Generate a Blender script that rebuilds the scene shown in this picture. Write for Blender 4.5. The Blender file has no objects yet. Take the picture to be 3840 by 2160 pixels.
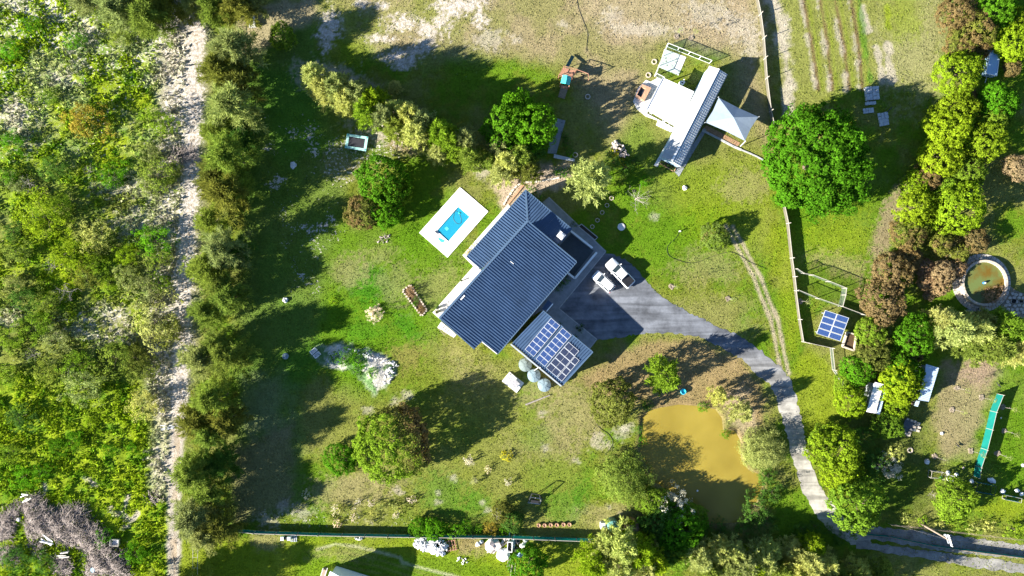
import bpy, bmesh, math, random
import numpy as np
from mathutils import Vector, Matrix

sc = bpy.context.scene
COL = sc.collection
# ------------------------------------------------------------------ camera, sky, sun, exposure
S = 23.0            # photograph pixels per metre on the ground
H = 112.0           # flying height of the drone
cam = bpy.data.cameras.new('drone_camera')
cam.sensor_width = 36.0
cam.angle = 2 * math.atan(1920 / (S * H))
cam.clip_start = 1.0
cam.clip_end = 3000.0
cam_ob = bpy.data.objects.new('drone_camera', cam)
COL.objects.link(cam_ob)
cam_ob.location = (0, 0, H)
sc.camera = cam_ob

SUN_EL = math.radians(22.4)
SH_AZ = math.radians(21.0)           # shadows run this far round from +X
world = bpy.data.worlds.new('World')
sc.world = world
world.use_nodes = True
wn = world.node_tree
sky = wn.nodes.new('ShaderNodeTexSky')
sky.sky_type = 'NISHITA'
sky.sun_disc = False
sky.sun_elevation = SUN_EL
sky.sun_rotation = math.atan2(-math.cos(SH_AZ), -math.sin(SH_AZ))
sky.air_density = 0.75
sky.dust_density = 0.0
sky.ozone_density = 3.0
bg = wn.nodes['Background']
bg.inputs['Strength'].default_value = 0.06
wn.links.new(sky.outputs[0], bg.inputs[0])

sl = bpy.data.lights.new('sun', 'SUN')
sl.energy = 5.0
sl.angle = math.radians(0.5)
sl.color = (1.0, 0.95, 0.85)
sun = bpy.data.objects.new('sun', sl)
COL.objects.link(sun)
sun.location = (-60, -25, 60)
sun.rotation_euler = Vector((math.cos(SUN_EL) * math.cos(SH_AZ), math.cos(SUN_EL) * math.sin(SH_AZ), -math.sin(SUN_EL))).to_track_quat('-Z', 'Y').to_euler()

sc.view_settings.view_transform = 'Standard'
sc.view_settings.look = 'None'
sc.view_settings.gamma = 1.0
sc.view_settings.use_curve_mapping = False
sc.view_settings.exposure = 2.1
sc.cycles.max_bounces = 6
sc.cycles.transparent_max_bounces = 8

random.seed(7)
RNG = np.random.default_rng(11)

# ------------------------------------------------------------------ helpers
def W(fx, fy, z=0.0):
    """photograph pixel (3840x2160) seen at height z -> world x, y"""
    k = (H - z) / H / S
    return ((fx - 1920) * k, (1080 - fy) * k)

def P3(fx, fy, z=0.0):
    x, y = W(fx, fy, z)
    return Vector((x, y, z))

def WP(pts, z=0.0):
    return [W(a, b, z) for a, b in pts]

def zone(zx, zy, pts):               # points read in a zoomed tile -> photograph pixels
    return [(zx + a / 2.0125, zy + b / 2.0125) for a, b in pts]

def node_mat(name):
    m = bpy.data.materials.new(name)
    m.use_nodes = True
    nt = m.node_tree
    return m, nt, nt.nodes['Principled BSDF']

def mat(name, col, rough=0.7, var=0.25, scale=1.5, metal=0.0, bump=0.0, bscale=20.0, spec=0.3, col2=None):
    """principled material whose colour wanders with object-space noise"""
    m, nt, b = node_mat(name)
    tc = nt.nodes.new('ShaderNodeTexCoord')
    nz = nt.nodes.new('ShaderNodeTexNoise')
    nz.inputs['Scale'].default_value = scale
    nz.inputs['Detail'].default_value = 6
    nz.inputs['Roughness'].default_value = 0.65
    nt.links.new(tc.outputs['Object'], nz.inputs['Vector'])
    rp = nt.nodes.new('ShaderNodeValToRGB')
    c2 = col2 or tuple(min(1, c * (1 + var)) for c in col)
    c1 = tuple(c * (1 - var) for c in col)
    rp.color_ramp.elements[0].position = 0.3
    rp.color_ramp.elements[1].position = 0.7
    rp.color_ramp.elements[0].color = (*c1, 1)
    rp.color_ramp.elements[1].color = (*c2, 1)
    nt.links.new(nz.outputs['Fac'], rp.inputs['Fac'])
    nt.links.new(rp.outputs['Color'], b.inputs['Base Color'])
    b.inputs['Roughness'].default_value = rough
    b.inputs['Metallic'].default_value = metal
    b.inputs['Specular IOR Level'].default_value = spec
    if bump:
        n2 = nt.nodes.new('ShaderNodeTexNoise')
        n2.inputs['Scale'].default_value = bscale
        n2.inputs['Detail'].default_value = 4
        nt.links.new(tc.outputs['Object'], n2.inputs['Vector'])
        bp = nt.nodes.new('ShaderNodeBump')
        bp.inputs['Strength'].default_value = 1.0
        bp.inputs['Distance'].default_value = bump
        nt.links.new(n2.outputs['Fac'], bp.inputs['Height'])
        nt.links.new(bp.outputs['Normal'], b.inputs['Normal'])
    return m

def tag(o, label=None, cat=None, group=None, kind=None):
    if label: o['label'] = label
    if cat: o['category'] = cat
    if group: o['group'] = group
    if kind: o['kind'] = kind
    return o

def empty(name, loc, rz=0.0, label=None, cat=None, group=None):
    o = bpy.data.objects.new(name, None)
    o.empty_display_size = 0.3
    COL.objects.link(o)
    o.location = loc
    o.rotation_euler = (0, 0, rz)
    return tag(o, label, cat, group)

class MB:
    """collects simple solids; build() links them as ONE mesh object"""
    def __init__(self):
        self.v = []; self.f = []
    def add(self, vs, fs):
        n = len(self.v)
        self.v += [tuple(p) for p in vs]
        self.f += [tuple(i + n for i in f) for f in fs]
        return self
    def prism(self, pts, z0, z1, zf=None):
        """pts: plan polygon; z1 may be a function of x, y (sloping top); zf bottom function"""
        a = sum(pts[i][0] * pts[(i + 1) % len(pts)][1] - pts[(i + 1) % len(pts)][0] * pts[i][1] for i in range(len(pts)))
        if a < 0: pts = pts[::-1]
        n = len(pts)
        top = [(x, y, z1(x, y) if callable(z1) else z1) for x, y in pts]
        bot = [(x, y, z0(x, y) if callable(z0) else z0) for x, y in pts]
        fs = [tuple(range(n)), tuple(range(2 * n - 1, n - 1, -1))]
        fs += [(i, n + i, n + (i + 1) % n, (i + 1) % n) for i in range(n)]
        return self.add(top + bot, fs)
    def box(self, c, s, rz=0.0):
        hx, hy, hz = s[0] / 2, s[1] / 2, s[2] / 2
        ca, sa = math.cos(rz), math.sin(rz)
        vs = []
        for z in (-hz, hz):
            for x, y in ((-hx, -hy), (hx, -hy), (hx, hy), (-hx, hy)):
                vs.append((c[0] + x * ca - y * sa, c[1] + x * sa + y * ca, c[2] + z))
        return self.add(vs, [(3, 2, 1, 0), (4, 5, 6, 7), (0, 1, 5, 4), (1, 2, 6, 5), (2, 3, 7, 6), (3, 0, 4, 7)])
    def tube(self, p0, p1, r0, r1=None, n=5, cap=True):
        if r1 is None: r1 = r0
        p0 = Vector(p0); p1 = Vector(p1)
        d = p1 - p0
        if d.length < 1e-6: return self
        d.normalize()
        a = d.orthogonal().normalized(); b = d.cross(a)
        vs = []
        for p, r in ((p0, r0), (p1, r1)):
            for i in range(n):
                t = 2 * math.pi * i / n
                vs.append(p + (a * math.cos(t) + b * math.sin(t)) * r)
        fs = [(i, (i + 1) % n, n + (i + 1) % n, n + i) for i in range(n)]
        if cap: fs += [tuple(range(n))[::-1], tuple(range(n, 2 * n))]
        return self.add(vs, fs)
    def path(self, pts, r, n=5):
        for a, b in zip(pts[:-1], pts[1:]): self.tube(a, b, r, r, n)
        return self
    def beam(self, p0, p1, w, h):
        """rectangular beam between two points, w across, h in height"""
        p0 = Vector(p0); p1 = Vector(p1)
        d = (p1 - p0).normalized()
        s = d.cross(Vector((0, 0, 1)))
        s = Vector((1, 0, 0)) if s.length < 1e-4 else s.normalized()
        u = s.cross(d).normalized()
        vs = []
        for p in (p0, p1):
            for i, j in ((-1, -1), (1, -1), (1, 1), (-1, 1)):
                vs.append(p + s * (i * w / 2) + u * (j * h / 2))
        return self.add(vs, [(3, 2, 1, 0), (4, 5, 6, 7), (0, 1, 5, 4), (1, 2, 6, 5), (2, 3, 7, 6), (3, 0, 4, 7)])
    def lathe(self, prof, n=20, c=(0, 0)):
        """prof: list of (r, z) from outside in"""
        vs = []
        for r, z in prof:
            for i in range(n):
                t = 2 * math.pi * i / n
                vs.append((c[0] + r * math.cos(t), c[1] + r * math.sin(t), z))
        fs = []
        for k in range(len(prof) - 1):
            for i in range(n):
                fs.append((k * n + i, k * n + (i + 1) % n, (k + 1) * n + (i + 1) % n, (k + 1) * n + i))
        if prof[-1][0] > 1e-3: fs.append(tuple((len(prof) - 1) * n + i for i in range(n)))
        return self.add(vs, fs)
    def ngon(self, pts3):
        return self.add(pts3, [tuple(range(len(pts3)))])
    def build(self, name, m, parent=None, local=False, smooth=False, origin=None, auto=None):
        off = Vector((0, 0, 0))
        if parent is not None and not local: off = world_loc(parent)
        elif origin is not None: off = Vector(origin)
        me = bpy.data.meshes.new(name)
        me.from_pydata([(p[0] - off[0], p[1] - off[1], p[2] - off[2]) for p in self.v], [], self.f)
        me.update()
        if smooth:
            me.polygons.foreach_set('use_smooth', [True] * len(me.polygons))
            if auto:
                me.set_sharp_from_angle(angle=math.radians(auto))
        if m is not None: me.materials.append(m)
        o = bpy.data.objects.new(name, me)
        COL.objects.link(o)
        if parent is not None: o.parent = parent
        elif origin is not None: o.location = origin
        return o

def world_loc(o):
    v = Vector(o.location)
    while o.parent is not None:
        o = o.parent; v = v + Vector(o.location)
    return v

def centroid(pts):
    return (sum(p[0] for p in pts) / len(pts), sum(p[1] for p in pts) / len(pts))

def clip(poly, n, d, keep_less):
    """Sutherland-Hodgman against the line n.p = d"""
    out = []
    for i in range(len(poly)):
        a = poly[i]; b = poly[(i + 1) % len(poly)]
        da = a[0] * n[0] + a[1] * n[1] - d; db = b[0] * n[0] + b[1] * n[1] - d
        if not keep_less: da, db = -da, -db
        if da <= 0: out.append(a)
        if (da < 0 < db) or (db < 0 < da):
            t = da / (da - db)
            out.append((a[0] + (b[0] - a[0]) * t, a[1] + (b[1] - a[1]) * t))
    return out

def poly_area(p):
    return 0.5 * abs(sum(p[i][0] * p[(i + 1) % len(p)][1] - p[(i + 1) % len(p)][0] * p[i][1] for i in range(len(p))))

def rib_roof(parent, poly, rib_dir, zf, m, sheet=1.26, pitch=0.42, rib=0.15, rh=0.095, name='roof_sheet'):
    """cover a plan polygon with ribbed sheets, one object for each sheet; zf(x, y) = height of the sheet"""
    L = math.hypot(*rib_dir); d = (rib_dir[0] / L, rib_dir[1] / L); n = (-d[1], d[0])
    ts = [p[0] * n[0] + p[1] * n[1] for p in poly]
    t = min(ts); hi = max(ts)
    while t < hi - 0.02:
        t2 = min(t + sheet, hi)
        strip = clip(clip(poly, n, t + 0.004, False), n, t2 - 0.004, True)
        if len(strip) >= 3 and poly_area(strip) > 0.01:
            mb = MB().prism(strip, lambda x, y: zf(x, y) - 0.03, zf)
            k = t + 0.06
            while k + rib < t2:
                r = clip(clip(strip, n, k, False), n, k + rib, True)
                if len(r) >= 3 and poly_area(r) > 0.005:
                    mb.prism(r, lambda x, y: zf(x, y) - 0.01, lambda x, y: zf(x, y) + rh)
                k += pitch
            mb.build(name, m, parent)
        t = t2

def plane_through(a, b, c):
    """z(x, y) of the plane through three points"""
    n = (b - a).cross(c - a)
    return lambda x, y: a.z - (n.x * (x - a.x) + n.y * (y - a.y)) / n.z

ORD = ['first', 'second', 'third', 'fourth', 'fifth', 'sixth', 'seventh', 'eighth', 'ninth', 'tenth', 'eleventh', 'twelfth', 'thirteenth', 'fourteenth', 'fifteenth', 'sixteenth', 'seventeenth', 'eighteenth', 'nineteenth', 'twentieth']
ORD += ['twenty-' + w for w in ORD[:9]] + ['thirtieth'] + ['thirty-' + w for w in ORD[:9]] + ['fortieth'] + ['forty-' + w for w in ORD[:9]] + ['fiftieth']
ORD += ['fifty-' + w for w in ORD[:9]] + ['sixtieth']

# ------------------------------------------------------------------ numpy noise and masks for the ground
def vnoise(X, Y, scale, seed):
    r = np.random.default_rng(seed)
    g = r.random((256, 256)).astype(np.float32)
    x = X / scale + 1000.37; y = Y / scale + 1000.71
    xi = np.floor(x).astype(int); yi = np.floor(y).astype(int)
    fx = x - xi; fy = y - yi
    fx = fx * fx * (3 - 2 * fx); fy = fy * fy * (3 - 2 * fy)
    a = g[yi % 256, xi % 256]; b = g[yi % 256, (xi + 1) % 256]
    c = g[(yi + 1) % 256, xi % 256]; d = g[(yi + 1) % 256, (xi + 1) % 256]
    return (a * (1 - fx) + b * fx) * (1 - fy) + (c * (1 - fx) + d * fx) * fy

def fbm(X, Y, scale, seed, oct=4):
    s = 0; a = 0.5; t = 0
    for i in range(oct):
        s = s + a * vnoise(X, Y, scale / 2 ** i, seed + i * 17); t += a; a *= 0.55
    return s / t

def sstep(d, w):
    """1 inside (d < 0), falling to 0 over width w"""
    t = np.clip(0.5 - d / w, 0, 1)
    return t * t * (3 - 2 * t)

def d_poly(X, Y, pts):
    inside = np.zeros(X.shape, bool); best = np.full(X.shape, 1e9, np.float32)
    n = len(pts)
    for i in range(n):
        x0, y0 = pts[i]; x1, y1 = pts[(i + 1) % n]
        dx, dy = x1 - x0, y1 - y0
        t = np.clip(((X - x0) * dx + (Y - y0) * dy) / (dx * dx + dy * dy + 1e-9), 0, 1)
        best = np.minimum(best, np.hypot(X - x0 - t * dx, Y - y0 - t * dy))
        if y0 != y1:
            c = ((y0 > Y) != (y1 > Y)) & (X < (x1 - x0) * (Y - y0) / (y1 - y0) + x0)
            inside ^= c
    return np.where(inside, -best, best)

def d_line(X, Y, pts):
    best = np.full(X.shape, 1e9, np.float32)
    for (x0, y0), (x1, y1) in zip(pts[:-1], pts[1:]):
        dx, dy = x1 - x0, y1 - y0
        t = np.clip(((X - x0) * dx + (Y - y0) * dy) / (dx * dx + dy * dy + 1e-9), 0, 1)
        best = np.minimum(best, np.hypot(X - x0 - t * dx, Y - y0 - t * dy))
    return best
# ------------------------------------------------------------------ ground: one sheet, fine in view, coarse to the horizon
def axis(lo, hi, step, far):
    a = list(np.arange(lo, hi + 1e-6, step))
    out = []; d = step * 2; p = lo
    while p > -far: p -= d; d *= 1.6; out.append(p)
    out2 = []; d = step * 2; p = hi
    while p < far: p += d; d *= 1.6; out2.append(p)
    return np.array(out[::-1] + a + out2, np.float32)

GXa = axis(-92, 92, 0.25, 1500); GYa = axis(-55, 55, 0.25, 1500)
GX, GY = np.meshgrid(GXa, GYa)
FX = GX * S + 1920; FY = 1080 - GY * S          # photograph pixels on the ground

POND = zone(1920, 1440, [(985, 250), (1040, 200), (1120, 178), (1260, 155), (1400, 165), (1540, 190), (1590, 260), (1600, 350), (1690, 350), (1730, 430), (1735, 560), (1790, 650), (1890, 690), (1900, 760), (1860, 880), (1800, 980), (1760, 1050), (1500, 1060), (1400, 960), (1320, 870), (1180, 810), (1060, 740), (1030, 640), (960, 540), (975, 420)])
DECK = [(1725, 702), (1831, 793), (1678, 966), (1572, 873)]
POOL = [(1718, 771), (1766, 813), (1682, 910), (1634, 866)]
SANDBED = zone(960, 720, [(560, 1130), (700, 1165), (860, 1210), (1060, 1280), (1055, 1340), (1010, 1400), (900, 1520), (830, 1480), (780, 1340), (640, 1330), (520, 1290), (430, 1230), (480, 1180)])

n1 = fbm(FX, FY, 160, 3); n2 = fbm(FX, FY, 45, 5); n3 = fbm(FX, FY, 14, 9, 3); n4 = fbm(FX, FY, 420, 21); n5 = fbm(FX, FY, 7, 25, 2)
jit = (n2 - 0.5) * 60 + (n3 - 0.5) * 26

C_MID = np.array((0.122, 0.148, 0.016)); C_DRY = np.array((0.225, 0.195, 0.085)); C_GRN = np.array((0.075, 0.155, 0.006))
C_LUSH = np.array((0.040, 0.145, 0.006)); C_YEL = np.array((0.160, 0.205, 0.010)); C_SAND = np.array((0.40, 0.345, 0.285))
C_WHITE = np.array((0.58, 0.53, 0.48)); C_SOIL = np.array((0.24, 0.165, 0.085)); C_DARK = np.array((0.055, 0.085, 0.012))
C_PALE = np.array((0.34, 0.30, 0.23))

col = np.empty(GX.shape + (3,), np.float32); col[:] = C_MID
spk = np.zeros(GX.shape, np.float32)
def paint(mask, c, amt=1.0):
    m = np.clip(mask * amt, 0, 1)[..., None]
    col[:] = col * (1 - m) + c * m
def blob(fx, fy, rx, ry, c, amt=1.0, soft=0.9, ang=0.0, rag=1.0):
    ca, sa = math.cos(ang), math.sin(ang)
    u = ((FX - fx) * ca + (FY - fy) * sa) / rx; v = (-(FX - fx) * sa + (FY - fy) * ca) / ry
    d = np.hypot(u, v) - 1 + (n2 - 0.5) * 1.0 * rag + (n3 - 0.5) * 0.9 * rag + (n5 - 0.5) * 1.3 * rag
    m = sstep(d, soft); paint(m, c, amt); return m
def area(pts, c, amt=1.0, soft=60, rag=1.0):
    m = sstep(d_poly(FX, FY, pts) + jit * rag, soft); paint(m, c, amt); return m
def stroke(pts, w, c, amt=1.0, soft=14, rag=0.5):
    m = sstep(d_line(FX, FY, pts) - w / 2 + jit * rag * 0.5, soft); paint(m, c, amt); return m

# lawn: patches of dry and green
paint(sstep(0.52 - n1 + (n3 - 0.5) * 0.5, 0.25), C_DRY, 0.35)
paint(sstep(n1 - 0.42 + (n3 - 0.5) * 0.4, 0.22), C_GRN, 0.8)
# dry field along the top
area([(1230, -300), (2840, -300), (2880, 560), (2700, 200), (2450, 150), (2380, 420), (2300, 520), (2120, 260), (1950, 200), (1700, 215), (1420, 215), (1280, 120)], np.array((0.250, 0.200, 0.110)), 0.92, 110)
paint(sstep(0.50 - fbm(FX, FY, 90, 41), 0.2) * sstep(d_poly(FX, FY, [(1230, -300), (2840, -300), (2880, 300), (1300, 240)]), 80), C_MID, 0.4)
area([(2150, -50), (2840, -50), (2850, 200), (2700, 190), (2560, 120), (2300, 170)], np.array((0.30, 0.235, 0.15)), 0.6, 120)
blob(1500, 60, 260, 70, C_YEL, 0.35); blob(1300, 140, 120, 90, C_YEL, 0.4)
# lawns around the second house
area([(2380, 430), (2520, 600), (2700, 640), (2860, 600), (2850, 1000), (2600, 1020), (2420, 800), (2200, 700)], C_GRN, 0.5, 90)
area([(2480, 660), (2900, 560), (2920, 900), (2780, 960), (2560, 900)], C_YEL, 0.55, 120)
blob(2590, 1150, 210, 120, C_MID, 0.6); blob(2480, 870, 150, 90, C_GRN, 0.6); blob(2660, 1000, 120, 60, C_DRY, 0.5)
blob(2800, 700, 90, 60, C_DRY, 0.55); blob(2700, 1190, 150, 80, C_DRY, 0.35)
# lawn between pool, house and round tree
area([(1240, 860), (1700, 700), (1780, 1000), (1640, 1300), (1600, 1500), (1250, 1480), (1200, 1200)], C_GRN, 0.75, 90)
blob(1390, 1060, 90, 80, C_LUSH, 0.85); blob(1530, 1230, 40, 70, C_LUSH, 0.7, ang=-0.6); blob(1370, 1245, 70, 40, C_LUSH, 0.5)
blob(1560, 900, 70, 60, C_GRN, 0.8); blob(1310, 1010, 60, 60, C_DRY, 0.6); blob(1480, 1060, 60, 80, C_DRY, 0.45); blob(1640, 1070, 120, 60, C_DRY, 0.45, ang=-0.75)
blob(1420, 960, 70, 40, C_DRY, 0.4)
blob(1700, 1370, 130, 60, C_DRY, 0.55, ang=0.5); blob(1560, 1390, 130, 90, C_MID, 0.8); blob(1520, 1340, 60, 60, np.array((0.19, 0.15, 0.05)), 0.5)
area([(1240, 1500), (2120, 1480), (2220, 1700), (2200, 1960), (1250, 1960)], np.array((0.150, 0.165, 0.03)), 0.6, 120)
blob(1300, 1840, 170, 60, C_DRY, 0.7); blob(1420, 1800, 120, 40, C_DRY, 0.5); blob(2150, 1560, 110, 120, C_DRY, 0.7, ang=0.4); blob(2050, 1660, 140, 70, C_DRY, 0.4)
blob(2000, 1640, 60, 40, C_GRN, 0.4); blob(1660, 1850, 90, 70, C_LUSH, 0.5, ang=0.5); blob(1800, 1890, 60, 50, C_LUSH, 0.5); blob(2120, 1900, 80, 60, C_LUSH, 0.5); blob(2180, 1850, 30, 90, C_LUSH, 0.5, ang=0.2)
blob(2290, 1930, 120, 40, C_DRY, 0.6); blob(2060, 1440, 120, 60, C_DRY, 0.6, ang=-0.6)
# bare earth either side of the drive
area([(2160, 1420), (2330, 1290), (2600, 1265), (2760, 1330), (2860, 1440), (2880, 1620), (2740, 1540), (2420, 1520), (2260, 1480)], C_SOIL, 0.8, 60)
area([(2690, 1480), (2790, 1440), (2850, 1620), (2800, 1680), (2740, 1600)], np.array((0.30, 0.23, 0.15)), 0.8, 40)
# right paddock
area([(2960, 560), (3360, 560), (3420, 820), (3330, 1120), (3180, 1180), (2990, 1060), (2940, 740)], C_GRN, 0.7, 60)
blob(3150, 900, 120, 120, C_YEL, 0.6); blob(3160, 990, 110, 40, C_DRY, 0.6, ang=0.2); blob(3330, 860, 40, 160, np.array((0.23, 0.17, 0.11)), 0.8, ang=0.35); blob(3420, 760, 40, 50, C_DRY, 0.7)
area([(2890, -50), (3500, -50), (3540, 300), (3500, 360), (3200, 330), (3000, 420), (2930, 400)], np.array((0.175, 0.185, 0.045)), 0.85, 40)
blob(3440, 180, 130, 190, np.array((0.225, 0.215, 0.095)), 0.8); blob(3390, 70, 60, 90, C_YEL, 0.6)
for x0, x1 in ((3010, 3068), (3075, 3120), (3130, 3185), (3190, 3235)):
    stroke([(x0, -10), ((x0 + x1) / 2 + 6, 170), (x1, 335)], 12, np.array((0.13, 0.085, 0.04)), 0.9, 10, 0.5)
    stroke([(x0 - 12, -10), ((x0 + x1) / 2 - 6, 170), (x1 - 12, 335)], 9, C_PALE, 0.7, 10, 1.2)
    stroke([(x0 + 18, -10), ((x0 + x1) / 2 + 24, 170), (x1 + 18, 335)], 10, C_YEL, 0.5, 10, 0.3)
stroke([(2905, -10), (2925, 90), (2945, 200), (2955, 300), (2960, 430)], 44, C_SAND, 0.75, 34, 2.4)
for p in ([(3235, 25), (3250, 115)], [(3325, 165), (3335, 195)], [(3290, 180), (3310, 300)], [(3330, 230), (3345, 310)]):
    stroke(p, 26, C_PALE, 0.85, 12, 1.0)
stroke([(3222, 0), (3240, 150), (3265, 300)], 22, C_LUSH, 0.6, 10, 1.0)
stroke([(3325, 30), (3335, 100)], 22, C_YEL, 0.8, 14, 1.0)
# lower right paddock and verges
area([(3470, 1330), (3600, 1280), (3900, 1330), (3900, 1900), (3500, 1960), (3560, 1700)], C_GRN, 0.5, 60)
area([(3540, 1360), (3720, 1350), (3720, 1480), (3640, 1700), (3540, 1720), (3500, 1540)], np.array((0.245, 0.185, 0.11)), 0.75, 60)
blob(3660, 1390, 90, 50, np.array((0.27, 0.19, 0.14)), 0.7); blob(3790, 1600, 70, 200, C_GRN, 0.6); blob(3780, 1900, 90, 40, C_YEL, 0.8)
area([(2990, 1320), (3100, 1330), (3160, 1480), (3170, 1600), (3030, 1640), (2960, 1460)], C_YEL, 0.8, 40)
area([(2870, 900), (2960, 830), (2985, 1100), (3000, 1330), (2960, 1340)], C_YEL, 0.6, 40)
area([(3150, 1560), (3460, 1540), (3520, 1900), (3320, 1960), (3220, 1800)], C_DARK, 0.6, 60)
# strip behind the bottom fence
area([(640, 2020), (960, 2010), (2230, 2040), (2230, 2400), (640, 2400)], C_YEL, 0.8, 30)
area([(1100, 2060), (1600, 2070), (1900, 2130), (1900, 2400), (1100, 2400)], C_GRN, 0.6, 70)
stroke([(1190, 2060), (1260, 2040), (1340, 2050), (1440, 2075), (1500, 2090), (1510, 2110), (1600, 2135), (1700, 2160), (1800, 2200)], 10, np.array((0.34, 0.34, 0.2)), 0.8, 8, 0.3)
for k in range(7):
    stroke([(1180 + k * 12, 2075 + k * 11), (1290, 2058 + k * 13), (1420, 2085 + k * 13), (1560, 2130 + k * 13), (1700, 2170 + k * 13)], 5, C_DRY if k % 2 else C_LUSH, 0.35, 8, 0.3)
blob(1290, 2075, 120, 30, C_DRY, 0.4); blob(1000, 2030, 60, 30, C_DRY, 0.7); blob(1760, 2040, 60, 30, C_SOIL, 0.7); blob(1800, 2060, 60, 30, C_DRY, 0.4)
# strip in the shade of the casuarinas
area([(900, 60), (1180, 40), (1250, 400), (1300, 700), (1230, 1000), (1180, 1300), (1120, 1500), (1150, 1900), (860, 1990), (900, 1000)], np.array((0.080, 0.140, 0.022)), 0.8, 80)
mW = (0.25 + 1.5 * np.clip(fbm(FX, FY, 60, 151) - 0.4, 0, 1) * 2.2) * area([(960, 420), (1200, 440), (1330, 760), (1230, 1120), (1080, 1100), (1000, 700)], C_MID, 0.2, 80)
spk = np.maximum(spk, mW * 0.40)
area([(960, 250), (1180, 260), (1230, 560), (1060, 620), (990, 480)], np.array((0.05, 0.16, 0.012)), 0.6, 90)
area([(1050, 1330), (1230, 1250), (1190, 1420), (1060, 1460)], C_LUSH, 0.5, 60)
area([(930, 1440), (1060, 1400), (1060, 1620), (940, 1640)], C_PALE, 0.22, 120, 2.0)
area([(870, 20), (1180, -20), (1200, 60), (1080, 130), (900, 240)], np.array((0.32, 0.25, 0.16)), 0.75, 50)
area([(860, 1680), (1090, 1600), (1100, 1900), (880, 1960)], np.array((0.19, 0.15, 0.08)), 0.6, 60)
blob(1440, 470, 110, 70, C_PALE, 0.85); blob(1540, 540, 90, 40, np.array((0.27, 0.20, 0.12)), 0.8); blob(1300, 610, 80, 60, C_DRY, 0.6); blob(1380, 580, 90, 30, C_GRN, 0.6)
spk = np.maximum(spk, 0.45 * sstep(d_poly(FX, FY, [(1210, 520), (1500, 420), (1560, 560), (1380, 640), (1300, 720), (1190, 660)]) + jit, 60))
blob(1250, 285, 130, 40, C_SAND, 0.6, ang=0.25); blob(1170, 300, 50, 40, C_SAND, 0.5)
# earth around the brick path behind the house
area([(1850, 690), (1960, 640), (2020, 620), (2140, 610), (2160, 680), (2080, 720), (1990, 740), (1900, 800), (1870, 770)], np.array((0.36, 0.28, 0.21)), 0.9, 30)
blob(1815, 640, 30, 30, C_PALE, 0.7)
# white sand patches
for fx, fy, rx, ry, a in ((1540, 85, 80, 28, .2), (1600, 110, 50, 22, .5), (1700, 50, 70, 22, -.4), (1760, 20, 60, 24, -.2), (1590, 160, 36, 30, -.3), (1430, 145, 40, 14, 0), (1440, 25, 20, 14, 0), (1800, 70, 24, 26, .2),
                          (1245, 95, 26, 40, 0), (1220, 140, 24, 40, .2), (1360, 15, 24, 18, 0), (1490, 205, 50, 14, -.2), (1680, 20, 40, 18, 0), (1500, 230, 34, 20, 0)):
    m = blob(fx, fy, rx * 1.15, ry * 1.2, C_SAND, 0.75, 0.9, a, 1.6); spk = np.maximum(spk, m * 0.55)
for fx, fy, rx, ry in ((2660, 40, 70, 40), (2780, 100, 60, 50), (2820, 170, 30, 60), (2300, 60, 40, 30), (1935, 145, 20, 18), (2110, 95, 24, 14), (1840, 150, 60, 30), (2410, 110, 120, 22)):
    blob(fx, fy, rx, ry, C_PALE, 0.65, 0.9, 0, 1.4)
for fx, fy, r in ((2330, 1620, 30), (2350, 1600, 22), (2335, 1658, 7), (2240, 1660, 36), (2285, 1905, 12), (2325, 1925, 12), (1757, 1731, 16), (1780, 1806, 12), (1700, 1790, 16), (1645, 1850, 14), (1642, 1882, 15), (1810, 1883, 12), (1830, 1910, 18), (1480, 1505, 22), (1530, 1480, 22), (1380, 1540, 20), (1490, 1840, 22), (2170, 1730, 16), (2045, 1680, 16), (2035, 1550, 14), (1130, 1920, 40), (1065, 1890, 26), (1110, 1910, 20), (1000, 1950, 40), (1385, 1958, 14), (2135, 2075, 0.1), (2454, 813, 18)):
    m = blob(fx, fy, r * .85, r * .7, C_SAND, 0.45, 1.0, 0, 1.4)
spk = np.maximum(spk, 0.30 * sstep(d_poly(FX, FY, [(960, 1900), (1250, 1890), (1560, 1940), (1560, 1990), (960, 1990)]) + jit, 50))
spk = np.maximum(spk, 0.16 * sstep(n1 - 0.46, 0.2) * sstep(d_poly(FX, FY, [(1240, -100), (2840, -100), (2860, 560), (1300, 240)]), 60))
spk = np.maximum(spk, 0.12 * sstep(d_poly(FX, FY, [(1240, 1450), (2250, 1450), (2250, 1960), (1240, 1960)]), 60) * sstep(n2 - 0.5, .3))
# dirt tracks in the grass of the right side
for o in (-13, 13):
    stroke([(2735 + o, 849), (2795 + o, 958), (2839 + o, 1038), (2868 + o, 1117), (2905 + o, 1200), (2926 + o, 1316), (2945 + o, 1400)], 15, np.array((0.33, 0.27, 0.19)), 0.85, 9, 0.4)
# wild land west of the track
WILD = [(-1500, -900), (770, -900), (735, 90), (725, 500), (700, 900), (685, 1200), (660, 1700), (642, 2160), (630, 3200), (-1500, 3200)]
mwild = sstep(d_poly(FX, FY, WILD) + jit * 0.4, 30)
paint(mwild, np.array((0.190, 0.245, 0.010)), 1.0)
wn_ = fbm(FX, FY, 70, 61)
paint(mwild * sstep(0.5 - wn_, 0.3), np.array((0.13, 0.19, 0.010)), 0.8)
paint(mwild * sstep(fbm(FX, FY, 30, 71) - 0.40, 0.16), np.array((0.06, 0.15, 0.008)), 0.65)
up = np.clip((900 - FY) / 700, 0, 1)
paint(mwild * up * sstep(0.53 - fbm(FX, FY, 110, 81) + (n3 - .5) * .3, 0.22), C_PALE, 0.35)
mid = sstep(np.abs(FY - 1050) - 380, 200)
paint(mwild * mid * sstep(0.50 - fbm(FX, FY, 120, 91), 0.2), np.array((0.13, 0.11, 0.06)), 0.45)
spk = np.maximum(spk, mwild * np.clip(0.08 + 0.38 * up * (0.4 + n1) + 0.25 * (n1 - 0.45), 0, 0.65))
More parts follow.
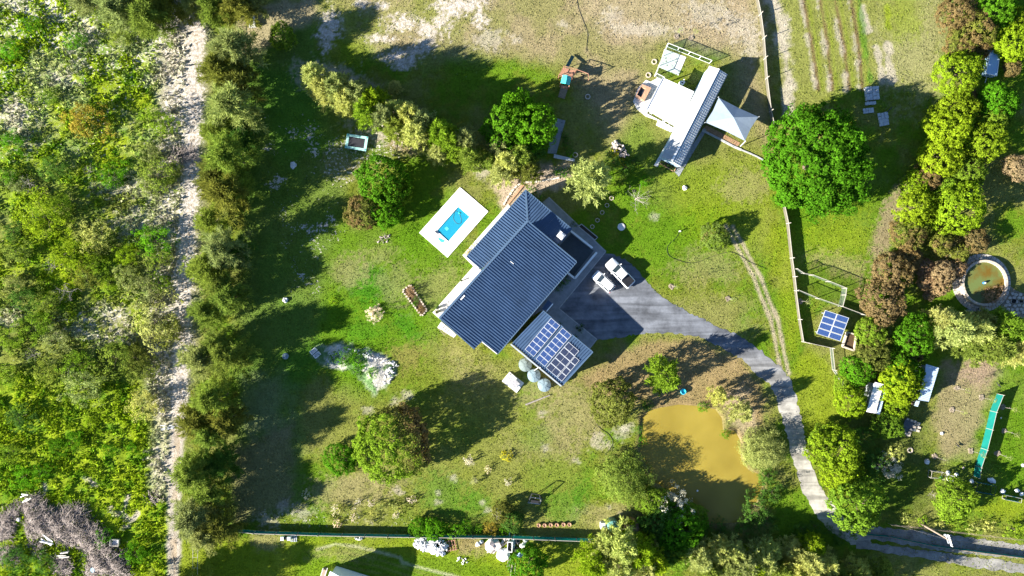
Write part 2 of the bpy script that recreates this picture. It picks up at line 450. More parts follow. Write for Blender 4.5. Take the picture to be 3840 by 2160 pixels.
for fx, fy, rx, ry in ((75, 470, 55, 80), (45, 430, 40, 60), (230, 290, 50, 30), (330, 120, 40, 40), (290, 250, 30, 26), (560, 300, 26, 22), (500, 700, 110, 40), (560, 830, 110, 50), (320, 1240, 90, 40), (430, 1180, 70, 40), (60, 10, 60, 30), (460, 1250, 40, 30), (40, 1190, 40, 26)):
    m = blob(fx, fy, rx, ry, C_SAND, 0.5, 0.9, 0, 1.7); spk = np.maximum(spk, m * 0.5)
for p in ([(415, 1905), (440, 1930), (470, 1910), (480, 1860)], [(470, 1930), (490, 1955), (515, 1925)], [(460, 1975), (480, 1970)], [(165, 1810), (170, 1850)], [(320, 1790), (360, 1815)]):
    stroke(p, 12, C_SAND, 0.9, 10, 0.8)
# the sandy track and its verge
TRACK = [(740, -200), (738, 60), (735, 150), (730, 300), (722, 500), (716, 700), (700, 900), (690, 1100), (682, 1300), (674, 1500), (662, 1700), (652, 1900), (650, 2160), (640, 2600)]
m = stroke([(x - 40, y) for x, y in TRACK[:10]], 180, np.array((0.27, 0.24, 0.17)), 0.75, 80, 1.3); spk = np.maximum(spk, m * 0.6 * (FY < 1750))
m = stroke([(x - 30, y) for x, y in ((676, 1400), (668, 1560), (658, 1700), (650, 1800))], 120, C_PALE, 0.7, 40, 1.0); spk = np.maximum(spk, m * 0.35)
m = stroke([(690, -100), (690, 60), (672, 350)], 150, np.array((0.33, 0.29, 0.23)), 0.7, 60, 1.4); spk = np.maximum(spk, m * 0.5)
stroke(TRACK, 50, np.array((0.33, 0.29, 0.245)), 0.95, 18, 0.8)
for o, w_ in ((-16, 8), (2, 5), (14, 9)):
    stroke([(x + o, y) for x, y in TRACK], w_, C_SAND, 0.55, 8, 0.35)
stroke([(x + 6, y) for x, y in TRACK], 7, C_SOIL, 0.55, 7, 0.4)
stroke([(x - 6, y) for x, y in TRACK], 5, C_SOIL, 0.4, 7, 0.6)
for r in (0, 22, 44, 66):        # ploughed arcs beside the track
    stroke([(545 + (r * .2), 1700 + r * 1.3 - 12), (590, 1695 + r * 1.3 - 14), (625, 1712 + r * 1.3), (645, 1745 + r * 1.3)], 12, C_SAND, 0.9, 8, 0.6)
# sand bed
m = area(SANDBED, C_WHITE, 0.85, 20, 0.9); spk = np.maximum(spk, m * 0.2)
paint(m * sstep(0.42 - fbm(FX, FY, 50, 131), 0.1), C_LUSH, 0.85)
d_sand = d_poly(FX, FY, SANDBED)
# pond margin
dpond = d_poly(FX, FY, POND)
paint(sstep(dpond - 14 + jit * 0.3, 26), np.array((0.17, 0.125, 0.06)), 0.8)

# heights
GZ = np.zeros(GX.shape, np.float32)
GZ += mwild * (FX < 690) * (n2 - 0.5) * 0.35
GZ += np.clip(-d_sand / 40, 0, 1) * (0.25 + 0.5 * n2)
GZ = np.where(dpond < 10, -np.clip((10 - dpond) / 60, 0, 1) * 1.6, GZ)
dp = d_poly(FX, FY, POOL)
GZ = np.where(dp < 14, -2.6, GZ)
GZ = np.where((np.abs(GX) > 92.3) | (np.abs(GY) > 55.3), np.minimum(GZ, 0), GZ)

def grid_mesh(name, X, Y, Z):
    ny, nx = X.shape
    me = bpy.data.meshes.new(name)
    me.vertices.add(nx * ny)
    co = np.stack([X, Y, Z], -1).astype(np.float32).ravel()
    me.vertices.foreach_set('co', co)
    idx = np.arange(nx * ny, dtype=np.int32).reshape(ny, nx)
    q = np.stack([idx[:-1, :-1], idx[:-1, 1:], idx[1:, 1:], idx[1:, :-1]], -1).reshape(-1)
    nf = (nx - 1) * (ny - 1)
    me.loops.add(nf * 4); me.polygons.add(nf)
    me.loops.foreach_set('vertex_index', q)
    me.polygons.foreach_set('loop_start', np.arange(0, nf * 4, 4, dtype=np.int32))
    me.polygons.foreach_set('use_smooth', np.ones(nf, bool))
    me.update(calc_edges=True)
    return me

gme = grid_mesh('ground', GX, GY, GZ)
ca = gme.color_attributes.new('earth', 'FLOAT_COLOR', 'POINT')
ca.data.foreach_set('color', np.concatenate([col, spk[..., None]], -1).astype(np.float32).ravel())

def ground_material():
    m, nt, b = node_mat('earth_and_grass')
    N, L = nt.nodes, nt.links
    at = N.new('ShaderNodeVertexColor'); at.layer_name = 'earth'
    tc = N.new('ShaderNodeTexCoord')
    def noise(sc_, det=4, rough=0.6):
        n = N.new('ShaderNodeTexNoise'); n.inputs['Scale'].default_value = sc_
        n.inputs['Detail'].default_value = det; n.inputs['Roughness'].default_value = rough
        L.new(tc.outputs['Object'], n.inputs['Vector']); return n
    def math_(op, a, b_=None, c=None):
        n = N.new('ShaderNodeMath'); n.operation = op
        for i, x in enumerate((a, b_, c)):
            if x is None: continue
            if isinstance(x, (int, float)): n.inputs[i].default_value = x
            else: L.new(x, n.inputs[i])
        return n.outputs[0]
    nf = noise(3.0, 5, 0.75); nb = noise(0.6, 4); ns = noise(2.1, 5, 0.7)
    k = math_('MULTIPLY_ADD', nf.outputs['Fac'], 1.9, 0.05)
    k2 = math_('MULTIPLY_ADD', nb.outputs['Fac'], 0.7, 0.65)
    k = math_('MULTIPLY', k, k2)
    vm = N.new('ShaderNodeVectorMath'); vm.operation = 'SCALE'
    L.new(at.outputs['Color'], vm.inputs[0]); L.new(k, vm.inputs['Scale'])
    # pale stones, shells and dead stalks where the ground carries them
    thr = math_('MULTIPLY_ADD', at.outputs['Alpha'], -0.42, 0.72)
    d = math_('SUBTRACT', ns.outputs['Fac'], thr)
    d = math_('MULTIPLY', d, 14.0)
    cl = N.new('ShaderNodeClamp'); L.new(d, cl.inputs[0])
    on = math_('MULTIPLY', at.outputs['Alpha'], 12.0)
    cl2 = N.new('ShaderNodeClamp'); L.new(on, cl2.inputs[0])
    fac = math_('MULTIPLY', cl.outputs[0], cl2.outputs[0])
    mx = N.new('ShaderNodeMix'); mx.data_type = 'RGBA'
    L.new(fac, mx.inputs['Factor']); L.new(vm.outputs[0], mx.inputs['A']); mx.inputs['B'].default_value = (0.50, 0.45, 0.40, 1)
    L.new(mx.outputs['Result'], b.inputs['Base Color'])
    b.inputs['Roughness'].default_value = 0.95; b.inputs['Specular IOR Level'].default_value = 0.05
    bp = N.new('ShaderNodeBump'); bp.inputs['Distance'].default_value = 0.2; bp.inputs['Strength'].default_value = 0.6
    n5 = noise(4.5, 6, 0.7); L.new(n5.outputs['Fac'], bp.inputs['Height']); L.new(bp.outputs['Normal'], b.inputs['Normal'])
    return m
gme.materials.append(ground_material())
ground = bpy.data.objects.new('ground', gme); COL.objects.link(ground)
tag(ground, 'grass, weeds, bare earth and white sand of the smallholding', None, None, 'structure')

def ground_colour(fx, fy):
    ix = int(np.clip(np.searchsorted(GXa, (fx - 1920) / S), 0, len(GXa) - 1)); iy = int(np.clip(np.searchsorted(GYa, (1080 - fy) / S), 0, len(GYa) - 1))
    return col[iy, ix]

# ------------------------------------------------------------------ drive, paving, water
def jag(pts, step=0.6, amp=0.12):
    """subdivide a closed outline and roughen it"""
    out = []
    for i in range(len(pts)):
        a = pts[i]; b = pts[(i + 1) % len(pts)]
        n = max(1, int(math.dist(a, b) / step))
        for k in range(n):
            t = k / n
            out.append((a[0] + (b[0] - a[0]) * t + random.uniform(-amp, amp), a[1] + (b[1] - a[1]) * t + random.uniform(-amp, amp)))
    return out

def flat_sheet(name, pts, z, m):
    bm = bmesh.new()
    vs = [bm.verts.new((x, y, z)) for x, y in pts]
    f = bm.faces.new(vs)
    if f.normal.z < 0: f.normal_flip()
    f.normal_update()
    if f.normal.z < 0: f.normal_flip()
    bmesh.ops.triangulate(bm, faces=[f])
    me = bpy.data.meshes.new(name); bm.to_mesh(me); bm.free()
    if me.polygons[0].normal.z < 0: me.flip_normals()
    me.materials.append(m)
    o = bpy.data.objects.new(name, me); COL.objects.link(o)
    return o

def drive_material():
    m, nt, b = node_mat('worn_gravel_drive')
    N, L = nt.nodes, nt.links
    tc = N.new('ShaderNodeTexCoord')
    sep = N.new('ShaderNodeSeparateXYZ'); L.new(tc.outputs['Object'], sep.inputs[0])
    n1 = N.new('ShaderNodeTexNoise'); n1.inputs['Scale'].default_value = 0.35; n1.inputs['Detail'].default_value = 7; n1.inputs['Roughness'].default_value = 0.7
    L.new(tc.outputs['Object'], n1.inputs['Vector'])
    # the tar wears to pale concrete further down the road
    mr = N.new('ShaderNodeMapRange'); mr.inputs['From Min'].default_value = -9; mr.inputs['From Max'].default_value = -21
    L.new(sep.outputs['Y'], mr.inputs['Value'])
    mx = N.new('ShaderNodeMix'); mx.data_type = 'RGBA'
    mx.inputs['A'].default_value = (0.120, 0.127, 0.143, 1); mx.inputs['B'].default_value = (0.31, 0.29, 0.25, 1)
    L.new(mr.outputs[0], mx.inputs['Factor'])
    rp = N.new('ShaderNodeMapRange'); rp.inputs['From Min'].default_value = 0.3; rp.inputs['From Max'].default_value = 0.7
    rp.inputs['To Min'].default_value = 0.5; rp.inputs['To Max'].default_value = 1.45
    L.new(n1.outputs['Fac'], rp.inputs['Value'])
    # tyre-worn streaks running the way the cars turn in
    mp = N.new('ShaderNodeMapping'); mp.inputs['Rotation'].default_value = (0, 0, math.radians(34)); mp.inputs['Scale'].default_value = (0.10, 1.1, 1)
    L.new(tc.outputs['Object'], mp.inputs['Vector'])
    n3_ = N.new('ShaderNodeTexNoise'); n3_.inputs['Scale'].default_value = 1.0; n3_.inputs['Detail'].default_value = 5; n3_.inputs['Distortion'].default_value = 0.6
    L.new(mp.outputs[0], n3_.inputs['Vector'])
    rp3 = N.new('ShaderNodeMapRange'); rp3.inputs['From Min'].default_value = 0.35; rp3.inputs['From Max'].default_value = 0.65; rp3.inputs['To Min'].default_value = 0.7; rp3.inputs['To Max'].default_value = 1.35
    L.new(n3_.outputs['Fac'], rp3.inputs['Value'])
    mm = N.new('ShaderNodeMath'); mm.operation = 'MULTIPLY'; L.new(rp.outputs[0], mm.inputs[0]); L.new(rp3.outputs[0], mm.inputs[1])
    vm = N.new('ShaderNodeVectorMath'); vm.operation = 'SCALE'
    L.new(mx.outputs['Result'], vm.inputs[0]); L.new(mm.outputs[0], vm.inputs['Scale'])
    L.new(vm.outputs[0], b.inputs['Base Color'])
    b.inputs['Roughness'].default_value = 0.9; b.inputs['Specular IOR Level'].default_value = 0.15
    n2 = N.new('ShaderNodeTexNoise'); n2.inputs['Scale'].default_value = 9; n2.inputs['Detail'].default_value = 5
    L.new(tc.outputs['Object'], n2.inputs['Vector'])
    bp = N.new('ShaderNodeBump'); bp.inputs['Distance'].default_value = 0.05; bp.inputs['Strength'].default_value = 0.5
    L.new(n2.outputs['Fac'], bp.inputs['Height']); L.new(bp.outputs['Normal'], b.inputs['Normal'])
    return m
M_DRIVE = drive_material()
up_edge = zone(1920, 720, [(700, 455), (780, 470), (900, 540), (960, 600), (1015, 670), (1070, 740), (1200, 840), (1400, 940), (1560, 1020), (1680, 1070), (1760, 1100), (1880, 1200), (1932, 1240)]) + [(2935, 1385)]
up_edge += zone(2880, 1440, [(185, 0), (215, 120), (260, 300), (290, 480), (340, 640), (400, 780), (470, 880), (560, 1000), (650, 1090), (780, 1100)])
lo_edge = zone(1920, 720, [(352, 884), (640, 1112), (720, 1110), (900, 1080), (1050, 1060), (1250, 1070), (1400, 1090), (1500, 1130), (1640, 1210), (1760, 1280), (1850, 1380)])
lo_edge += zone(2880, 1440, [(20, 10), (60, 100), (110, 280), (160, 460), (200, 600), (260, 800), (340, 960), (430, 1060), (520, 1150), (650, 1215), (780, 1240)])
road = flat_sheet('driveway', jag(WP(up_edge + lo_edge[::-1]), 0.4, 0.2), 0.024, M_DRIVE)
tag(road, 'dark gravel drive curving away into a pale concrete lane', None, None, 'structure')
M_LANE = mat('lane_gravel', (0.22, 0.21, 0.19), 0.9, 0.5, 0.5, bump=0.05, bscale=9)
lane = flat_sheet('lane', jag(WP(zone(2880, 1440, [(700, 1085), (900, 1080), (1200, 1115), (1600, 1170), (2100, 1235), (2100, 1330), (1600, 1290), (1200, 1240), (900, 1190), (700, 1160)])), amp=0.2), 0.030, M_LANE)
tag(lane, 'upper wheel strip of the gravel lane under the power pole', None, None, 'structure')
lane2 = flat_sheet('lane', jag(WP(zone(2880, 1440, [(660, 1190), (900, 1215), (1200, 1255), (1600, 1310), (2100, 1380), (2100, 1450), (1600, 1390), (1200, 1320), (900, 1275), (670, 1232)])), amp=0.2), 0.034, M_LANE)
tag(lane2, 'lower wheel strip of the gravel lane beside the hedge', None, None, 'structure')

def pond_material():
    m, nt, b = node_mat('muddy_water')
    N, L = nt.nodes, nt.links
    tc = N.new('ShaderNodeTexCoord')
    n1 = N.new('ShaderNodeTexNoise'); n1.inputs['Scale'].default_value = 0.18; n1.inputs['Detail'].default_value = 4
    L.new(tc.outputs['Object'], n1.inputs['Vector'])
    rp = N.new('ShaderNodeValToRGB')
    rp.color_ramp.elements[0].position = 0.3; rp.color_ramp.elements[1].position = 0.7
    rp.color_ramp.elements[0].color = (0.225, 0.170, 0.028, 1); rp.color_ramp.elements[1].color = (0.290, 0.225, 0.040, 1)
    L.new(n1.outputs['Fac'], rp.inputs['Fac']); L.new(rp.outputs['Color'], b.inputs['Base Color'])
    b.inputs['Roughness'].default_value = 0.12; b.inputs['IOR'].default_value = 1.33
    n2 = N.new('ShaderNodeTexNoise'); n2.inputs['Scale'].default_value = 1.2; n2.inputs['Detail'].default_value = 3
    L.new(tc.outputs['Object'], n2.inputs['Vector'])
    bp = N.new('ShaderNodeBump'); bp.inputs['Distance'].default_value = 0.01; bp.inputs['Strength'].default_value = 0.3
    L.new(n2.outputs['Fac'], bp.inputs['Height']); L.new(bp.outputs['Normal'], b.inputs['Normal'])
    # silt-laden water spreads light a little way below the surface
    b.inputs['Subsurface Weight'].default_value = 0.5
    b.inputs['Subsurface Radius'].default_value = (0.9, 0.7, 0.3)
    b.inputs['Subsurface Scale'].default_value = 0.5
    return m
pw = flat_sheet('pond_water', WP(POND, -0.3), -0.3, pond_material())
tag(pw, 'muddy ochre water of the farm pond', None, None, 'structure')

M_WHITECONC = mat('pale_concrete', (0.62, 0.60, 0.57), 0.85, 0.08, 0.8)
M_PAVE = mat('grey_paving', (0.24, 0.255, 0.265), 0.85, 0.2, 1.2, bump=0.01, bscale=14)
M_KERB = mat('kerb_concrete', (0.36, 0.36, 0.35), 0.85, 0.2, 2.0)
# paving round the house: apron, courtyard floor and kerb
PAV = [(2058, 740), (2272, 943), (2096, 1157), (2238, 1272), (2208, 1311), (2080, 1205), (2030, 1165), (1990, 1190), (2130, 1010), (2090, 900), (2130, 860), (2020, 770)]
pv = MB().prism(WP(PAV), -0.1, 0.07).build('house_paving', M_PAVE)
tag(pv, 'grey paved apron between the house, garage and drive', None, None, 'structure')
for a, b in zip(PAV[:4], PAV[1:5]):
    MB().beam(P3(*a, 0.07), P3(*b, 0.07), 0.16, 0.09).build('kerb', M_KERB, pv)
st = MB().prism(WP([(1777, 997), (1806, 1014), (1650, 1197), (1622, 1172)]), -0.1, 0.12).build('patio', M_WHITECONC)
tag(st, 'white concrete patio along the roof edge below the pool', None, None, 'structure')
st2 = MB().prism(WP([(1905, 766), (1918, 780), (1760, 966), (1800, 1006), (1780, 1004), (1734, 957)]), -0.1, 0.09).build('patio', M_WHITECONC)
tag(st2, 'narrow pale paving strip between pool lawn and house', None, None, 'structure')
# ------------------------------------------------------------------ foliage
def leaf_material(name, trans=0.3, gain=1.0):
    m = bpy.data.materials.new(name); m.use_nodes = True
    nt = m.node_tree; N, L = nt.nodes, nt.links
    for n in list(N): N.remove(n)
    out = N.new('ShaderNodeOutputMaterial')
    oi = N.new('ShaderNodeObjectInfo')
    at = N.new('ShaderNodeVertexColor'); at.layer_name = 'leaf'     # r: lightness, g: clump, b: yellowing
    sp = N.new('ShaderNodeSeparateColor'); L.new(at.outputs['Color'], sp.inputs[0])
    # clumps past the object's alpha carry the rusty new growth
    gt = N.new('ShaderNodeMath'); gt.operation = 'SUBTRACT'; L.new(sp.outputs[1], gt.inputs[0]); L.new(oi.outputs['Alpha'], gt.inputs[1])
    mu = N.new('ShaderNodeMath'); mu.operation = 'MULTIPLY'; mu.use_clamp = True; L.new(gt.outputs[0], mu.inputs[0]); mu.inputs[1].default_value = 4.5
    mx = N.new('ShaderNodeMix'); mx.data_type = 'RGBA'
    L.new(mu.outputs[0], mx.inputs['Factor']); L.new(oi.outputs['Color'], mx.inputs['A']); mx.inputs['B'].default_value = (0.105, 0.078, 0.030, 1)
    mx2 = N.new('ShaderNodeMix'); mx2.data_type = 'RGBA'; mx2.blend_type = 'MULTIPLY'
    L.new(sp.outputs[2], mx2.inputs['Factor']); L.new(mx.outputs['Result'], mx2.inputs['A']); mx2.inputs['B'].default_value = (1.15, 1.0, 0.8, 1)
    vm = N.new('ShaderNodeVectorMath'); vm.operation = 'SCALE'; L.new(mx2.outputs['Result'], vm.inputs[0])
    k = N.new('ShaderNodeMath'); k.operation = 'MULTIPLY_ADD'; L.new(sp.outputs[0], k.inputs[0]); k.inputs[1].default_value = 1.3 * gain; k.inputs[2].default_value = 0.35 * gain
    L.new(k.outputs[0], vm.inputs['Scale'])
    df = N.new('ShaderNodeBsdfDiffuse'); tr = N.new('ShaderNodeBsdfTranslucent'); ms = N.new('ShaderNodeMixShader')
    L.new(vm.outputs[0], df.inputs['Color']); L.new(vm.outputs[0], tr.inputs['Color'])
    ms.inputs[0].default_value = trans
    L.new(df.outputs[0], ms.inputs[1]); L.new(tr.outputs[0], ms.inputs[2]); L.new(ms.outputs[0], out.inputs['Surface'])
    return m
M_LEAF = leaf_material('leaves', 0.42, 1.75)
M_SPRAY = leaf_material('leaf_sprays', 0.42, 2.0)
M_NEEDLE = leaf_material('needles', 0.45, 2.0)
M_BARK = mat('bark', (0.12, 0.09, 0.065), 0.9, 0.35, 3.0)
M_DEADWOOD = mat('bleached_wood', (0.30, 0.26, 0.23), 0.9, 0.3, 3.0)
M_PALESTICK = mat('pale_stake', (0.52, 0.48, 0.42), 0.8, 0.15, 3.0)

def quads_mesh(name, C, T, B, tint, m):
    """C centres, T and B half-extent vectors (N x 3); tint N x 3"""
    n = len(C)
    V = np.empty((n, 4, 3), np.float32)
    V[:, 0] = C - T; V[:, 1] = C + B; V[:, 2] = C + T; V[:, 3] = C - B
    me = bpy.data.meshes.new(name)
    me.vertices.add(n * 4); me.vertices.foreach_set('co', V.ravel())
    me.loops.add(n * 4); me.polygons.add(n)
    me.loops.foreach_set('vertex_index', np.arange(n * 4, dtype=np.int32))
    me.polygons.foreach_set('loop_start', np.arange(0, n * 4, 4, dtype=np.int32))
    me.update(calc_edges=True)
    a = me.color_attributes.new('leaf', 'FLOAT_COLOR', 'POINT')
    t = np.ones((n, 4, 4), np.float32); t[:, :, :3] = tint[:, None, :]
    a.data.foreach_set('color', t.ravel())
    if m: me.materials.append(m)
    return me

def unit(v):
    return v / (np.linalg.norm(v, axis=-1, keepdims=True) + 1e-9)

def lumpy(d, r, amp):
    s = np.zeros(len(d))
    for i in range(5):
        k = r.normal(size=3) * (1.5 + i * 0.9); s += np.cos(d @ k + r.random() * 6.28) / (1 + 0.5 * i)
    return 1 + amp * s / 2.0

def leaves_from_clumps(name, cc, cn, rc, per, size, r, cl_attr, yellow=0.3, asp=0.6, core=0.1, m=None):
    n = len(cc)
    idx = np.repeat(np.arange(n), per)
    d = unit(r.normal(size=(len(idx), 3)) + cn[idx] * 0.9)
    C = cc[idx] + d * (rc[idx] * r.random(len(idx)) ** 0.4)[:, None]
    Nn = unit(d * 0.7 + cn[idx] * 0.4 + np.array((0, 0, 0.35)) + r.normal(size=d.shape) * 0.45)
    T = unit(np.cross(Nn, r.normal(size=d.shape))); B = np.cross(Nn, T)
    s = size * (0.6 + 0.8 * r.random(len(idx)))
    cl = r.random(n)
    tint = np.stack([np.clip(0.32 + 0.36 * cl[idx] + 0.25 * (r.random(len(idx)) - 0.5), 0, 1), cl_attr[idx], yellow * r.random(len(idx))], -1)
    return quads_mesh(name, C, T * (s * 0.5)[:, None], B * (s * 0.5 * asp)[:, None], tint, m or M_LEAF)

def dome_crown(name, R, Hc, z0, n, per, boughs, rc, size, seed, lump=0.16, low=-0.35, gradient=False, groove=0.27, m=None):
    """domed crown of radius R from z0 up to z0 + Hc, its surface swelling over the boughs and sinking between them"""
    r = np.random.default_rng(seed)
    d = unit(r.normal(size=(n * 3, 3))); d = d[d[:, 2] > low][:n]; n = len(d)
    bd = unit(r.normal(size=(boughs * 8, 3))); bd = bd[bd[:, 2] > low - .1]
    sig = 1.9 / math.sqrt(boughs); keep = []
    for i in range(len(bd)):
        if all((bd[i] @ bd[j]) < math.cos(1.1 * sig) for j in keep): keep.append(i)
        if len(keep) == boughs: break
    bd = bd[keep]; amp = 0.55 + 0.45 * r.random(len(bd))
    ang = np.arccos(np.clip(d @ bd.T, -1, 1))
    near = np.argmin(ang, 1)
    bump = np.max(np.exp(-(ang / sig) ** 2 * 1.1) * amp[None], 1)
    f = lumpy(d, r, lump) * (1 - groove + groove * 1.2 * bump)
    inner = r.random(n) < 0.12
    rad = np.where(inner, 0.6 + 0.3 * r.random(n), 0.92 + 0.12 * r.random(n)) * f
    zc = z0 + Hc * 0.42
    up_ = np.where(d[:, 2] > 0, Hc * 0.58, Hc * 0.42)
    cc = np.stack([d[:, 0] * R * rad, d[:, 1] * R * rad, zc + d[:, 2] * up_ * rad], -1)
    cn = unit(d + 0.8 * (d - bd[near]) / sig * 0.5)
    if gradient: cl = np.clip(0.5 + 0.40 * d[:, 0] + 0.1 * d[:, 1] + 0.25 * (r.random(len(bd))[near] - 0.5) + 0.1 * (r.random(n) - 0.5), 0, 1)
    else: cl = np.clip(0.75 * r.random(len(bd))[near] + 0.25 * r.random(n), 0, 1)
    return leaves_from_clumps(name, cc, cn, rc * (0.7 + 0.6 * r.random(n)), per, size, r, cl, m=m)

def blades(name, P, D, ln, wd, r, cl):
    n = len(P)
    side = unit(np.cross(D, r.normal(size=D.shape) * 0.6 + np.array((0, 0, 0.8))))
    T = D * (ln * 0.5)[:, None]; C = P + T
    tint = np.stack([np.clip(0.25 + 0.5 * r.random(n), 0, 1), cl, 0.5 * r.random(n)], -1)
    return quads_mesh(name, C, T, side * (wd * 0.5)[:, None], tint, M_NEEDLE)

def casuarina_crown(name, R, Ht, seed, nb=46, sub=9, per=22, ln=0.85, wd=0.11):
    """feathery sheoak: rising limbs clothed in drooping needle plumes"""
    r = np.random.default_rng(seed)
    Ps, Ds, Cs = [], [], []
    for b in range(nb):
        t = (b + r.random()) / nb
        z = Ht * (0.24 + 0.72 * t)
        a = b * 2.4 + r.normal() * 0.5
        L = R * (1.08 - 0.80 * t ** 1.6) * (0.65 + 0.5 * r.random())
        el = 0.15 + 0.85 * t + 0.2 * r.normal()
        dr = np.array((math.cos(a) * math.cos(el), math.sin(a) * math.cos(el), math.sin(el)))
        for s in range(sub):
            u = (0.25 + 0.75 * (s + r.random()) / sub)
            p = np.array((0, 0, z)) + dr * L * u + r.normal(size=3) * 0.22
            p[2] = min(p[2], Ht * 1.03)
            D = unit(dr * 0.7 + np.array((0, 0, 0.12)) + r.normal(size=(per, 3)) * 0.62)
            Ps.append(np.repeat(p[None], per, 0) + r.normal(size=(per, 3)) * 0.16); Ds.append(D); Cs.append(np.full(per, np.clip(0.3 * r.random() + 0.55 * (b % 7 == 0), 0, 1)))
    P = np.concatenate(Ps); D = np.concatenate(Ds)
    return blades(name, P, D, ln * (0.5 + 0.9 * r.random(len(P))), wd * (0.6 + 0.8 * r.random(len(P))), r, np.concatenate(Cs))

def pine_crown(name, R, Ht, seed, nclump=105, per=52, ln=0.62, wd=0.13):
    """open conifer built of upright bottle-brush plumes"""
    r = np.random.default_rng(seed)
    Ps, Ds, Cs = [], [], []
    for b in range(nclump):
        t = ((b + r.random()) / nclump) ** 0.9
        z = Ht * (0.16 + 0.82 * t)
        a = b * 2.399 + r.normal() * 0.4
        L = R * (1.0 - 0.86 * t) ** 0.8 * (0.45 + 0.6 * r.random())
        dr = unit(np.array((math.cos(a), math.sin(a), 0.55 + 0.8 * t)))
        base = np.array((math.cos(a) * L, math.sin(a) * L, z))
        u = r.random(per)
        P = base + dr * (u * 0.95)[:, None] + r.normal(size=(per, 3)) * 0.10
        D = unit(dr * 0.75 + r.normal(size=(per, 3)) * 0.65)
        Ps.append(P); Ds.append(D); Cs.append(np.full(per, 0.5 * r.random()))
    P = np.concatenate(Ps); D = np.concatenate(Ds)
    return blades(name, P, D, ln * (0.5 + 0.8 * r.random(len(P))), wd * (0.6 + 0.8 * r.random(len(P))), r, np.concatenate(Cs))

def scrub_crown(name, R, Ht, seed, n=90, per=30, size=0.20):
    """loose bush: leaf sprays at the ends of many rising twigs, gaps between"""
    r = np.random.default_rng(seed)
    d = unit(r.normal(size=(n, 3)) * np.array((1, 1, 0.7)) + np.array((0, 0, 0.45)))
    f = lumpy(d, r, 0.45 if R < 4 else 0.2) * (0.45 + 0.6 * r.random(n))
    cc = np.stack([d[:, 0] * R * f, d[:, 1] * R * f, 0.25 * Ht + np.clip(d[:, 2], -0.2, 1) * Ht * 0.72 * f], -1)
    return leaves_from_clumps(name, cc, d, R * 0.17 * (0.6 + 0.9 * r.random(n)), per, size, r, r.random(n), 0.6, 0.5, m=M_SPRAY)

def limbs(name, Ht, R, seed, n=6, r0=0.18, m=None, twigs=False, lo=0.3):
    """tapered trunk with rising limbs"""
    rr = random.Random(seed); mb = MB()
    p = Vector((0, 0, -0.05)); prev = r0
    pts = [p]
    for i in range(4):
        q = Vector((rr.uniform(-.08, .08) * Ht * 0.25, rr.uniform(-.08, .08) * Ht * 0.25, Ht * 0.8 * (i + 1) / 4))
        mb.tube(p, q, prev, prev * 0.72, 6); prev *= 0.72; p = q; pts.append(q)
    for k in range(n):
        t = lo + (0.95 - lo) * k / max(1, n - 1)
        z = Ht * 0.8 * t
        a = k * 2.4 + rr.uniform(-.4, .4)
        L = R * (0.9 - 0.45 * t) * rr.uniform(0.7, 1.1)
        b = Vector((0, 0, z)); e = b + Vector((math.cos(a) * L, math.sin(a) * L, L * rr.uniform(0.35, 0.8)))
        rb = r0 * (0.62 - 0.4 * t)
        mid = b.lerp(e, 0.5) + Vector((0, 0, L * 0.06))
        mb.tube(b, mid, rb, rb * 0.7, 5); mb.tube(mid, e, rb * 0.7, rb * 0.3, 5)
        if twigs:
            for j in range(5):
                s = b.lerp(e, rr.uniform(0.3, 1.0)); dv = Vector((rr.uniform(-1, 1), rr.uniform(-1, 1), rr.uniform(0.0, 1))) * L * 0.45
                mb.tube(s, s + dv, rb * 0.4, rb * 0.12, 4)
                for q in range(2):
                    dv2 = dv * 0.6 + Vector((rr.uniform(-1, 1), rr.uniform(-1, 1), rr.uniform(-.3, .6))) * L * 0.25
                    mb.tube(s + dv * rr.uniform(.4, .9), s + dv + dv2 * .5, rb * 0.2, rb * 0.08, 3)
    me = bpy.data.meshes.new(name); me.from_pydata(mb.v, [], mb.f); me.update()
    me.materials.append(m or M_BARK)
    return me

# prototypes: kind -> (list of (crown mesh, trunk mesh), radius, height)
KIND = {}
KIND['mound'] = ([(dome_crown('mound_crown', 3.6, 4.4, 0.4, 360, 21, 24, 0.42, 0.28, 100 + i, 0.20), limbs('mound_trunk', 4.0, 3.0, 5 + i, 7, 0.16)) for i in range(4)], 3.4, 5.1)
KIND['dome'] = ([(dome_crown('dome_crown', 6.2, 6.6, 0.2, 760, 22, 46, 0.55, 0.31, 120 + i, 0.10, gradient=True), limbs('dome_trunk', 5.5, 5.2, 15 + i, 9, 0.26)) for i in range(2)], 6.0, 6.8)
KIND['fig'] = ([(dome_crown('fig_crown', 10.2, 9.2, 1.0, 1500, 26, 90, 0.72, 0.42, 140, 0.20, groove=0.34), limbs('fig_trunk', 9.0, 8.5, 25, 12, 0.5))], 9.8, 10.8)
KIND['sheoak'] = ([(casuarina_crown('sheoak_crown', 4.6, 8.6, 160 + i), limbs('sheoak_trunk', 8.6, 3.4, 35 + i, 12, 0.17)) for i in range(4)], 4.6, 8.6)
KIND['pine'] = ([(pine_crown('pine_crown', 2.9, 7.2, 180 + i), limbs('pine_trunk', 7.0, 2.2, 45 + i, 10, 0.14)) for i in range(4)], 2.9, 7.2)
KIND['scrub'] = ([(scrub_crown('scrub_crown', 2.7, 2.9, 200 + i), limbs('scrub_stems', 2.6, 2.2, 55 + i, 7, 0.07, lo=0.08)) for i in range(5)], 2.7, 2.9)
KIND['shrub'] = ([(scrub_crown('shrub_crown', 1.0, 1.1, 220 + i, 34, 18, 0.15), limbs('shrub_stems', 0.9, 0.8, 65 + i, 5, 0.03, lo=0.08)) for i in range(3)], 1.0, 1.1)
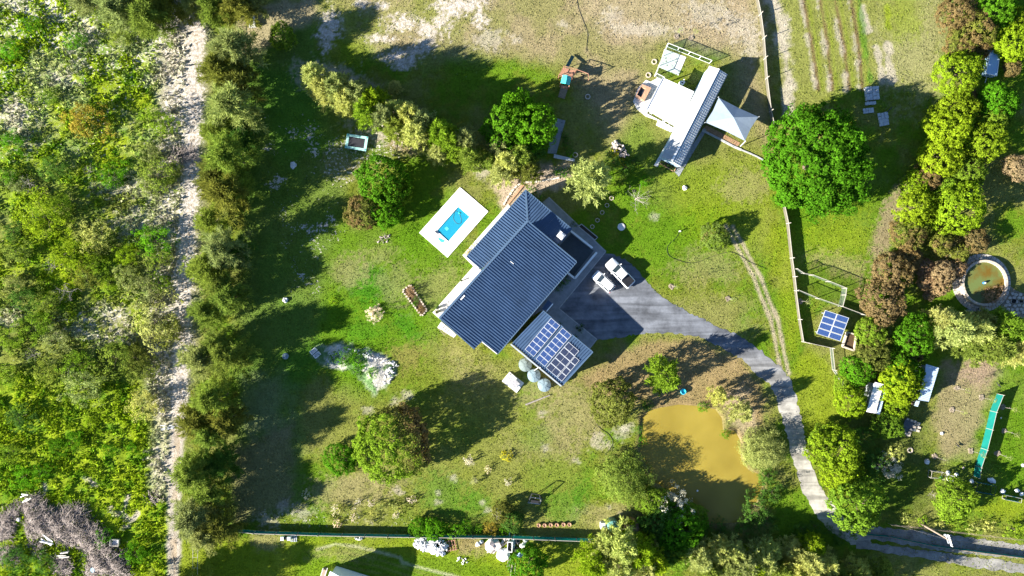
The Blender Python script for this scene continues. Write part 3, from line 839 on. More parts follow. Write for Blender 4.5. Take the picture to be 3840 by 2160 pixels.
KIND['willow'] = ([(scrub_crown('willow_crown', 4.9, 5.6, 240, 560, 34, 0.26), limbs('willow_trunk', 4.8, 4.0, 75, 9, 0.16, lo=0.15))], 4.9, 5.2)
KIND['bare'] = ([(None, limbs('bare_limbs', 4.2, 2.6, 85 + i, 12, 0.07, M_DEADWOOD, True, 0.12)) for i in range(3)], 2.6, 4.2)
KIND['sapling'] = ([(dome_crown('sapling_crown', 0.45, 1.2, 1.9, 16, 8, 4, 0.14, 0.12, 260 + i), limbs('sapling_stem', 3.4, 0.5, 95 + i, 5, 0.035, M_DEADWOOD, lo=0.5)) for i in range(2)], 0.5, 3.3)

PAL = {'yg': (0.112, 0.168, 0.008), 'fg': (0.034, 0.094, 0.005), 'gr': (0.046, 0.122, 0.006), 'dk': (0.040, 0.088, 0.014), 'br': (0.118, 0.088, 0.036), 'pk': (0.175, 0.125, 0.070), 'ol': (0.102, 0.140, 0.022),
       'pl': (0.205, 0.228, 0.066), 'gy': (0.135, 0.160, 0.050), 'lg': (0.090, 0.150, 0.012), 'or': (0.165, 0.130, 0.020), 'bu': (0.088, 0.100, 0.018), 've': (0.052, 0.140, 0.006), 'ye': (0.24, 0.22, 0.012), 'wh': (0.36, 0.33, 0.27)}
DESC = {'mound': 'rounded leafy', 'dome': 'dense domed', 'fig': 'huge spreading', 'sheoak': 'feathery sheoak', 'pine': 'plumed conifer', 'scrub': 'loose scrub', 'shrub': 'small', 'willow': 'weeping', 'bare': 'leafless', 'sapling': 'slender staked'}
CDESC = {'fg': 'deep green', 'yg': 'yellow-green', 'gr': 'bright green', 'dk': 'dark green', 'br': 'rusty brown', 'pk': 'pinkish tan', 'ol': 'olive', 'pl': 'pale yellowish', 'gy': 'grey-green', 'lg': 'light green', 'or': 'orange-tinged', 'bu': 'brownish green', 've': 'vivid green', 'ye': 'yellow-flowered', 'wh': 'whitish'}
NAME = {'mound': 'leafy_tree', 'dome': 'domed_tree', 'fig': 'spreading_tree', 'sheoak': 'sheoak_tree', 'pine': 'conifer_tree', 'scrub': 'scrub_bush', 'shrub': 'shrub', 'willow': 'weeping_tree', 'bare': 'bare_tree', 'sapling': 'sapling'}

def plant(kind, fx, fy, r_px, colr, label, group=None, flush=1.0, hs=1.0, base=False, cat=None, ang=None):
    """a tree whose crown shows at photograph pixel (fx, fy) with radius r_px"""
    protos, R, Ht = KIND[kind]
    k = random.randrange(len(protos)); cm, tm = protos[k]
    s = r_px / S / R
    h = Ht * s * hs
    s *= (H - h * 0.6) / H
    x, y = W(fx, fy, 0 if base else h * 0.6)
    root = empty(NAME[kind], (x, y, 0), random.uniform(0, 6.28) if ang is None else ang, label, cat or ('shrub' if kind in ('scrub', 'shrub') else 'tree'), group)
    root.scale = (s, s, s * hs)
    c = PAL[colr]; v = random.uniform(0.88, 1.12)
    if cm is not None:
        o = bpy.data.objects.new('crown', cm); COL.objects.link(o); o.parent = root
        o.color = (c[0] * v * random.uniform(.93, 1.07), c[1] * v, c[2], flush)
    o = bpy.data.objects.new('stems' if kind in ('scrub', 'shrub') else 'trunk', tm); COL.objects.link(o); o.parent = root
    return root

def plant_group(items, where, group, axis_=1, way='from the top', cat=None):
    """items: (fx, fy, r, kind, colour[, flush[, hs]]); labels name the look and the order in the group"""
    cnt = {}
    for it in sorted(items, key=lambda t: t[axis_]):
        key = (it[3], it[4])
        cnt[key] = cnt.get(key, 0) + 1
    seen = {}
    for it in sorted(items, key=lambda t: t[axis_]):
        fx, fy, r_, kd, c = it[:5]
        fl = it[5] if len(it) > 5 else 1.0; hs = it[6] if len(it) > 6 else 1.0
        key = (kd, c); seen[key] = seen.get(key, 0) + 1
        nm = {'scrub': 'bush', 'shrub': 'shrub', 'sapling': 'sapling', 'bare': 'tree', 'pine': '', 'sheoak': 'tree'}.get(kd, 'tree')
        lb = f"{CDESC[c] if kd != 'bare' else 'bleached'} {DESC[kd]} {nm}".strip()
        lb = (f"{lb} {where}" if cnt[key] == 1 else f"{lb} {where}, {ORD[seen[key] - 1]} {way}")
        plant(kd, fx, fy, r_, c, lb.replace('  ', ' '), group, fl, hs, cat=cat)

# --- sheoak row along the track
row = []
ys = np.linspace(195, 2010, 21)
for i, y in enumerate(ys):
    x = np.interp(y, [195, 500, 800, 1150, 1450, 1750, 2010], [862, 842, 822, 802, 780, 760, 752])
    row.append((x + (-30 if i % 2 else 24), y + random.uniform(-34, 34), random.uniform(70, 112), 'sheoak', random.choice(['ol', 'ol', 'gy', 'bu']), 1.0, random.uniform(.75, 1.15)))
for i, y in enumerate(np.linspace(300, 1960, 9)):
    x = np.interp(y, [195, 500, 800, 1150, 1450, 1750, 2010], [915, 900, 886, 868, 850, 832, 820])
    row.append((x + random.uniform(-14, 14), y + random.uniform(-30, 30), random.uniform(72, 98), 'sheoak', random.choice(['ol', 'dk', 'bu']), 1.0, random.uniform(.75, .95)))
plant_group(row, 'beside the sandy track', 'sheoaks along the sandy track')
plant_group([(330, 10, 70, 'sheoak', 'gy'), (450, 45, 95, 'sheoak', 'gy'), (560, 70, 100, 'sheoak', 'ol'), (625, 25, 80, 'sheoak', 'bu'), (500, 10, 80, 'sheoak', 'pl'), (730, 8, 70, 'sheoak', 'gy'), (800, 30, 80, 'sheoak', 'ol'), (890, 22, 85, 'sheoak', 'bu'), (960, 5, 60, 'sheoak', 'gy'), (440, 150, 50, 'scrub', 'ol')], 'heading the sandy track', 'trees at the head of the track', 0, 'from the left')
plant('mound', 1056, 130, 48, 'lg', 'round light green leafy tree alone beside the upper sheoaks')
# --- diagonal conifer row
plant_group([(1180, 292, 58, 'pine', 'pl', 1, 1.2), (1215, 335, 56, 'pine', 'pl', 1, 1.2), (1268, 330, 62, 'pine', 'gy', 1, 1.2), (1300, 372, 56, 'pine', 'pl', 1, 1.2), (1345, 355, 60, 'pine', 'gy', 1, 1.2), (1375, 420, 58, 'pine', 'lg', 1, 1.2), (1400, 380, 58, 'pine', 'yg', 1, 1.2), (1440, 440, 58, 'pine', 'gy', 1, 1.2), (1480, 420, 50, 'pine', 'pl', 1, 1.2), (1485, 480, 52, 'pine', 'ol', 1, 1.2), (1535, 440, 58, 'pine', 'pl', 1, 1.2), (1560, 500, 60, 'pine', 'pl', 1, 1.2), (1590, 460, 56, 'pine', 'gy', 1, 1.2), (1650, 500, 60, 'pine', 'lg', 1, 1.2), (1690, 540, 56, 'pine', 'lg', 1, 1.2), (1640, 575, 40, 'pine', 'pl', 1, 1.2), (1745, 530, 54, 'pine', 'gy', 1, 1.2), (1760, 590, 50, 'pine', 'ol', 1, 1.2), (1480, 325, 26, 'pine', 'pl', 1, 1.2)],
            'in the diagonal row', 'conifers in the diagonal row', 0, 'from the left')
plant_group([(1870, 560, 50, 'pine', 'gy'), (1905, 610, 58, 'pine', 'pl'), (1955, 590, 58, 'pine', 'ol'), (1880, 650, 48, 'pine', 'pl'), (1980, 640, 48, 'pine', 'bu'), (1830, 600, 40, 'pine', 'ol')], 'beside the brick path', 'conifers behind the main house', 0, 'from the left')
plant('mound', 1900, 480, 92, 'gr', 'broad bright green tree at the lower end of the conifer row, left half', hs=1.3)
plant('mound', 1990, 470, 94, 'gr', 'broad bright green tree next to the garden path, right half', hs=1.3)
plant('mound', 1950, 410, 70, 've', 'vivid green crown on top of the broad clump by the garden path', hs=1.3)
plant('mound', 1955, 545, 76, 'dk', 'dark green tree tucked under the broad green clump by the garden path')
# --- trees by the pool lawn
plant('mound', 1425, 668, 92, 'gr', 'bright green leafy tree on the lawn left of the pool', hs=1.2)
plant('mound', 1358, 800, 66, 'bu', 'rusty brown leafy tree at the foot of the green tree left of the pool', flush=0.45)
plant('mound', 1448, 792, 64, 'gr', 'green leafy tree beside the rusty brown one left of the pool')
plant('mound', 1470, 720, 58, 'lg', 'light green crown between the pool-side trees')
plant('dome', 1468, 1668, 146, 'lg', 'big round tree, green on the left and rusty on the right, lower lawn', flush=0.52, hs=1.12, ang=0.3)
plant('mound', 1277, 1728, 58, 'gr', 'low round green bush touching the big round tree', hs=0.7, cat='bush')
plant('pine', 2215, 672, 78, 'pl', 'tall pale yellow conifer between the house and the shed', hs=1.05)
plant('bare', 2392, 742, 62, 'wh', 'leafless twiggy tree right of the pale conifer')
plant('shrub', 2306, 575, 20, 'ye', 'yellow-flowered shrub on the rock pile')
plant('shrub', 2336, 605, 16, 'ye', 'smaller yellow-flowered shrub below the rock pile')
plant_group([(2300, 610, 34, 'scrub', 'dk'), (2345, 625, 36, 'scrub', 'dk'), (2375, 600, 24, 'scrub', 'dk'), (2420, 680, 26, 'scrub', 've'), (2330, 660, 26, 'scrub', 'ol')], 'below the rock pile', 'bushes below the rock pile', 0, 'from the left')
plant_group([(2128, 540, 24, 'scrub', 'dk'), (2140, 575, 20, 'scrub', 've'), (2118, 510, 16, 'scrub', 'dk'), (2105, 650, 18, 'shrub', 've'), (2085, 640, 16, 'shrub', 've'), (2120, 645, 16, 'shrub', 'gr')], 'beside the garden path', 'garden plants beside the path')
plant('fig', 3085, 600, 222, 'fg', 'huge spreading green tree right of the shed')
plant('mound', 2680, 884, 52, 'ol', 'small olive tree casting a round shadow on the lawn', flush=0.75)
# --- two rows of bright trees on the right
plant_group([(3600, 40, 66, 'mound', 'br', .35), (3675, 100, 74, 'mound', 'bu', .45), (3745, 42, 74, 'mound', 'gr'), (3615, 165, 60, 'mound', 'bu', .3), (3680, 168, 42, 'mound', 'br', .3), (3610, 268, 84, 'mound', 'yg', .85), (3628, 348, 36, 'mound', 'br', .3), (3592, 407, 74, 'mound', 'yg'), (3566, 497, 84, 'mound', 'yg'), (3531, 580, 80, 'mound', 'yg'),
             (3804, 160, 70, 'mound', 'yg'), (3804, 253, 34, 'mound', 'br', .4), (3830, 70, 44, 'mound', 'yg'), (3752, 378, 68, 'mound', 've'), (3738, 447, 64, 'mound', 'lg', .9), (3695, 527, 80, 'mound', 'yg'), (3675, 592, 40, 'mound', 'pk', .6), (3496, 660, 54, 'mound', 'br', .4), (3427, 702, 54, 'mound', 'yg'), (3441, 785, 74, 'mound', 'yg'), (3635, 650, 62, 'mound', 'lg'), (3600, 775, 92, 'mound', 'yg'), (3560, 720, 56, 'mound', 'lg'), (3824, 625, 50, 'mound', 'pk', .7)],
            'in the right-hand twin rows', 'bright trees in the twin rows')
plant_group([(3407, 889, 64, 'mound', 'bu', .35), (3541, 910, 52, 'mound', 'bu', .6), (3665, 904, 50, 'mound', 'br', .5), (3357, 1010, 76, 'mound', 'br', .45), (3417, 968, 50, 'mound', 'br', .5), (3476, 1005, 32, 'mound', 'pk', .8), (3545, 1020, 48, 'mound', 'pk', .8), (3588, 1010, 36, 'mound', 'pk', .8), (3474, 1063, 34, 'mound', 'pk', .8), (3525, 1065, 42, 'mound', 'pk', .8), (3487, 1108, 20, 'mound', 'pk', .9), (3332, 1132, 84, 'mound', 'br', .5), (3600, 950, 40, 'mound', 'bu', .6)],
            'left of the reservoir', 'rusty trees left of the reservoir')
plant('bare', 3560, 945, 34, 'wh', 'bleached dead tree among the rusty trees by the reservoir')
plant_group([(3272, 1242, 60, 'mound', 'lg', .9), (3441, 1257, 74, 'mound', 'gr'), (3272, 1335, 64, 'mound', 'bu', .8), (3223, 1390, 58, 'mound', 'gr'), (3392, 1392, 70, 'mound', 'gr'), (3417, 1330, 44, 'mound', 'br', .6), (3382, 1440, 82, 'mound', 'yg'), (3202, 1505, 62, 'mound', 'yg'), (3337, 1589, 54, 'mound', 'lg'), (3360, 1520, 50, 'mound', 'yg'), (3170, 1440, 40, 'mound', 'lg')],
            'in the shed grove', 'trees in the grove round the sheds')
plant_group([(3576, 1235, 70, 'pine', 'pl'), (3655, 1240, 64, 'pine', 'pl'), (3725, 1306, 72, 'pine', 'ol'), (3775, 1235, 72, 'pine', 'lg'), (3820, 1300, 70, 'pine', 'pl'), (3530, 1200, 50, 'pine', 'pl'), (3690, 1200, 40, 'pine', 'gy'), (3640, 1300, 50, 'pine', 'ol')], 'below the round reservoir', 'conifers below the reservoir', 0, 'from the left')
plant_group([(3145, 1700, 92, 'mound', 'yg', 1, 1.1), (3160, 1785, 70, 'mound', 'yg'), (3228, 1900, 96, 'mound', 'lg', 1, 1.1), (3100, 1650, 56, 'mound', 'lg'), (3590, 1880, 76, 'mound', 'lg', .95), (3352, 1762, 46, 'scrub', 'wh'), (3357, 1698, 40, 'scrub', 'pl'), (3290, 1740, 60, 'scrub', 'dk'), (3240, 1640, 46, 'scrub', 'dk')],
            'along the bend of the lane', 'trees along the bend of the lane')
plant('bare', 3500, 1858, 26, 'wh', 'small dead twiggy bush left of the light green tree in the lower paddock')
# --- round the pond
plant('mound', 2302, 1505, 84, 'bu', 'dense brownish green tree left of the pond', flush=0.85, hs=1.15)
plant('pine', 2492, 1412, 66, 'lg', 'light green conifer above the pond')
plant('willow', 2344, 1802, 92, 'ol', 'large pale weeping bush on the left bank of the pond')
plant('willow', 2868, 1690, 76, 'gy', 'pale round weeping bush between the pond and the lane')
plant_group([(2695, 1488, 36, 'pine', 'pl'), (2780, 1545, 46, 'pine', 'pl'), (2635, 1530, 22, 'scrub', 'gr'), (2725, 1630, 20, 'scrub', 'gr'), (2410, 1650, 20, 'scrub', 'gr'), (2402, 1610, 18, 'scrub', 'dk'), (2840, 1905, 56, 'scrub', 'dk'), (2895, 1850, 50, 'scrub', 'dk'), (2880, 1790, 40, 'scrub', 'dk'), (2870, 1960, 50, 'scrub', 'dk'), (2700, 1985, 40, 'scrub', 'dk'), (2790, 1990, 44, 'scrub', 'dk'), (2640, 1980, 34, 'scrub', 'dk'), (2430, 1520, 24, 'scrub', 'dk')],
            'on the bank of the pond', 'bushes round the pond')
plant_group([(2447, 1885, 58, 'mound', 'lg'), (2535, 1905, 76, 'scrub', 'wh'), (2566, 2000, 84, 'mound', 'gr'), (2480, 1970, 70, 'mound', 'dk'), (2590, 1940, 56, 'mound', 'lg'), (2566, 2076, 66, 'mound', 'lg'), (2500, 2060, 60, 'mound', 'dk')], 'in the clump below the pond', 'trees in the clump below the pond')
plant_group([(2332, 2045, 76, 'pine', 'pl'), (2392, 2060, 72, 'pine', 'yg'), (2228, 2105, 66, 'pine', 'yg'), (2318, 2125, 72, 'pine', 'pl'), (2410, 2120, 62, 'pine', 'pl'), (2447, 2040, 34, 'pine', 'pl'), (2695, 2066, 52, 'pine', 'pl'), (2655, 2135, 48, 'pine', 'ol'), (2790, 2112, 60, 'pine', 'gy'), (2857, 2100, 58, 'pine', 'pl'), (2730, 2130, 50, 'pine', 'gy'), (2962, 2055, 42, 'pine', 'pl'), (3050, 2048, 46, 'pine', 'yg'), (3029, 2105, 64, 'pine', 'pl'), (2920, 2138, 50, 'pine', 'ol'), (3218, 2138, 46, 'pine', 'pl'), (3302, 2138, 46, 'pine', 'ol'), (2315, 1985, 20, 'pine', 'pl'), (2275, 2075, 60, 'pine', 'pl'), (2455, 2100, 60, 'pine', 'yg'), (2620, 2090, 58, 'pine', 'pl'), (2750, 2070, 50, 'pine', 'pl'), (2820, 2130, 60, 'pine', 'yg'), (2890, 2065, 44, 'pine', 'pl'), (2990, 2130, 56, 'pine', 'pl'), (3090, 2112, 54, 'pine', 'pl'), (3130, 2142, 46, 'pine', 'ol')],
            'along the bottom edge', 'conifers along the bottom edge', 0, 'from the left')
plant('mound', 1985, 2118, 66, 'gr', 'bright green round bush below the teal fence, left of the conifers', hs=.9)
plant_group([(3010, 1985, 34, 'scrub', 'dk'), (3060, 1975, 34, 'scrub', 'dk'), (3150, 2030, 30, 'scrub', 'dk'), (3110, 1990, 24, 'scrub', 'dk')], 'at the corner of the lane', 'dark bushes at the lane corner', 0, 'from the left')
plant_group([(x, 2200 + (i % 2) * 40, 88, 'sheoak', 'ol', 1, 1.1) for i, x in enumerate(range(3000, 3340, 85))] + [(x, 2240, 80, 'sheoak', 'ol') for x in (560, 650, 760)], 'just below the bottom edge', 'shade trees below the bottom edge', 0, 'from the left')
# --- along the bottom fence
plant_group([(1575, 1978, 38, 'mound', 'gr', 1, .8), (1625, 1984, 42, 'mound', 've', 1, .8), (1705, 1990, 34, 'scrub', 've'), (1745, 1982, 26, 'scrub', 've'), (1795, 1990, 18, 'scrub', 'gr'), (1838, 1985, 30, 'scrub', 'or'), (1885, 1930, 40, 'mound', 'bu', .8), (1915, 1960, 40, 'mound', 'dk'), (1890, 1998, 22, 'scrub', 'gr'), (1870, 1935, 22, 'scrub', 'wh')], 'against the bottom fence', 'bushes against the bottom fence', 0, 'from the left')
plant('shrub', 1899, 1708, 22, 'ye', 'small bright yellow shrub alone on the lower lawn')
sap = zone(960, 1440, [(380, 840), (590, 950), (650, 955), (770, 885), (870, 905), (940, 925), (985, 935), (1050, 915), (1085, 940), (875, 970), (735, 1015), (855, 1045), (1060, 990), (550, 1030), (1170, 880), (610, 1055), (1650, 735), (1605, 580), (1745, 645), (1905, 745), (300, 940), (350, 930)])
plant_group([(x, y, random.uniform(12, 18), 'shrub', random.choice(['wh', 'wh', 'pl']), 1.0, 1.5) for x, y in sap], 'planted on the lower lawn', 'young shrubs on the lower lawn', 0, 'from the left')
# --- wild bushes west of the track
plant_group([(293, 447, 76, 'scrub', 'or', 1, 1.35), (586, 457, 60, 'scrub', 'lg', 1, 1.35), (556, 571, 45, 'scrub', 'gy', 1, 1.35), (586, 660, 74, 'scrub', 'ol', 1, 1.35), (412, 655, 60, 'scrub', 've', 1, 1.35), (283, 150, 38, 'scrub', 've', 1, 1.35), (189, 626, 52, 'scrub', 'dk', 1, 1.35), (30, 527, 50, 'scrub', 've', 1, 1.35), (540, 700, 50, 'scrub', 'gy', 1, 1.35), (640, 640, 40, 'scrub', 'ol', 1, 1.35), (60, 690, 40, 'scrub', 'gy', 1, 1.35), (110, 85, 34, 'scrub', 've', 1, 1.35), (30, 190, 40, 'scrub', 've', 1, 1.35), (180, 360, 34, 'scrub', 'lg', 1, 1.35), (30, 660, 34, 'scrub', 've', 1, 1.35)],
            'in the upper-left stony scrub', 'bushes in the stony scrub')
plant_group([(130, 815, 92, 'scrub', 'yg', 1, 1.5), (205, 770, 60, 'scrub', 'lg', 1, 1.5), (348, 890, 66, 'scrub', 'pl', 1, 1.5), (566, 905, 76, 'scrub', 've', 1, 1.2), (462, 958, 44, 'scrub', 'yg', 1, 1.5), (348, 988, 44, 'scrub', 'lg', 1, 1.5), (595, 968, 48, 'scrub', 'ol', 1, 1.5), (245, 955, 70, 'scrub', 'yg', 1, 1.5), (527, 1083, 60, 'scrub', 'gy', 1, 1.5), (407, 1068, 34, 'scrub', 'yg', 1, 1.5), (571, 1222, 96, 'scrub', 'pl', 1, 1.2), (620, 1240, 60, 'scrub', 'bu', 1, 1.5), (422, 1336, 76, 'scrub', 'ol', 1, 1.2), (124, 1217, 62, 'scrub', 'lg', 1, 1.5), (30, 1277, 52, 'scrub', 'lg', 1, 1.5), (189, 1277, 60, 'scrub', 'gy', 1, 1.5), (164, 1132, 54, 'scrub', 'ol', 1, 1.5), (70, 1117, 60, 'scrub', 'dk', 1, 1.2), (38, 1060, 46, 'scrub', 'gy', 1, 1.5), (278, 1366, 60, 'scrub', 'lg', 1, 1.5), (537, 1396, 52, 'scrub', 'ol', 1, 1.5), (298, 1462, 76, 'scrub', 'gy', 1, 1.5), (522, 1520, 62, 'scrub', 'pl', 1, 1.5), (65, 1564, 56, 'scrub', 'dk', 1, 1.2), (300, 1040, 50, 'scrub', 'bu', 1, 1.5), (470, 1030, 46, 'scrub', 'gy', 1, 1.5), (60, 940, 56, 'scrub', 'ol', 1, 1.5), (500, 1340, 50, 'scrub', 'bu', 1, 1.5), (20, 1420, 50, 'scrub', 'lg', 1, 1.5), (160, 1400, 56, 'scrub', 'ol', 1, 1.5), (40, 870, 40, 'scrub', 'dk', 1, 1.2), (600, 1060, 44, 'scrub', 'lg', 1, 1.5)],
            'in the thick left scrub', 'bushes in the thick scrub')
plant_group([(490, 1680, 24, 'scrub', 've'), (410, 1690, 30, 'scrub', 've'), (80, 1790, 50, 'scrub', 've'), (150, 1770, 40, 'scrub', 'gr'), (270, 1650, 40, 'scrub', 've'), (330, 1590, 30, 'scrub', 'yg'), (210, 1680, 36, 'scrub', 'gr'), (390, 2020, 40, 'scrub', 've'), (500, 2080, 50, 'scrub', 've'), (40, 2100, 60, 'scrub', 'dk'), (160, 2120, 46, 'scrub', 'dk'), (30, 1700, 46, 'scrub', 'lg')], 'in the lower-left weeds', 'bushes in the green weeds')
plant_group([(243, 1093, 58, 'bare', 'wh'), (189, 998, 44, 'bare', 'wh'), (120, 1330, 40, 'bare', 'wh'), (330, 640, 30, 'bare', 'wh'), (255, 190, 34, 'bare', 'wh'), (610, 420, 30, 'bare', 'wh'), (260, 1400, 40, 'bare', 'wh'), (100, 690, 44, 'bare', 'wh')], 'standing in the wild scrub', 'dead trees in the scrub')
# --- bare saplings with mulch rings
M_MULCH = mat('pale_mulch', (0.21, 0.17, 0.12), 0.95, 0.4, 4.0, bump=0.05, bscale=12)
sp_list = [(2519, 1075), (2730, 1120), (2590, 143), (2536, 138), (3588, 1455), (3680, 1490), (3570, 1535), (3640, 1690), (3760, 1525), (3765, 1615), (3740, 1700), (3505, 1710), (3000, 1130), (1440, 905), (1450, 885), (1425, 1180), (1720, 1345)]
for i, (x, y) in enumerate(sorted(sp_list)):
    wx, wy = W(x, y)
    near = 'lawn right of the parked cars' if 2500 < x < 2760 and y > 900 else 'dry field above the shed' if y < 200 else 'lower right paddock' if x > 3400 else 'round bed below the rusty tree' if y < 950 and x < 1500 else 'lawn left of the flower bed' if y < 1200 and x < 1500 else 'rough ground below the main roof' if x < 1800 else 'strip beside the netting pen'
    plant('sapling', x, y, 11.5, 'gy', f'bare staked sapling on the {near}, {ORD[i]} sapling from the left', 'staked saplings', hs=1.15 if x > 2400 else .8, base=True)
    if x > 1800:
        mb = MB(); n = 14
        mb.lathe([(0.50, -0.02), (0.4, 0.10), (0.25, 0.12), (0.05, 0.07)], 12, (wx, wy))
        for j in range(len(mb.v)):
            a = mb.v[j]; mb.v[j] = (a[0] + random.uniform(-.12, .12), a[1] + random.uniform(-.12, .12), a[2] + random.uniform(-.02, .03) * (a[2] > 0))
        tag(mb.build('mulch_ring', M_MULCH, origin=(wx, wy, 0)), f'ragged pale mulch ring round a sapling, {ORD[i]} sapling from the left', 'mulch', 'mulch rings')

# ------------------------------------------------------------------ weeds and grass tufts (nobody could count them)
def tufts(name, n, box, dens, size, m, seed, up_=0.8, asp=0.5, lift=0.5, bright=1.0):
    r = np.random.default_rng(seed)
    fx = r.uniform(box[0], box[2], n); fy = r.uniform(box[1], box[3], n)
    ix = np.clip(np.searchsorted(GXa, (fx - 1920) / S), 0, len(GXa) - 1); iy = np.clip(np.searchsorted(GYa, (1080 - fy) / S), 0, len(GYa) - 1)
    p = dens[iy, ix]
    keep = r.random(n) < p
    fx, fy, ix, iy = fx[keep], fy[keep], ix[keep], iy[keep]; n = len(fx)
    s = size * (0.5 + r.random(n))
    Nn = unit(np.stack([r.normal(size=n), r.normal(size=n), np.full(n, up_)], -1))
    T = unit(np.cross(Nn, r.normal(size=(n, 3)))); B = np.cross(Nn, T)
    C = np.stack([(fx - 1920) / S, (1080 - fy) / S, GZ[iy, ix] + s * lift * r.random(n)], -1)
    me = quads_mesh(name, C, T * (s * .5)[:, None], B * (s * .5 * asp)[:, None], np.ones((n, 3), np.float32), m)
    c = col[iy, ix] * (0.6 + 0.9 * r.random(n))[:, None] * bright
    c[:, 1] *= 1.0 + 0.15 * r.random(n)
    t = np.ones((n, 4, 4), np.float32); t[:, :, :3] = c[:, None, :]
    me.color_attributes['leaf'].data.foreach_set('color', t.ravel())
    o = bpy.data.objects.new(name, me); COL.objects.link(o)
    return o

def tuft_material():
    m = bpy.data.materials.new('grass_blades'); m.use_nodes = True
    nt = m.node_tree; N, L = nt.nodes, nt.links
    for n in list(N): N.remove(n)
    out = N.new('ShaderNodeOutputMaterial'); at = N.new('ShaderNodeVertexColor'); at.layer_name = 'leaf'
    df = N.new('ShaderNodeBsdfDiffuse'); tr = N.new('ShaderNodeBsdfTranslucent'); ms = N.new('ShaderNodeMixShader')
    L.new(at.outputs['Color'], df.inputs['Color']); L.new(at.outputs['Color'], tr.inputs['Color']); ms.inputs[0].default_value = 0.3
    L.new(df.outputs[0], ms.inputs[1]); L.new(tr.outputs[0], ms.inputs[2]); L.new(ms.outputs[0], out.inputs['Surface'])
    return m
M_TUFT = tuft_material()
track_d = d_line(FX, FY, TRACK)
open_ = (track_d > 34).astype(np.float32)
hard = np.minimum.reduce([d_poly(FX, FY, DECK), d_poly(FX, FY, PAV), d_poly(FX, FY, up_edge + lo_edge[::-1]), dpond, d_poly(FX, FY, [(1777, 997), (1806, 1014), (1650, 1197), (1622, 1172)])])
open_ *= (hard > 3)
sandy = np.clip((col.min(-1) - 0.16) / 0.15, 0, 1)
clumpy = np.clip((fbm(FX, FY, 24, 301, 3) - 0.36) * 4, 0, 1)
tag(tufts('weeds', 120000, (-40, -20, 745, 2180), mwild * open_ * clumpy * (1 - sandy) , 0.42, M_TUFT, 401, 0.7, 0.55, 0.9, 1.25), 'rank green weeds and low scrub west of the sandy track', 'weeds', None, 'stuff')
tag(tufts('grass', 330000, (690, -20, 3900, 2180), (1 - mwild) * open_ * (1 - sandy) * (0.35 + 0.65 * clumpy), 0.17, M_TUFT, 402, 0.7, 0.5, 0.5), 'short grass tufts over the lawns and fields', 'grass', None, 'stuff')
# ------------------------------------------------------------------ buildings
M_ROOF = mat('navy_roof_steel', (0.048, 0.088, 0.158), 0.42, 0.22, 0.35, metal=0.0, spec=0.5)
M_ROOFCAP = mat('navy_flashing', (0.065, 0.110, 0.175), 0.45, 0.1, 1.0, spec=0.5)
M_WALL = mat('cream_plaster', (0.46, 0.42, 0.33), 0.9, 0.12, 1.2)
M_WALLB = mat('grey_plaster', (0.34, 0.37, 0.38), 0.9, 0.12, 1.2)
M_WHITE = mat('white_paint', (0.72, 0.71, 0.68), 0.6, 0.06, 2.0)
M_GLASS = mat('dark_glass', (0.02, 0.03, 0.04), 0.08, 0.1, 1.0, spec=0.6)
M_DARKMETAL = mat('dark_metal', (0.03, 0.03, 0.035), 0.5, 0.2, 3.0)
M_STEEL = mat('galvanised_steel', (0.46, 0.48, 0.50), 0.45, 0.12, 2.5, metal=0.3, spec=0.5)
M_WOOD = mat('weathered_timber', (0.26, 0.20, 0.15), 0.85, 0.25, 4.0)
M_REDWOOD = mat('red_stained_timber', (0.34, 0.17, 0.11), 0.8, 0.2, 4.0)
M_BRICK = mat('terracotta_brick', (0.42, 0.24, 0.15), 0.9, 0.25, 3.0)
M_PALEBRICK = mat('pale_block', (0.46, 0.39, 0.31), 0.9, 0.2, 3.0)

def inset(poly, d):
    c = centroid(poly)
    return [(c[0] + (x - c[0]) * (1 - d / math.dist((x, y), c)), c[1] + (y - c[1]) * (1 - d / math.dist((x, y), c))) for x, y in poly]

def wall_opening(parent, a, b, t, w, z0, z1, name, m, frame=True):
    """door or window standing proud of the wall line a-b at fraction t"""
    d = Vector((b[0] - a[0], b[1] - a[1], 0)); L = d.length; d.normalize()
    c = Vector((a[0], a[1], 0)) + d * L * t
    o = MB().beam(c - d * w / 2 + Vector((0, 0, (z0 + z1) / 2)), c + d * w / 2 + Vector((0, 0, (z0 + z1) / 2)), 0.30, z1 - z0).build(name, m, parent)
    if frame:
        f = MB()
        for zz in (z0 - 0.04, z1 + 0.04):
            f.beam(c - d * (w / 2 + .06) + Vector((0, 0, zz)), c + d * (w / 2 + .06) + Vector((0, 0, zz)), 0.34, 0.08)
        for s_ in (-1, 1):
            p = c + d * s_ * (w / 2 + 0.03)
            f.box((p.x, p.y, (z0 + z1) / 2), (0.07, 0.34, z1 - z0), math.atan2(d.y, d.x))
        off = Vector((0, 0, 0))
        f.build('frame', M_WHITE, o, origin=None)
    return o

def oriented(mb):            # (kept simple: parts are built in world coordinates and shifted to their parent)
    return mb

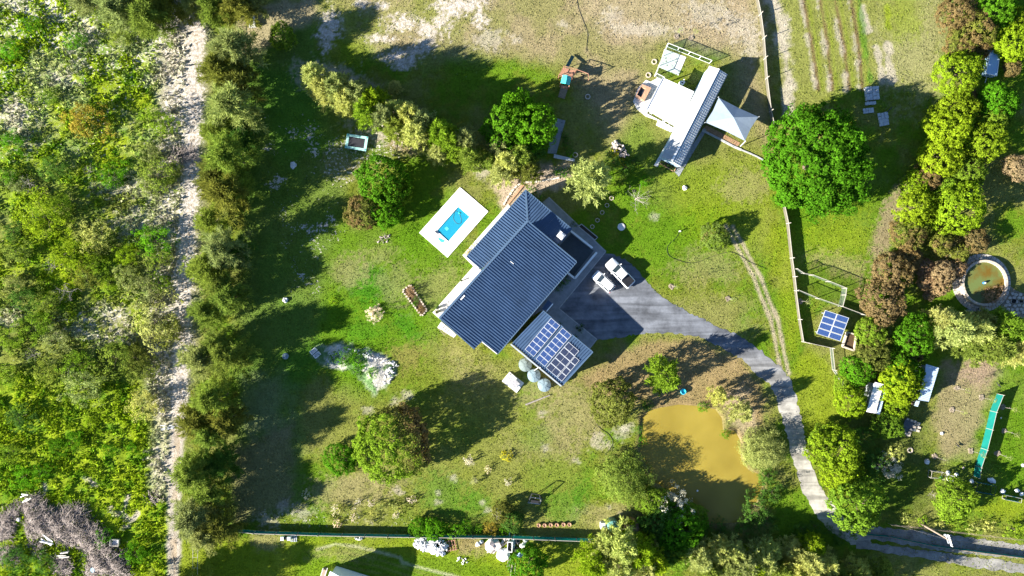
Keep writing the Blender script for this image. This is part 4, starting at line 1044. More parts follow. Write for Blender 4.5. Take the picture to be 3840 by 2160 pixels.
# --- main house
ZR, ZE = 5.5, 4.2
A = P3(1978, 829, ZR); B = P3(2161, 981, ZE); Cc = P3(1864, 1327, ZE); G_ = P3(1648, 1193, ZR)
D_ = P3(1807, 1281, 4.4); E_ = P3(1779, 1309, 4.6)
main_z = plane_through(A, B, G_)
house = empty('main_house', (A.x - 4, A.y - 8, 0), 0, 'long navy ribbed-roof house beside the white pool deck', 'house')
fold = [(A.x, A.y), (B.x, B.y), (Cc.x, Cc.y), (D_.x, D_.y), (E_.x, E_.y), (G_.x, G_.y)]
vdir = (B.x - A.x, B.y - A.y)
rib_roof(house, fold, vdir, main_z, M_ROOF)
wallp = inset(fold, 0.55)
MB().prism(wallp, 0, lambda x, y: main_z(x, y) - 0.06).build('wall', M_WALL, house)
# ridge flashing, gutter and barge boards
MB().beam((A.x, A.y, ZR + 0.08), (G_.x, G_.y, ZR + 0.08), 0.34, 0.10).build('ridge_flashing', M_ROOFCAP, house)
MB().beam((B.x + .06, B.y - .05, ZE - 0.06), (Cc.x + .06, Cc.y - .05, ZE - 0.06), 0.16, 0.14).build('gutter', M_ROOFCAP, house)
MB().beam((A.x, A.y + .02, ZR + .06), (B.x, B.y + .02, ZE + .06), 0.16, 0.16).build('barge_board', M_ROOFCAP, house)
MB().beam((G_.x, G_.y, ZR + .03), (E_.x, E_.y, main_z(E_.x, E_.y) + .03), 0.16, 0.16).build('barge_board', M_ROOFCAP, house)
MB().beam((D_.x, D_.y, main_z(D_.x, D_.y) + .03), (Cc.x, Cc.y, ZE + .03), 0.12, 0.16).build('barge_board', M_WHITE, house)
sp_ = P3(1920, 985, 5.1)
MB().beam((sp_.x - .25, sp_.y + .2, main_z(sp_.x, sp_.y) + .1), (sp_.x + .25, sp_.y - .2, main_z(sp_.x, sp_.y) + .08), 0.09, 0.09).build('roof_vent', M_WHITE, house)
MB().beam((G_.x + 3.3, G_.y + 2.85, ZR - .1), (G_.x + 3.9, G_.y + 3.52, ZR - .1), 0.2, 0.3).build('roof_vent', M_WHITE, house)
# lower front wing (towards the pool)
zl0, zl1 = 3.75, 4.15
T0 = P3(1971, 712, zl0); L0 = P3(1749, 963, zl0); R0 = P3(1804, 1012, zl1); I0 = P3(1978, 828, zl1)
lz = plane_through(T0, L0, R0)
wing = [(T0.x, T0.y), (I0.x, I0.y), (R0.x, R0.y), (L0.x, L0.y)]
rib_roof(house, wing, vdir, lz, M_ROOF)
MB().prism(inset(wing, 0.5), 0, lambda x, y: lz(x, y) - 0.06).build('wall', M_WALL, house)
MB().beam((T0.x, T0.y, zl0), (L0.x, L0.y, zl0), 0.16, 0.14).build('gutter', M_ROOFCAP, house)
MB().beam((T0.x, T0.y, zl0 + .08), (I0.x, I0.y, zl1 + .08), 0.30, 0.09).build('hip_flashing', M_ROOFCAP, house)
# lower back wing (towards the courtyard)
R1 = P3(2145, 859, zl0); K1 = P3(2091, 917, zl1)
bz = plane_through(T0, R1, K1)
bw = [(T0.x, T0.y), (R1.x, R1.y), (K1.x, K1.y), (I0.x, I0.y)]
rib_roof(house, bw, (K1.x - R1.x, K1.y - R1.y), bz, M_ROOF)
MB().prism(inset(bw, 0.4), 0, lambda x, y: bz(x, y) - 0.06).build('wall', M_WALL, house)
MB().beam((T0.x, T0.y, zl0 + .0), (R1.x, R1.y, zl0 + .0), 0.15, 0.14).build('gutter', M_ROOFCAP, house)
wl = wallp
for t, w_, n_, m_ in ((.2, 1.6, 'window', M_GLASS), (.45, 2.4, 'door', M_GLASS), (.75, 1.6, 'window', M_GLASS)):
    wall_opening(house, wl[5], wl[0], t, w_, 0.1 if n_ == 'door' else 0.9, 2.1, n_, m_, False)
    wall_opening(house, wl[1], wl[2], t, w_, 0.1 if n_ == 'door' else 0.9, 2.1, n_, m_, False)

# roof cooler on the back wing
cx, cy = W(2104, 884, 4.4)
cool = empty('roof_cooler', (cx, cy, bz(cx, cy) + 0.055), math.radians(-39), 'white evaporative cooler box on the shaded back roof', 'cooler')
MB().box((0, 0, 0.08), (1.5, 1.3, 0.16)).build('base_tray', M_ROOFCAP, cool, True)
MB().prism([(-.55, -.5), (.5, -.5), (.5, .5), (-.55, .5)], 0.16, 0.75).build('cabinet', M_WHITE, cool, True)
MB().box((0.1, 0.05, 0.79), (0.55, 0.55, 0.08)).build('louvre', M_STEEL, cool, True)

# courtyard walls and floor
M_COURT = mat('dark_tile', (0.085, 0.10, 0.11), 0.8, 0.15, 2.0)
ct = MB().prism(WP([(2098, 922), (2141, 876), (2226, 940), (2148, 1036), (2130, 1022), (2160, 985)]), 0.0, 0.082).build('courtyard_floor', M_COURT)
tag(ct, 'dark tiled floor of the walled courtyard', None, None, 'structure')
for (a, b, lb) in (((2141, 866), (2222, 930), 'plastered courtyard wall on the paving side'), ((2238, 946), (2156, 1044), 'plastered courtyard wall beside the parked cars'), ((2156, 1044), (2130, 1024), 'short courtyard return wall by the roof corner')):
    pa, pb = P3(*a, 1.7), P3(*b, 1.7)
    w_ = empty('courtyard_wall', ((pa.x + pb.x) / 2, (pa.y + pb.y) / 2, 0.07), 0, lb, 'wall', 'courtyard walls')
    MB().beam((pa.x, pa.y, 0.85), (pb.x, pb.y, 0.85), 0.24, 1.6).build('wall_body', M_WALLB, w_)
    MB().beam((pa.x, pa.y, 1.69), (pb.x, pb.y, 1.69), 0.32, 0.09).build('coping', M_WHITE, w_)
bed = empty('planter_bed', (*W(2204, 872), 0), 0, 'dark narrow planting bed in the shaded paving', 'planter')
MB().prism(WP([(2171, 850), (2180, 841), (2240, 890), (2231, 899)]), 0.0, 0.14).build('soil', mat('dark_soil', (0.045, 0.032, 0.025), 0.95, 0.3, 5, bump=.05, bscale=9), bed)
for a, b in (((2170, 850), (2180, 840)), ((2180, 840), (2241, 890)), ((2241, 890), (2231, 900)), ((2231, 900), (2170, 850))):
    MB().beam(P3(*a, .1), P3(*b, .1), 0.12, 0.22).build('edging', M_KERB, bed)
plant('shrub', 2153, 842, 13, 'dk', 'small dark shrub at the corner of the shaded back roof')
plant_group([(2112, 1052, 26, 'scrub', 'dk'), (2088, 1075, 20, 'scrub', 'dk'), (2096, 1046, 16, 'scrub', 'gr')], 'under the long roof edge', 'shaded bushes by the house', 0, 'from the left')
plant_group([(1990, 714, 17, 'shrub', 've'), (2022, 738, 16, 'shrub', 'gr'), (2005, 728, 12, 'shrub', 'dk')], 'behind the roof tip', 'green plants behind the roof tip', 0, 'from the left')
plant_group([(1758, 938, 10, 'shrub', 'or'), (1772, 922, 10, 'shrub', 'pl'), (1748, 950, 9, 'shrub', 'ye')], 'in the dry bed by the roof', 'plants in the dry bed', 0, 'from the left')

# clutter outside the lower left wall of the house
cl = empty('garden_table', (*W(1672, 1236), 0), 0, 'white slatted table and bench against the lower left roof', 'table')
MB().prism(WP([(1655, 1206), (1712, 1255), (1702, 1266), (1640, 1228)]), 0, 0.10).build('plinth', M_WHITECONC, cl)
for i in range(6):
    a = (1646 + i * 8, 1226 + i * 6); MB().beam(P3(*a, .62), P3(a[0] + 12, a[1] - 14, .62), 0.2, 0.05).build('slat', M_WHITE, cl)
for a in ((1648, 1228), (1690, 1258), (1658, 1214), (1700, 1246)):
    MB().box((*W(*a), .33), (.08, .08, .6)).build('leg', M_WHITE, cl)
fr = MB()
for a, b in (((1640, 1228), (1668, 1258)), ((1645, 1224), (1673, 1254))): fr.beam(P3(*a, .4), P3(*b, .4), 0.08, 0.06)
fr.build('rail', M_WOOD, cl)
def pot(fx, fy, r_, h_, label, leaf='dk', rz=12):
    t = empty('potted_plant', (*W(fx, fy), 0.12), 0, label, 'potted plant', 'pots beside the house')
    MB().lathe([(r_ * .7, 0), (r_, h_), (r_ * .85, h_), (r_ * .8, h_ * .85)], 12).build('pot', M_DARKMETAL, t, True)
    cm = KIND['shrub'][0][0][0]
    o = bpy.data.objects.new('foliage', cm); COL.objects.link(o); o.parent = t; o.location = (0, 0, h_ * .7); o.scale = (rz / S,) * 3; o.color = (*PAL[leaf], 1)
pot(1643, 1153, .26, .5, 'dark potted plant on the far corner of the white patio')
pot(1640, 1170, .26, .5, 'dark potted plant next to the patio wall end', 'bu')
pot(1731, 1053, .14, .5, 'small black pot in the middle of the white patio', 'dk', 5)
for i, (x, y) in enumerate(((2098, 1215), (2157, 1263), (2180, 1222), (2163, 1230), (2174, 1238))):
    pot(x, y, .2, .4, f'dark pot in the garage shade, {ORD[i]} of the pots by the garage door', 'dk', 9)

# --- garage with solar panels
zg0, zg1 = 4.1, 3.8
gT = P3(2037, 1165, zg0); gR = P3(2222, 1319, zg1); gB = P3(2107, 1445, zg1); gL = P3(1919, 1288, zg0)
gz = plane_through(gT, gR, gL)
gar = empty('garage', ((gT.x + gB.x) / 2, (gT.y + gB.y) / 2, 0), 0, 'square navy-roofed garage carrying three solar arrays', 'garage')
gp = [(gT.x, gT.y), (gR.x, gR.y), (gB.x, gB.y), (gL.x, gL.y)]
rib_roof(gar, gp, (gL.x - gT.x, gL.y - gT.y), gz, M_ROOF)
MB().prism(inset(gp, 0.4), 0, lambda x, y: gz(x, y) - 0.06).build('wall', M_WALL, gar)
MB().beam((gL.x - .15, gL.y - .12, zg0 + .02), (gB.x - .1, gB.y - .12, zg1 + .02), 0.22, 0.34).build('parapet', M_WALLB, gar)
MB().beam((gR.x + .05, gR.y - .03, zg1), (gB.x + .05, gB.y - .03, zg1), 0.16, 0.16).build('gutter', M_ROOFCAP, gar)
MB().beam((gT.x, gT.y, zg0 + .04), (gR.x, gR.y, zg1 + .04), 0.12, 0.14).build('barge_board', M_ROOFCAP, gar)
wall_opening(gar, inset(gp, .4)[0], inset(gp, .4)[1], .5, 5.0, 0.05, 2.4, 'garage_door', M_WHITE, False)
an = [W(2055, 1125, 3), W(2076, 1141, 3), W(2052, 1170, 3), W(2032, 1158, 3)]
annex = empty('porch_roof', (*centroid(an), 0), 0, 'small ribbed porch roof between house and garage', 'porch')
rib_roof(annex, an, (an[1][0] - an[2][0], an[1][1] - an[2][1]), lambda x, y: 3.0, M_ROOF)
for p in inset(an, .25): MB().box((p[0], p[1], 1.5), (.1, .1, 2.94)).build('post', M_WHITE, annex)

def cell_material(name, c1, c2):
    m, nt, b = node_mat(name)
    N, L = nt.nodes, nt.links
    tc = N.new('ShaderNodeTexCoord')
    br = N.new('ShaderNodeTexBrick'); br.offset = 0.0
    br.inputs['Scale'].default_value = 1.0; br.inputs['Brick Width'].default_value = 0.156; br.inputs['Row Height'].default_value = 0.156; br.inputs['Mortar Size'].default_value = 0.009
    br.inputs['Color1'].default_value = (*c1, 1); br.inputs['Color2'].default_value = (*c2, 1); br.inputs['Mortar'].default_value = (0.09, 0.13, 0.22, 1)
    L.new(tc.outputs['Object'], br.inputs['Vector']); L.new(br.outputs['Color'], b.inputs['Base Color'])
    b.inputs['Roughness'].default_value = 0.3; b.inputs['Specular IOR Level'].default_value = 0.4
    return m
M_CELL = cell_material('blue_solar_cells', (0.014, 0.042, 0.150), (0.018, 0.050, 0.170))
M_CELLD = cell_material('dark_solar_cells', (0.012, 0.014, 0.035), (0.016, 0.018, 0.04))
M_FRAME = mat('aluminium_frame', (0.60, 0.62, 0.64), 0.4, 0.05, 2.0, metal=0.2)
def solar_panel(parent, o, u, v, n, lu, lv, m, split=True):
    """one panel: corner o, unit axes u (length lu) and v (length lv), normal n"""
    p = empty('solar_panel', (0, 0, 0)); p.parent = parent
    ms = Matrix((u, v, n)).transposed().to_4x4()
    p.matrix_local = Matrix.Translation(o - world_loc(parent)) @ ms
    MB().box((lu / 2, lv / 2, 0), (lu - .07, lv - .07, 0.03)).build('cells', m, p, True)
    f = MB(); t = .055
    f.box((lu / 2, t / 2, .005), (lu, t, .05)); f.box((lu / 2, lv - t / 2, .005), (lu, t, .05))
    f.box((t / 2, lv / 2, .006), (t, lv - 2 * t, .05)); f.box((lu - t / 2, lv / 2, .006), (t, lv - 2 * t, .05))
    if split: f.box((lu / 2, lv / 2, .0065), (.03, lv - 2 * t, .03))
    f.build('frame', M_FRAME, p, True)
def solar_array(fc, fu, fv, nu, nv, zf, m, name, label, lift=0.14, split=True, tiltz=None):
    """fc: corner pixel, fu / fv: far corners along u and v; nu x nv panels lying on zf"""
    def lift3(q):
        x, y = W(q[0], q[1], 4.1); return Vector((x, y, zf(x, y) + lift))
    o = lift3(fc); pu = lift3(fu); pv = lift3(fv)
    u = (pu - o); v = (pv - o); lu = u.length / nu; lv = v.length / nv
    u.normalize(); v = (v - u * v.dot(u)).normalized(); n = u.cross(v)
    if n.z < 0: n = -n
    root = empty(name, o, 0, label, 'solar panels', 'solar arrays on the garage')
    for i in range(nu):
        for j in range(nv):
            solar_panel(root, o + u * (lu * i) + v * (lv * j), u, v, n, lu - .02, lv - .02, m, split)
    rl = MB()
    for j in (0.25, 0.75): rl.beam(o + u * (lu * nu * j) - n * .07 , o + u * (lu * nu * j) + v * (lv * nv) - n * .07, .05, .06)
    rl.build('mounting_rail', M_FRAME, root)
def z4(a, b): return (1860 + a / 3.622, 1100 + b / 3.622)
solar_array(z4(748, 335), z4(870, 437), z4(385, 757), 1, 7, gz, M_CELL, 'solar_array', 'blue solar array nearest the house on the garage roof')
solar_array(z4(905, 465), z4(1028, 570), z4(537, 890), 1, 7, gz, M_CELL, 'solar_array', 'blue solar array in the middle of the garage roof')
solar_array(z4(985, 660), z4(1130, 785), z4(680, 1015), 1, 5, gz, M_CELLD, 'solar_array', 'dark five-panel solar array at the garage roof edge')
solar_array(z4(1072, 860), z4(1136, 914), z4(826, 1140), 1, 4, gz, M_CELLD, 'solar_array', 'narrow dark solar array along the far garage eave', split=False)

# --- rain tanks, pump slab
M_TANK = mat('tank_grey_green', (0.16, 0.20, 0.19), 0.6, 0.12, 2.0)
M_TANKB = mat('tank_blue_grey', (0.17, 0.23, 0.26), 0.6, 0.12, 2.0)
def tank(fx, fy, r_, h_, m, label, lid=True, mlid=None):
    x, y = W(fx, fy, h_)
    t = empty('water_tank', (x, y, 0), random.uniform(0, 1), label, 'water tank')
    MB().lathe([(r_ * .98, 0), (r_, .05), (r_ * .985, h_ * .33), (r_, h_ * .34), (r_ * .985, h_ * .66), (r_, h_ * .67), (r_, h_ * .98), (r_ * .97, h_)], 28).build('body', m, t, True, True, auto=40)
    d = MB().lathe([(r_ * .97, h_), (r_ * .6, h_ + r_ * .14), (r_ * .25, h_ + r_ * .22), (0.001, h_ + r_ * .23)], 28).build('dome', m, t, True, True)
    rb = MB()
    for k in range(8):
        a = k * math.pi / 4
        rb.beam((math.cos(a) * r_ * .24, math.sin(a) * r_ * .24, h_ + r_ * .235), (math.cos(a) * r_ * .95, math.sin(a) * r_ * .95, h_ + .03), .07, .06)
    rb.build('dome_ribs', m, t, True)
    if lid: MB().lathe([(r_ * .24, h_ + r_ * .16), (r_ * .24, h_ + r_ * .33), (r_ * .2, h_ + r_ * .36)], 14, (r_ * .35, r_ * .3)).build('lid', mlid or m, t, True)
    return t
tank(1970, 1369, 1.05, 2.0, M_TANK, 'grey-green rain tank nearest the house corner')
tank(2003, 1409, 1.05, 2.0, M_TANKB, 'blue-grey rain tank in the middle of three')
tank(2042, 1445, 1.05, 2.0, M_TANKB, 'blue-grey rain tank at the garage corner')
MB_pipe = MB().path([P3(2003, 1390, 2.2), P3(2020, 1377, 2.4), P3(2033, 1378, 3.6)], 0.05)
tag(MB_pipe.build('downpipe', M_WHITE, origin=P3(2003, 1390, 2.2)), 'thin pale pipe from the garage wall to the middle tank', 'pipe')
hp = empty('heat_pump', (*W(1922, 1428), 0), 0, 'pump unit on a white concrete slab left of the tanks', 'pump')
MB().prism(WP([(1911, 1394), (1965, 1436), (1937, 1473), (1882, 1429)]), 0, .18).build('slab', M_WHITECONC, hp)
MB().prism(WP([(1913, 1405), (1951, 1440), (1930, 1456), (1900, 1420)], .9), .18, .95).build('cabinet', mat('mottled_grey_metal', (.34, .33, .34), .6, .4, 5), hp)
MB().prism(WP([(1920, 1402), (1938, 1418), (1934, 1424), (1916, 1408)], .7), .18, 1.15).build('cover', M_WHITE, hp)
MB().prism(WP([(1938, 1446), (1950, 1444), (1946, 1456), (1936, 1458)], .5), .18, .6).build('valve_box', M_WHITE, hp)

# --- swimming pool
M_DECK = mat('white_pool_deck', (0.80, 0.79, 0.77), 0.8, 0.03, 1.0)
pool = empty('swimming_pool', (*W(1700, 832), 0), 0, 'small blue swimming pool set in a white deck', 'pool')
dk = WP(DECK); pl = WP(POOL)
deck = MB()
for i in range(4):       # four flags of the deck butt round the basin
    j = (i + 1) % 4
    deck.prism([dk[i], dk[j], pl[j], pl[i]], -0.25, 0.10)
deck.build('deck', M_DECK, pool)
M_BASIN = mat('aqua_plaster', (0.42, 0.84, 0.88), 0.6, 0.06, 2.0)
sh, dp_ = -0.12, -0.85
q = [(pl[0], sh), (pl[1], sh), (pl[2], dp_), (pl[3], dp_)]
bs = MB().ngon([(p[0], p[1], z) for p, z in q[::-1]])
for i in range(4):
    (a, za), (b, zb) = q[i], q[(i + 1) % 4]
    bs.add([(a[0], a[1], za), (b[0], b[1], zb), (b[0], b[1], .09), (a[0], a[1], .09)], [(0, 1, 2, 3)])
bs.build('basin', M_BASIN, pool)
cp = MB()
for i in range(4):
    a, b = pl[i], pl[(i + 1) % 4]; cp.beam((a[0], a[1], .11), (b[0], b[1], .11), .28, .05)
cp.build('coping', M_DECK, pool)
def water_material():
    m = bpy.data.materials.new('pool_water'); m.use_nodes = True
    nt = m.node_tree; N, L = nt.nodes, nt.links
    for n in list(N): N.remove(n)
    out = N.new('ShaderNodeOutputMaterial'); tr = N.new('ShaderNodeBsdfTransparent'); gl = N.new('ShaderNodeBsdfGlossy'); ms = N.new('ShaderNodeMixShader'); fr = N.new('ShaderNodeFresnel')
    tr.inputs['Color'].default_value = (0.72, 0.95, 1.0, 1); gl.inputs['Roughness'].default_value = 0.03; fr.inputs['IOR'].default_value = 1.33
    nz = N.new('ShaderNodeTexNoise'); nz.inputs['Scale'].default_value = 3; bp = N.new('ShaderNodeBump'); bp.inputs['Distance'].default_value = .02; bp.inputs['Strength'].default_value = .4
    L.new(nz.outputs['Fac'], bp.inputs['Height']); L.new(bp.outputs['Normal'], gl.inputs['Normal']); L.new(bp.outputs['Normal'], fr.inputs['Normal'])
    sc2 = N.new('ShaderNodeBsdfDiffuse'); sc2.inputs['Color'].default_value = (0.04, 0.62, 0.90, 1); ms2 = N.new('ShaderNodeMixShader'); ms2.inputs[0].default_value = 0.35   # light scattered inside the water
    L.new(tr.outputs[0], ms2.inputs[1]); L.new(sc2.outputs[0], ms2.inputs[2])
    L.new(fr.outputs[0], ms.inputs[0]); L.new(ms2.outputs[0], ms.inputs[1]); L.new(gl.outputs[0], ms.inputs[2]); L.new(ms.outputs[0], out.inputs['Surface'])
    return m
MB().ngon([(x, y, 0.03) for x, y in pl[::-1]]).build('water', water_material(), pool)
M_AQUA = mat('aqua_step', (0.05, 0.55, 0.50), 0.6, 0.08, 2)
stp = [W(1642, 890), W(1646, 900), W(1653, 908), W(1662, 909), W(1672, 903)]
MB().prism(stp, .0, .125).build('step', M_AQUA, pool)
MB().beam(P3(1628, 866, .22), P3(1642, 877, .22), .1, .1).build('roller_end', M_DARKMETAL, pool)
hs_ = [P3(1560 + a / 4.997, 690 + b / 4.997, .02) for a, b in ((780, 520), (740, 500), (715, 540), (712, 590), (700, 640), (720, 690), (760, 735), (810, 750), (850, 720), (855, 670), (830, 600), (815, 560))]
tag(MB().path(hs_, .035, 6).build('pool_hose', M_DARKMETAL, origin=hs_[0]), 'thin dark cleaner hose looped on the pool water', 'hose')
cl_ = MB().lathe([(.16, -.02), (.18, .06), (.1, .12)], 10, W(1723, 799))
tag(cl_.build('pool_cleaner', mat('teal_plastic', (0.02, .35, .30), .5), origin=(*W(1723, 799), 0)), 'small teal pool cleaner at the top of the hose', 'pool cleaner')
ft = MB().prism(WP([(1667, 856), (1676, 850), (1683, 858), (1676, 865)]), -.015, .05)
tag(ft.build('pool_float', mat('cyan_plastic', (.1, .6, .62), .5), origin=(*W(1675, 857), 0)), 'square cyan float near the deep end of the pool', 'float')

# --- brick path and terracotta edging behind the house
M_EDGE = mat('pale_brick_edge', (0.56, 0.50, 0.42), 0.9, 0.15, 3)
epts = [(1840 + a / 3.623, 660 + b / 3.623) for a, b in ((185, 375), (210, 330), (235, 285), (270, 240), (300, 195), (340, 150), (385, 115), (435, 88), (495, 84), (550, 83), (610, 80), (665, 73), (720, 64), (770, 53), (818, 44), (865, 37), (910, 28))]
pe = empty('brick_edging', (*W(*epts[8]), 0), 0, 'curving line of pale bricks edging the path behind the house', 'edging')
for i, p in enumerate(epts):
    a = epts[max(0, i - 1)]; b = epts[min(len(epts) - 1, i + 1)]
    MB().box((*W(*p), .06), (.52, .26, .16), math.atan2(-(b[1] - a[1]), b[0] - a[0])).build('brick', M_EDGE, pe)
tc_ = empty('brick_kerb', (*W(1935, 720), 0), 0, 'straight terracotta brick kerb along the roof edge behind the house', 'kerb')
for i in range(22):
    t = i / 21; MB().box((*W(1905 + t * 58, 764 - t * 70), .09), (.20, .30, .18), math.atan2(70, 58)).build('brick', M_BRICK, tc_)

# --- second house: long shed, white canopy, shade sail
M_SHEDROOF = mat('zinc_roof', (0.42, 0.42, 0.40), 0.5, 0.22, 0.45, spec=0.4)
M_CLEAR = mat('clear_sheeting', (0.66, 0.70, 0.70), 0.3, 0.15, 2.0, spec=0.6)
M_CANOPY = mat('white_canopy_sheet', (0.78, 0.78, 0.77), 0.5, 0.05, 0.6)
zs, zr2 = 2.7, 3.25
sA = P3(2660, 246, zs); sB = P3(2695, 258, zr2); sC = P3(2519, 604, zr2); sD = P3(2479, 589, zs); sE = P3(2727, 278, zs); sF = P3(2551, 626, zs)
shed = empty('long_shed', ((sA.x + sF.x) / 2, (sA.y + sF.y) / 2, 0), 0, 'long narrow shed with zinc and clear corrugated roof slopes', 'house')
zl_ = plane_through(sA, sB, sC); zr_ = plane_through(sB, sE, sC)
rib_roof(shed, [(sA.x, sA.y), (sB.x, sB.y), (sC.x, sC.y), (sD.x, sD.y)], (sB.x - sA.x, sB.y - sA.y), zl_, M_SHEDROOF, sheet=0.8, pitch=0.26, rib=0.11, rh=0.05)
rib_roof(shed, [(sB.x, sB.y), (sE.x, sE.y), (sF.x, sF.y), (sC.x, sC.y)], (sE.x - sB.x, sE.y - sB.y), zr_, M_CLEAR, sheet=0.8, pitch=0.40, rib=0.16, rh=0.05)
for t in (.18, .38, .58, .78, .97):       # dark strips stand in for the purlins' shadow lines on the clear slope
    a = sB.lerp(sE, t); b = sC.lerp(sF, t)
    MB().beam((a.x, a.y, a.z + .07), (b.x, b.y, b.z + .07),   .06, .03).build('purlin_shadow_strip', M_DARKMETAL, shed)
MB().beam((sB.x, sB.y, zr2 + .08), (sC.x, sC.y, zr2 + .08), .28, .08).build('ridge_cap', M_WHITE, shed)
MB().prism(inset([(sA.x, sA.y), (sE.x, sE.y), (sF.x, sF.y), (sD.x, sD.y)], .35), 0, zs - .05).build('wall', mat('pale_blue_wall', (.42, .55, .62), .8, .12, 1.5), shed)
MB().ngon([(sD.x + .1, sD.y + .2, zs), (sF.x - .1, sF.y + .2, zs), (sC.x, sC.y + .2, zr2 - .02)]).build('gable', M_WHITE, shed)
MB().beam((sE.x, sE.y, zs - .04), (sF.x, sF.y, zs - .04), .14, .14).build('gutter', M_WHITE, shed)
ww = inset([(sA.x, sA.y), (sE.x, sE.y), (sF.x, sF.y), (sD.x, sD.y)], .35)
for t in (.2, .45, .7): wall_opening(shed, ww[1], ww[2], t, 1.4, .9, 2.0, 'window', M_GLASS, False)
zc_ = 2.55
can = [W(2486, 291, zc_), W(2603, 343, zc_), W(2541, 480, zc_), W(2424, 412, zc_)]
canopy = empty('white_canopy', (*centroid(can), 0), 0, 'blinding white flat canopy roof joined to the long shed', 'canopy')
rib_roof(canopy, can, (can[1][0] - can[0][0], can[1][1] - can[0][1]), lambda x, y: zc_, M_CANOPY, sheet=0.8, pitch=0.4, rib=0.10, rh=0.03)
MB().beam((*can[0], zc_ + .02), (*can[3], zc_ + .02), .14, .16).build('gutter', M_STEEL, canopy)
for p in inset(can, .5): MB().box((p[0], p[1], zc_ / 2 - .02), (.14, .14, zc_ - .06)).build('post', M_WHITE, canopy)
ter = MB().prism(WP([(2465, 292), (2490, 305), (2424, 425), (2541, 487), (2516, 496), (2460, 470), (2466, 452), (2424, 438), (2388, 410), (2374, 380), (2392, 330), (2422, 300), (2440, 307)]), -.1, .10).build('terrace', M_WHITECONC)
tag(ter, 'pale stepped terrace round the white canopy', None, None, 'structure')
pth = MB().prism(WP([(2528, 486), (2536, 492), (2465, 626), (2452, 620)]), -.1, .08).build('path', M_WHITECONC)
tag(pth, 'pale path along the left side of the long shed', None, None, 'structure')
for i, (x, y) in enumerate(((2440, 424), (2452, 420), (2470, 435), (2488, 455), (2510, 462))):
    t = empty('garden_chair', (*W(x, y), .1), random.uniform(0, 3), f'pale garden seat on the terrace edge, {ORD[i]} from the left', 'chair', 'terrace seats')
    MB().box((0, 0, .38), (.5, .5, .06)).build('seat', M_STEEL, t, True); MB().box((0, .24, .62), (.5, .05, .45)).build('backrest', M_STEEL, t, True)
    for sx in (-.2, .2):
        for sy in (-.2, .2): MB().box((sx, sy, .18), (.05, .05, .35)).build('leg', M_STEEL, t, True)
# brick plunge tub
tub = empty('plunge_tub', (*W(2412, 345), .1), 0, 'brick-edged tub of dark water on the terrace', 'tub')
ob = WP([(2408, 316), (2442, 330), (2416, 378), (2382, 362)], .5); ib = WP([(2404, 326), (2420, 334), (2404, 366), (2388, 356)], .5)
for i in range(4):
    j = (i + 1) % 4; MB().prism([ob[i], ob[j], ib[j], ib[i]], 0.1, .62).build('brick_wall', M_BRICK, tub)
MB().prism(ib, .1, .25).build('dark_water', M_GLASS, tub)
# glass-fenced yard
slab = MB().prism(WP([(2491, 184), (2573, 214), (2544, 283), (2472, 253)]), -.1, .06).build('yard_slab', M_WHITECONC)
tag(slab, 'white concrete slab inside the glass-fenced yard', None, None, 'structure')
def glass_mat():
    m = bpy.data.materials.new('clear_glass'); m.use_nodes = True
    nt = m.node_tree; N, L = nt.nodes, nt.links
    for n in list(N): N.remove(n)
    out = N.new('ShaderNodeOutputMaterial'); tr = N.new('ShaderNodeBsdfTransparent'); gl = N.new('ShaderNodeBsdfGlossy'); ms = N.new('ShaderNodeMixShader')
    tr.inputs['Color'].default_value = (.85, .93, .90, 1); gl.inputs['Roughness'].default_value = .05; ms.inputs[0].default_value = .1
    L.new(tr.outputs[0], ms.inputs[1]); L.new(gl.outputs[0], ms.inputs[2]); L.new(ms.outputs[0], out.inputs['Surface'])
    return m
M_PANE = glass_mat()
def rail_fence(name, pts, h_, label, m_post, m_panel, post_every=2.0, rails=(1.0,), pr=.05, cat='fence', group=None, zb=0.0, post_h=None, panel=(0.02, 0.98), thick=.02, panel_name='mesh_panel'):
    """posts, rails and infill panels along a pixel polyline (ground positions)"""
    P = [P3(x, y, zb) for x, y in pts]
    root = empty(name, P[len(P) // 2], 0, label, cat, group)
    post_h = post_h or h_
    posts = []
    for a, b in zip(P[:-1], P[1:]):
        n = max(1, round((b - a).length / post_every))
        posts += [a.lerp(b, k / n) for k in range(n)]
    posts.append(P[-1])
    for p in posts: MB().tube(p - Vector((0, 0, .05)), p + Vector((random.uniform(-.03, .03), random.uniform(-.03, .03), post_h)), pr, pr, 6).build('post', m_post, root)
    for a, b in zip(posts[:-1], posts[1:]):
        for r_ in rails: MB().beam(a + Vector((0, 0, h_ * r_)), b + Vector((0, 0, h_ * r_)), pr * 1.2, pr * 1.2).build('rail', m_post, root)
        if m_panel: MB().beam(a + Vector((0, 0, h_ * sum(panel) / 2)), b + Vector((0, 0, h_ * sum(panel) / 2)), thick, h_ * (panel[1] - panel[0])).build(panel_name, m_panel, root)
    return root
rail_fence('glass_fence', [(2454, 286), (2499, 174), (2660, 238)], 1.5, 'white-railed glass fence round the small yard', M_WHITE, M_PANE, 1.9, (1.0, .04), .05, panel_name='pane')
rail_fence('glass_fence', [(2456, 286), (2484, 300)], 1.5, 'short glass fence panel beside the canopy corner', M_WHITE, M_PANE, 1.9, (1.0, .04), .05, panel_name='pane')
ov = empty('pizza_oven', (*W(2559, 310), 0), 0, 'small white outdoor oven with chimney beside the canopy', 'oven')
MB().prism(WP([(2551, 303), (2566, 301), (2570, 308), (2560, 321), (2548, 313)], 1.0), 0, 1.0).build('body', M_WHITE, ov)
MB().prism(WP([(2556, 307), (2563, 308), (2561, 313), (2555, 311)], 1.0), 1.0, 1.03).build('opening', M_GLASS, ov)
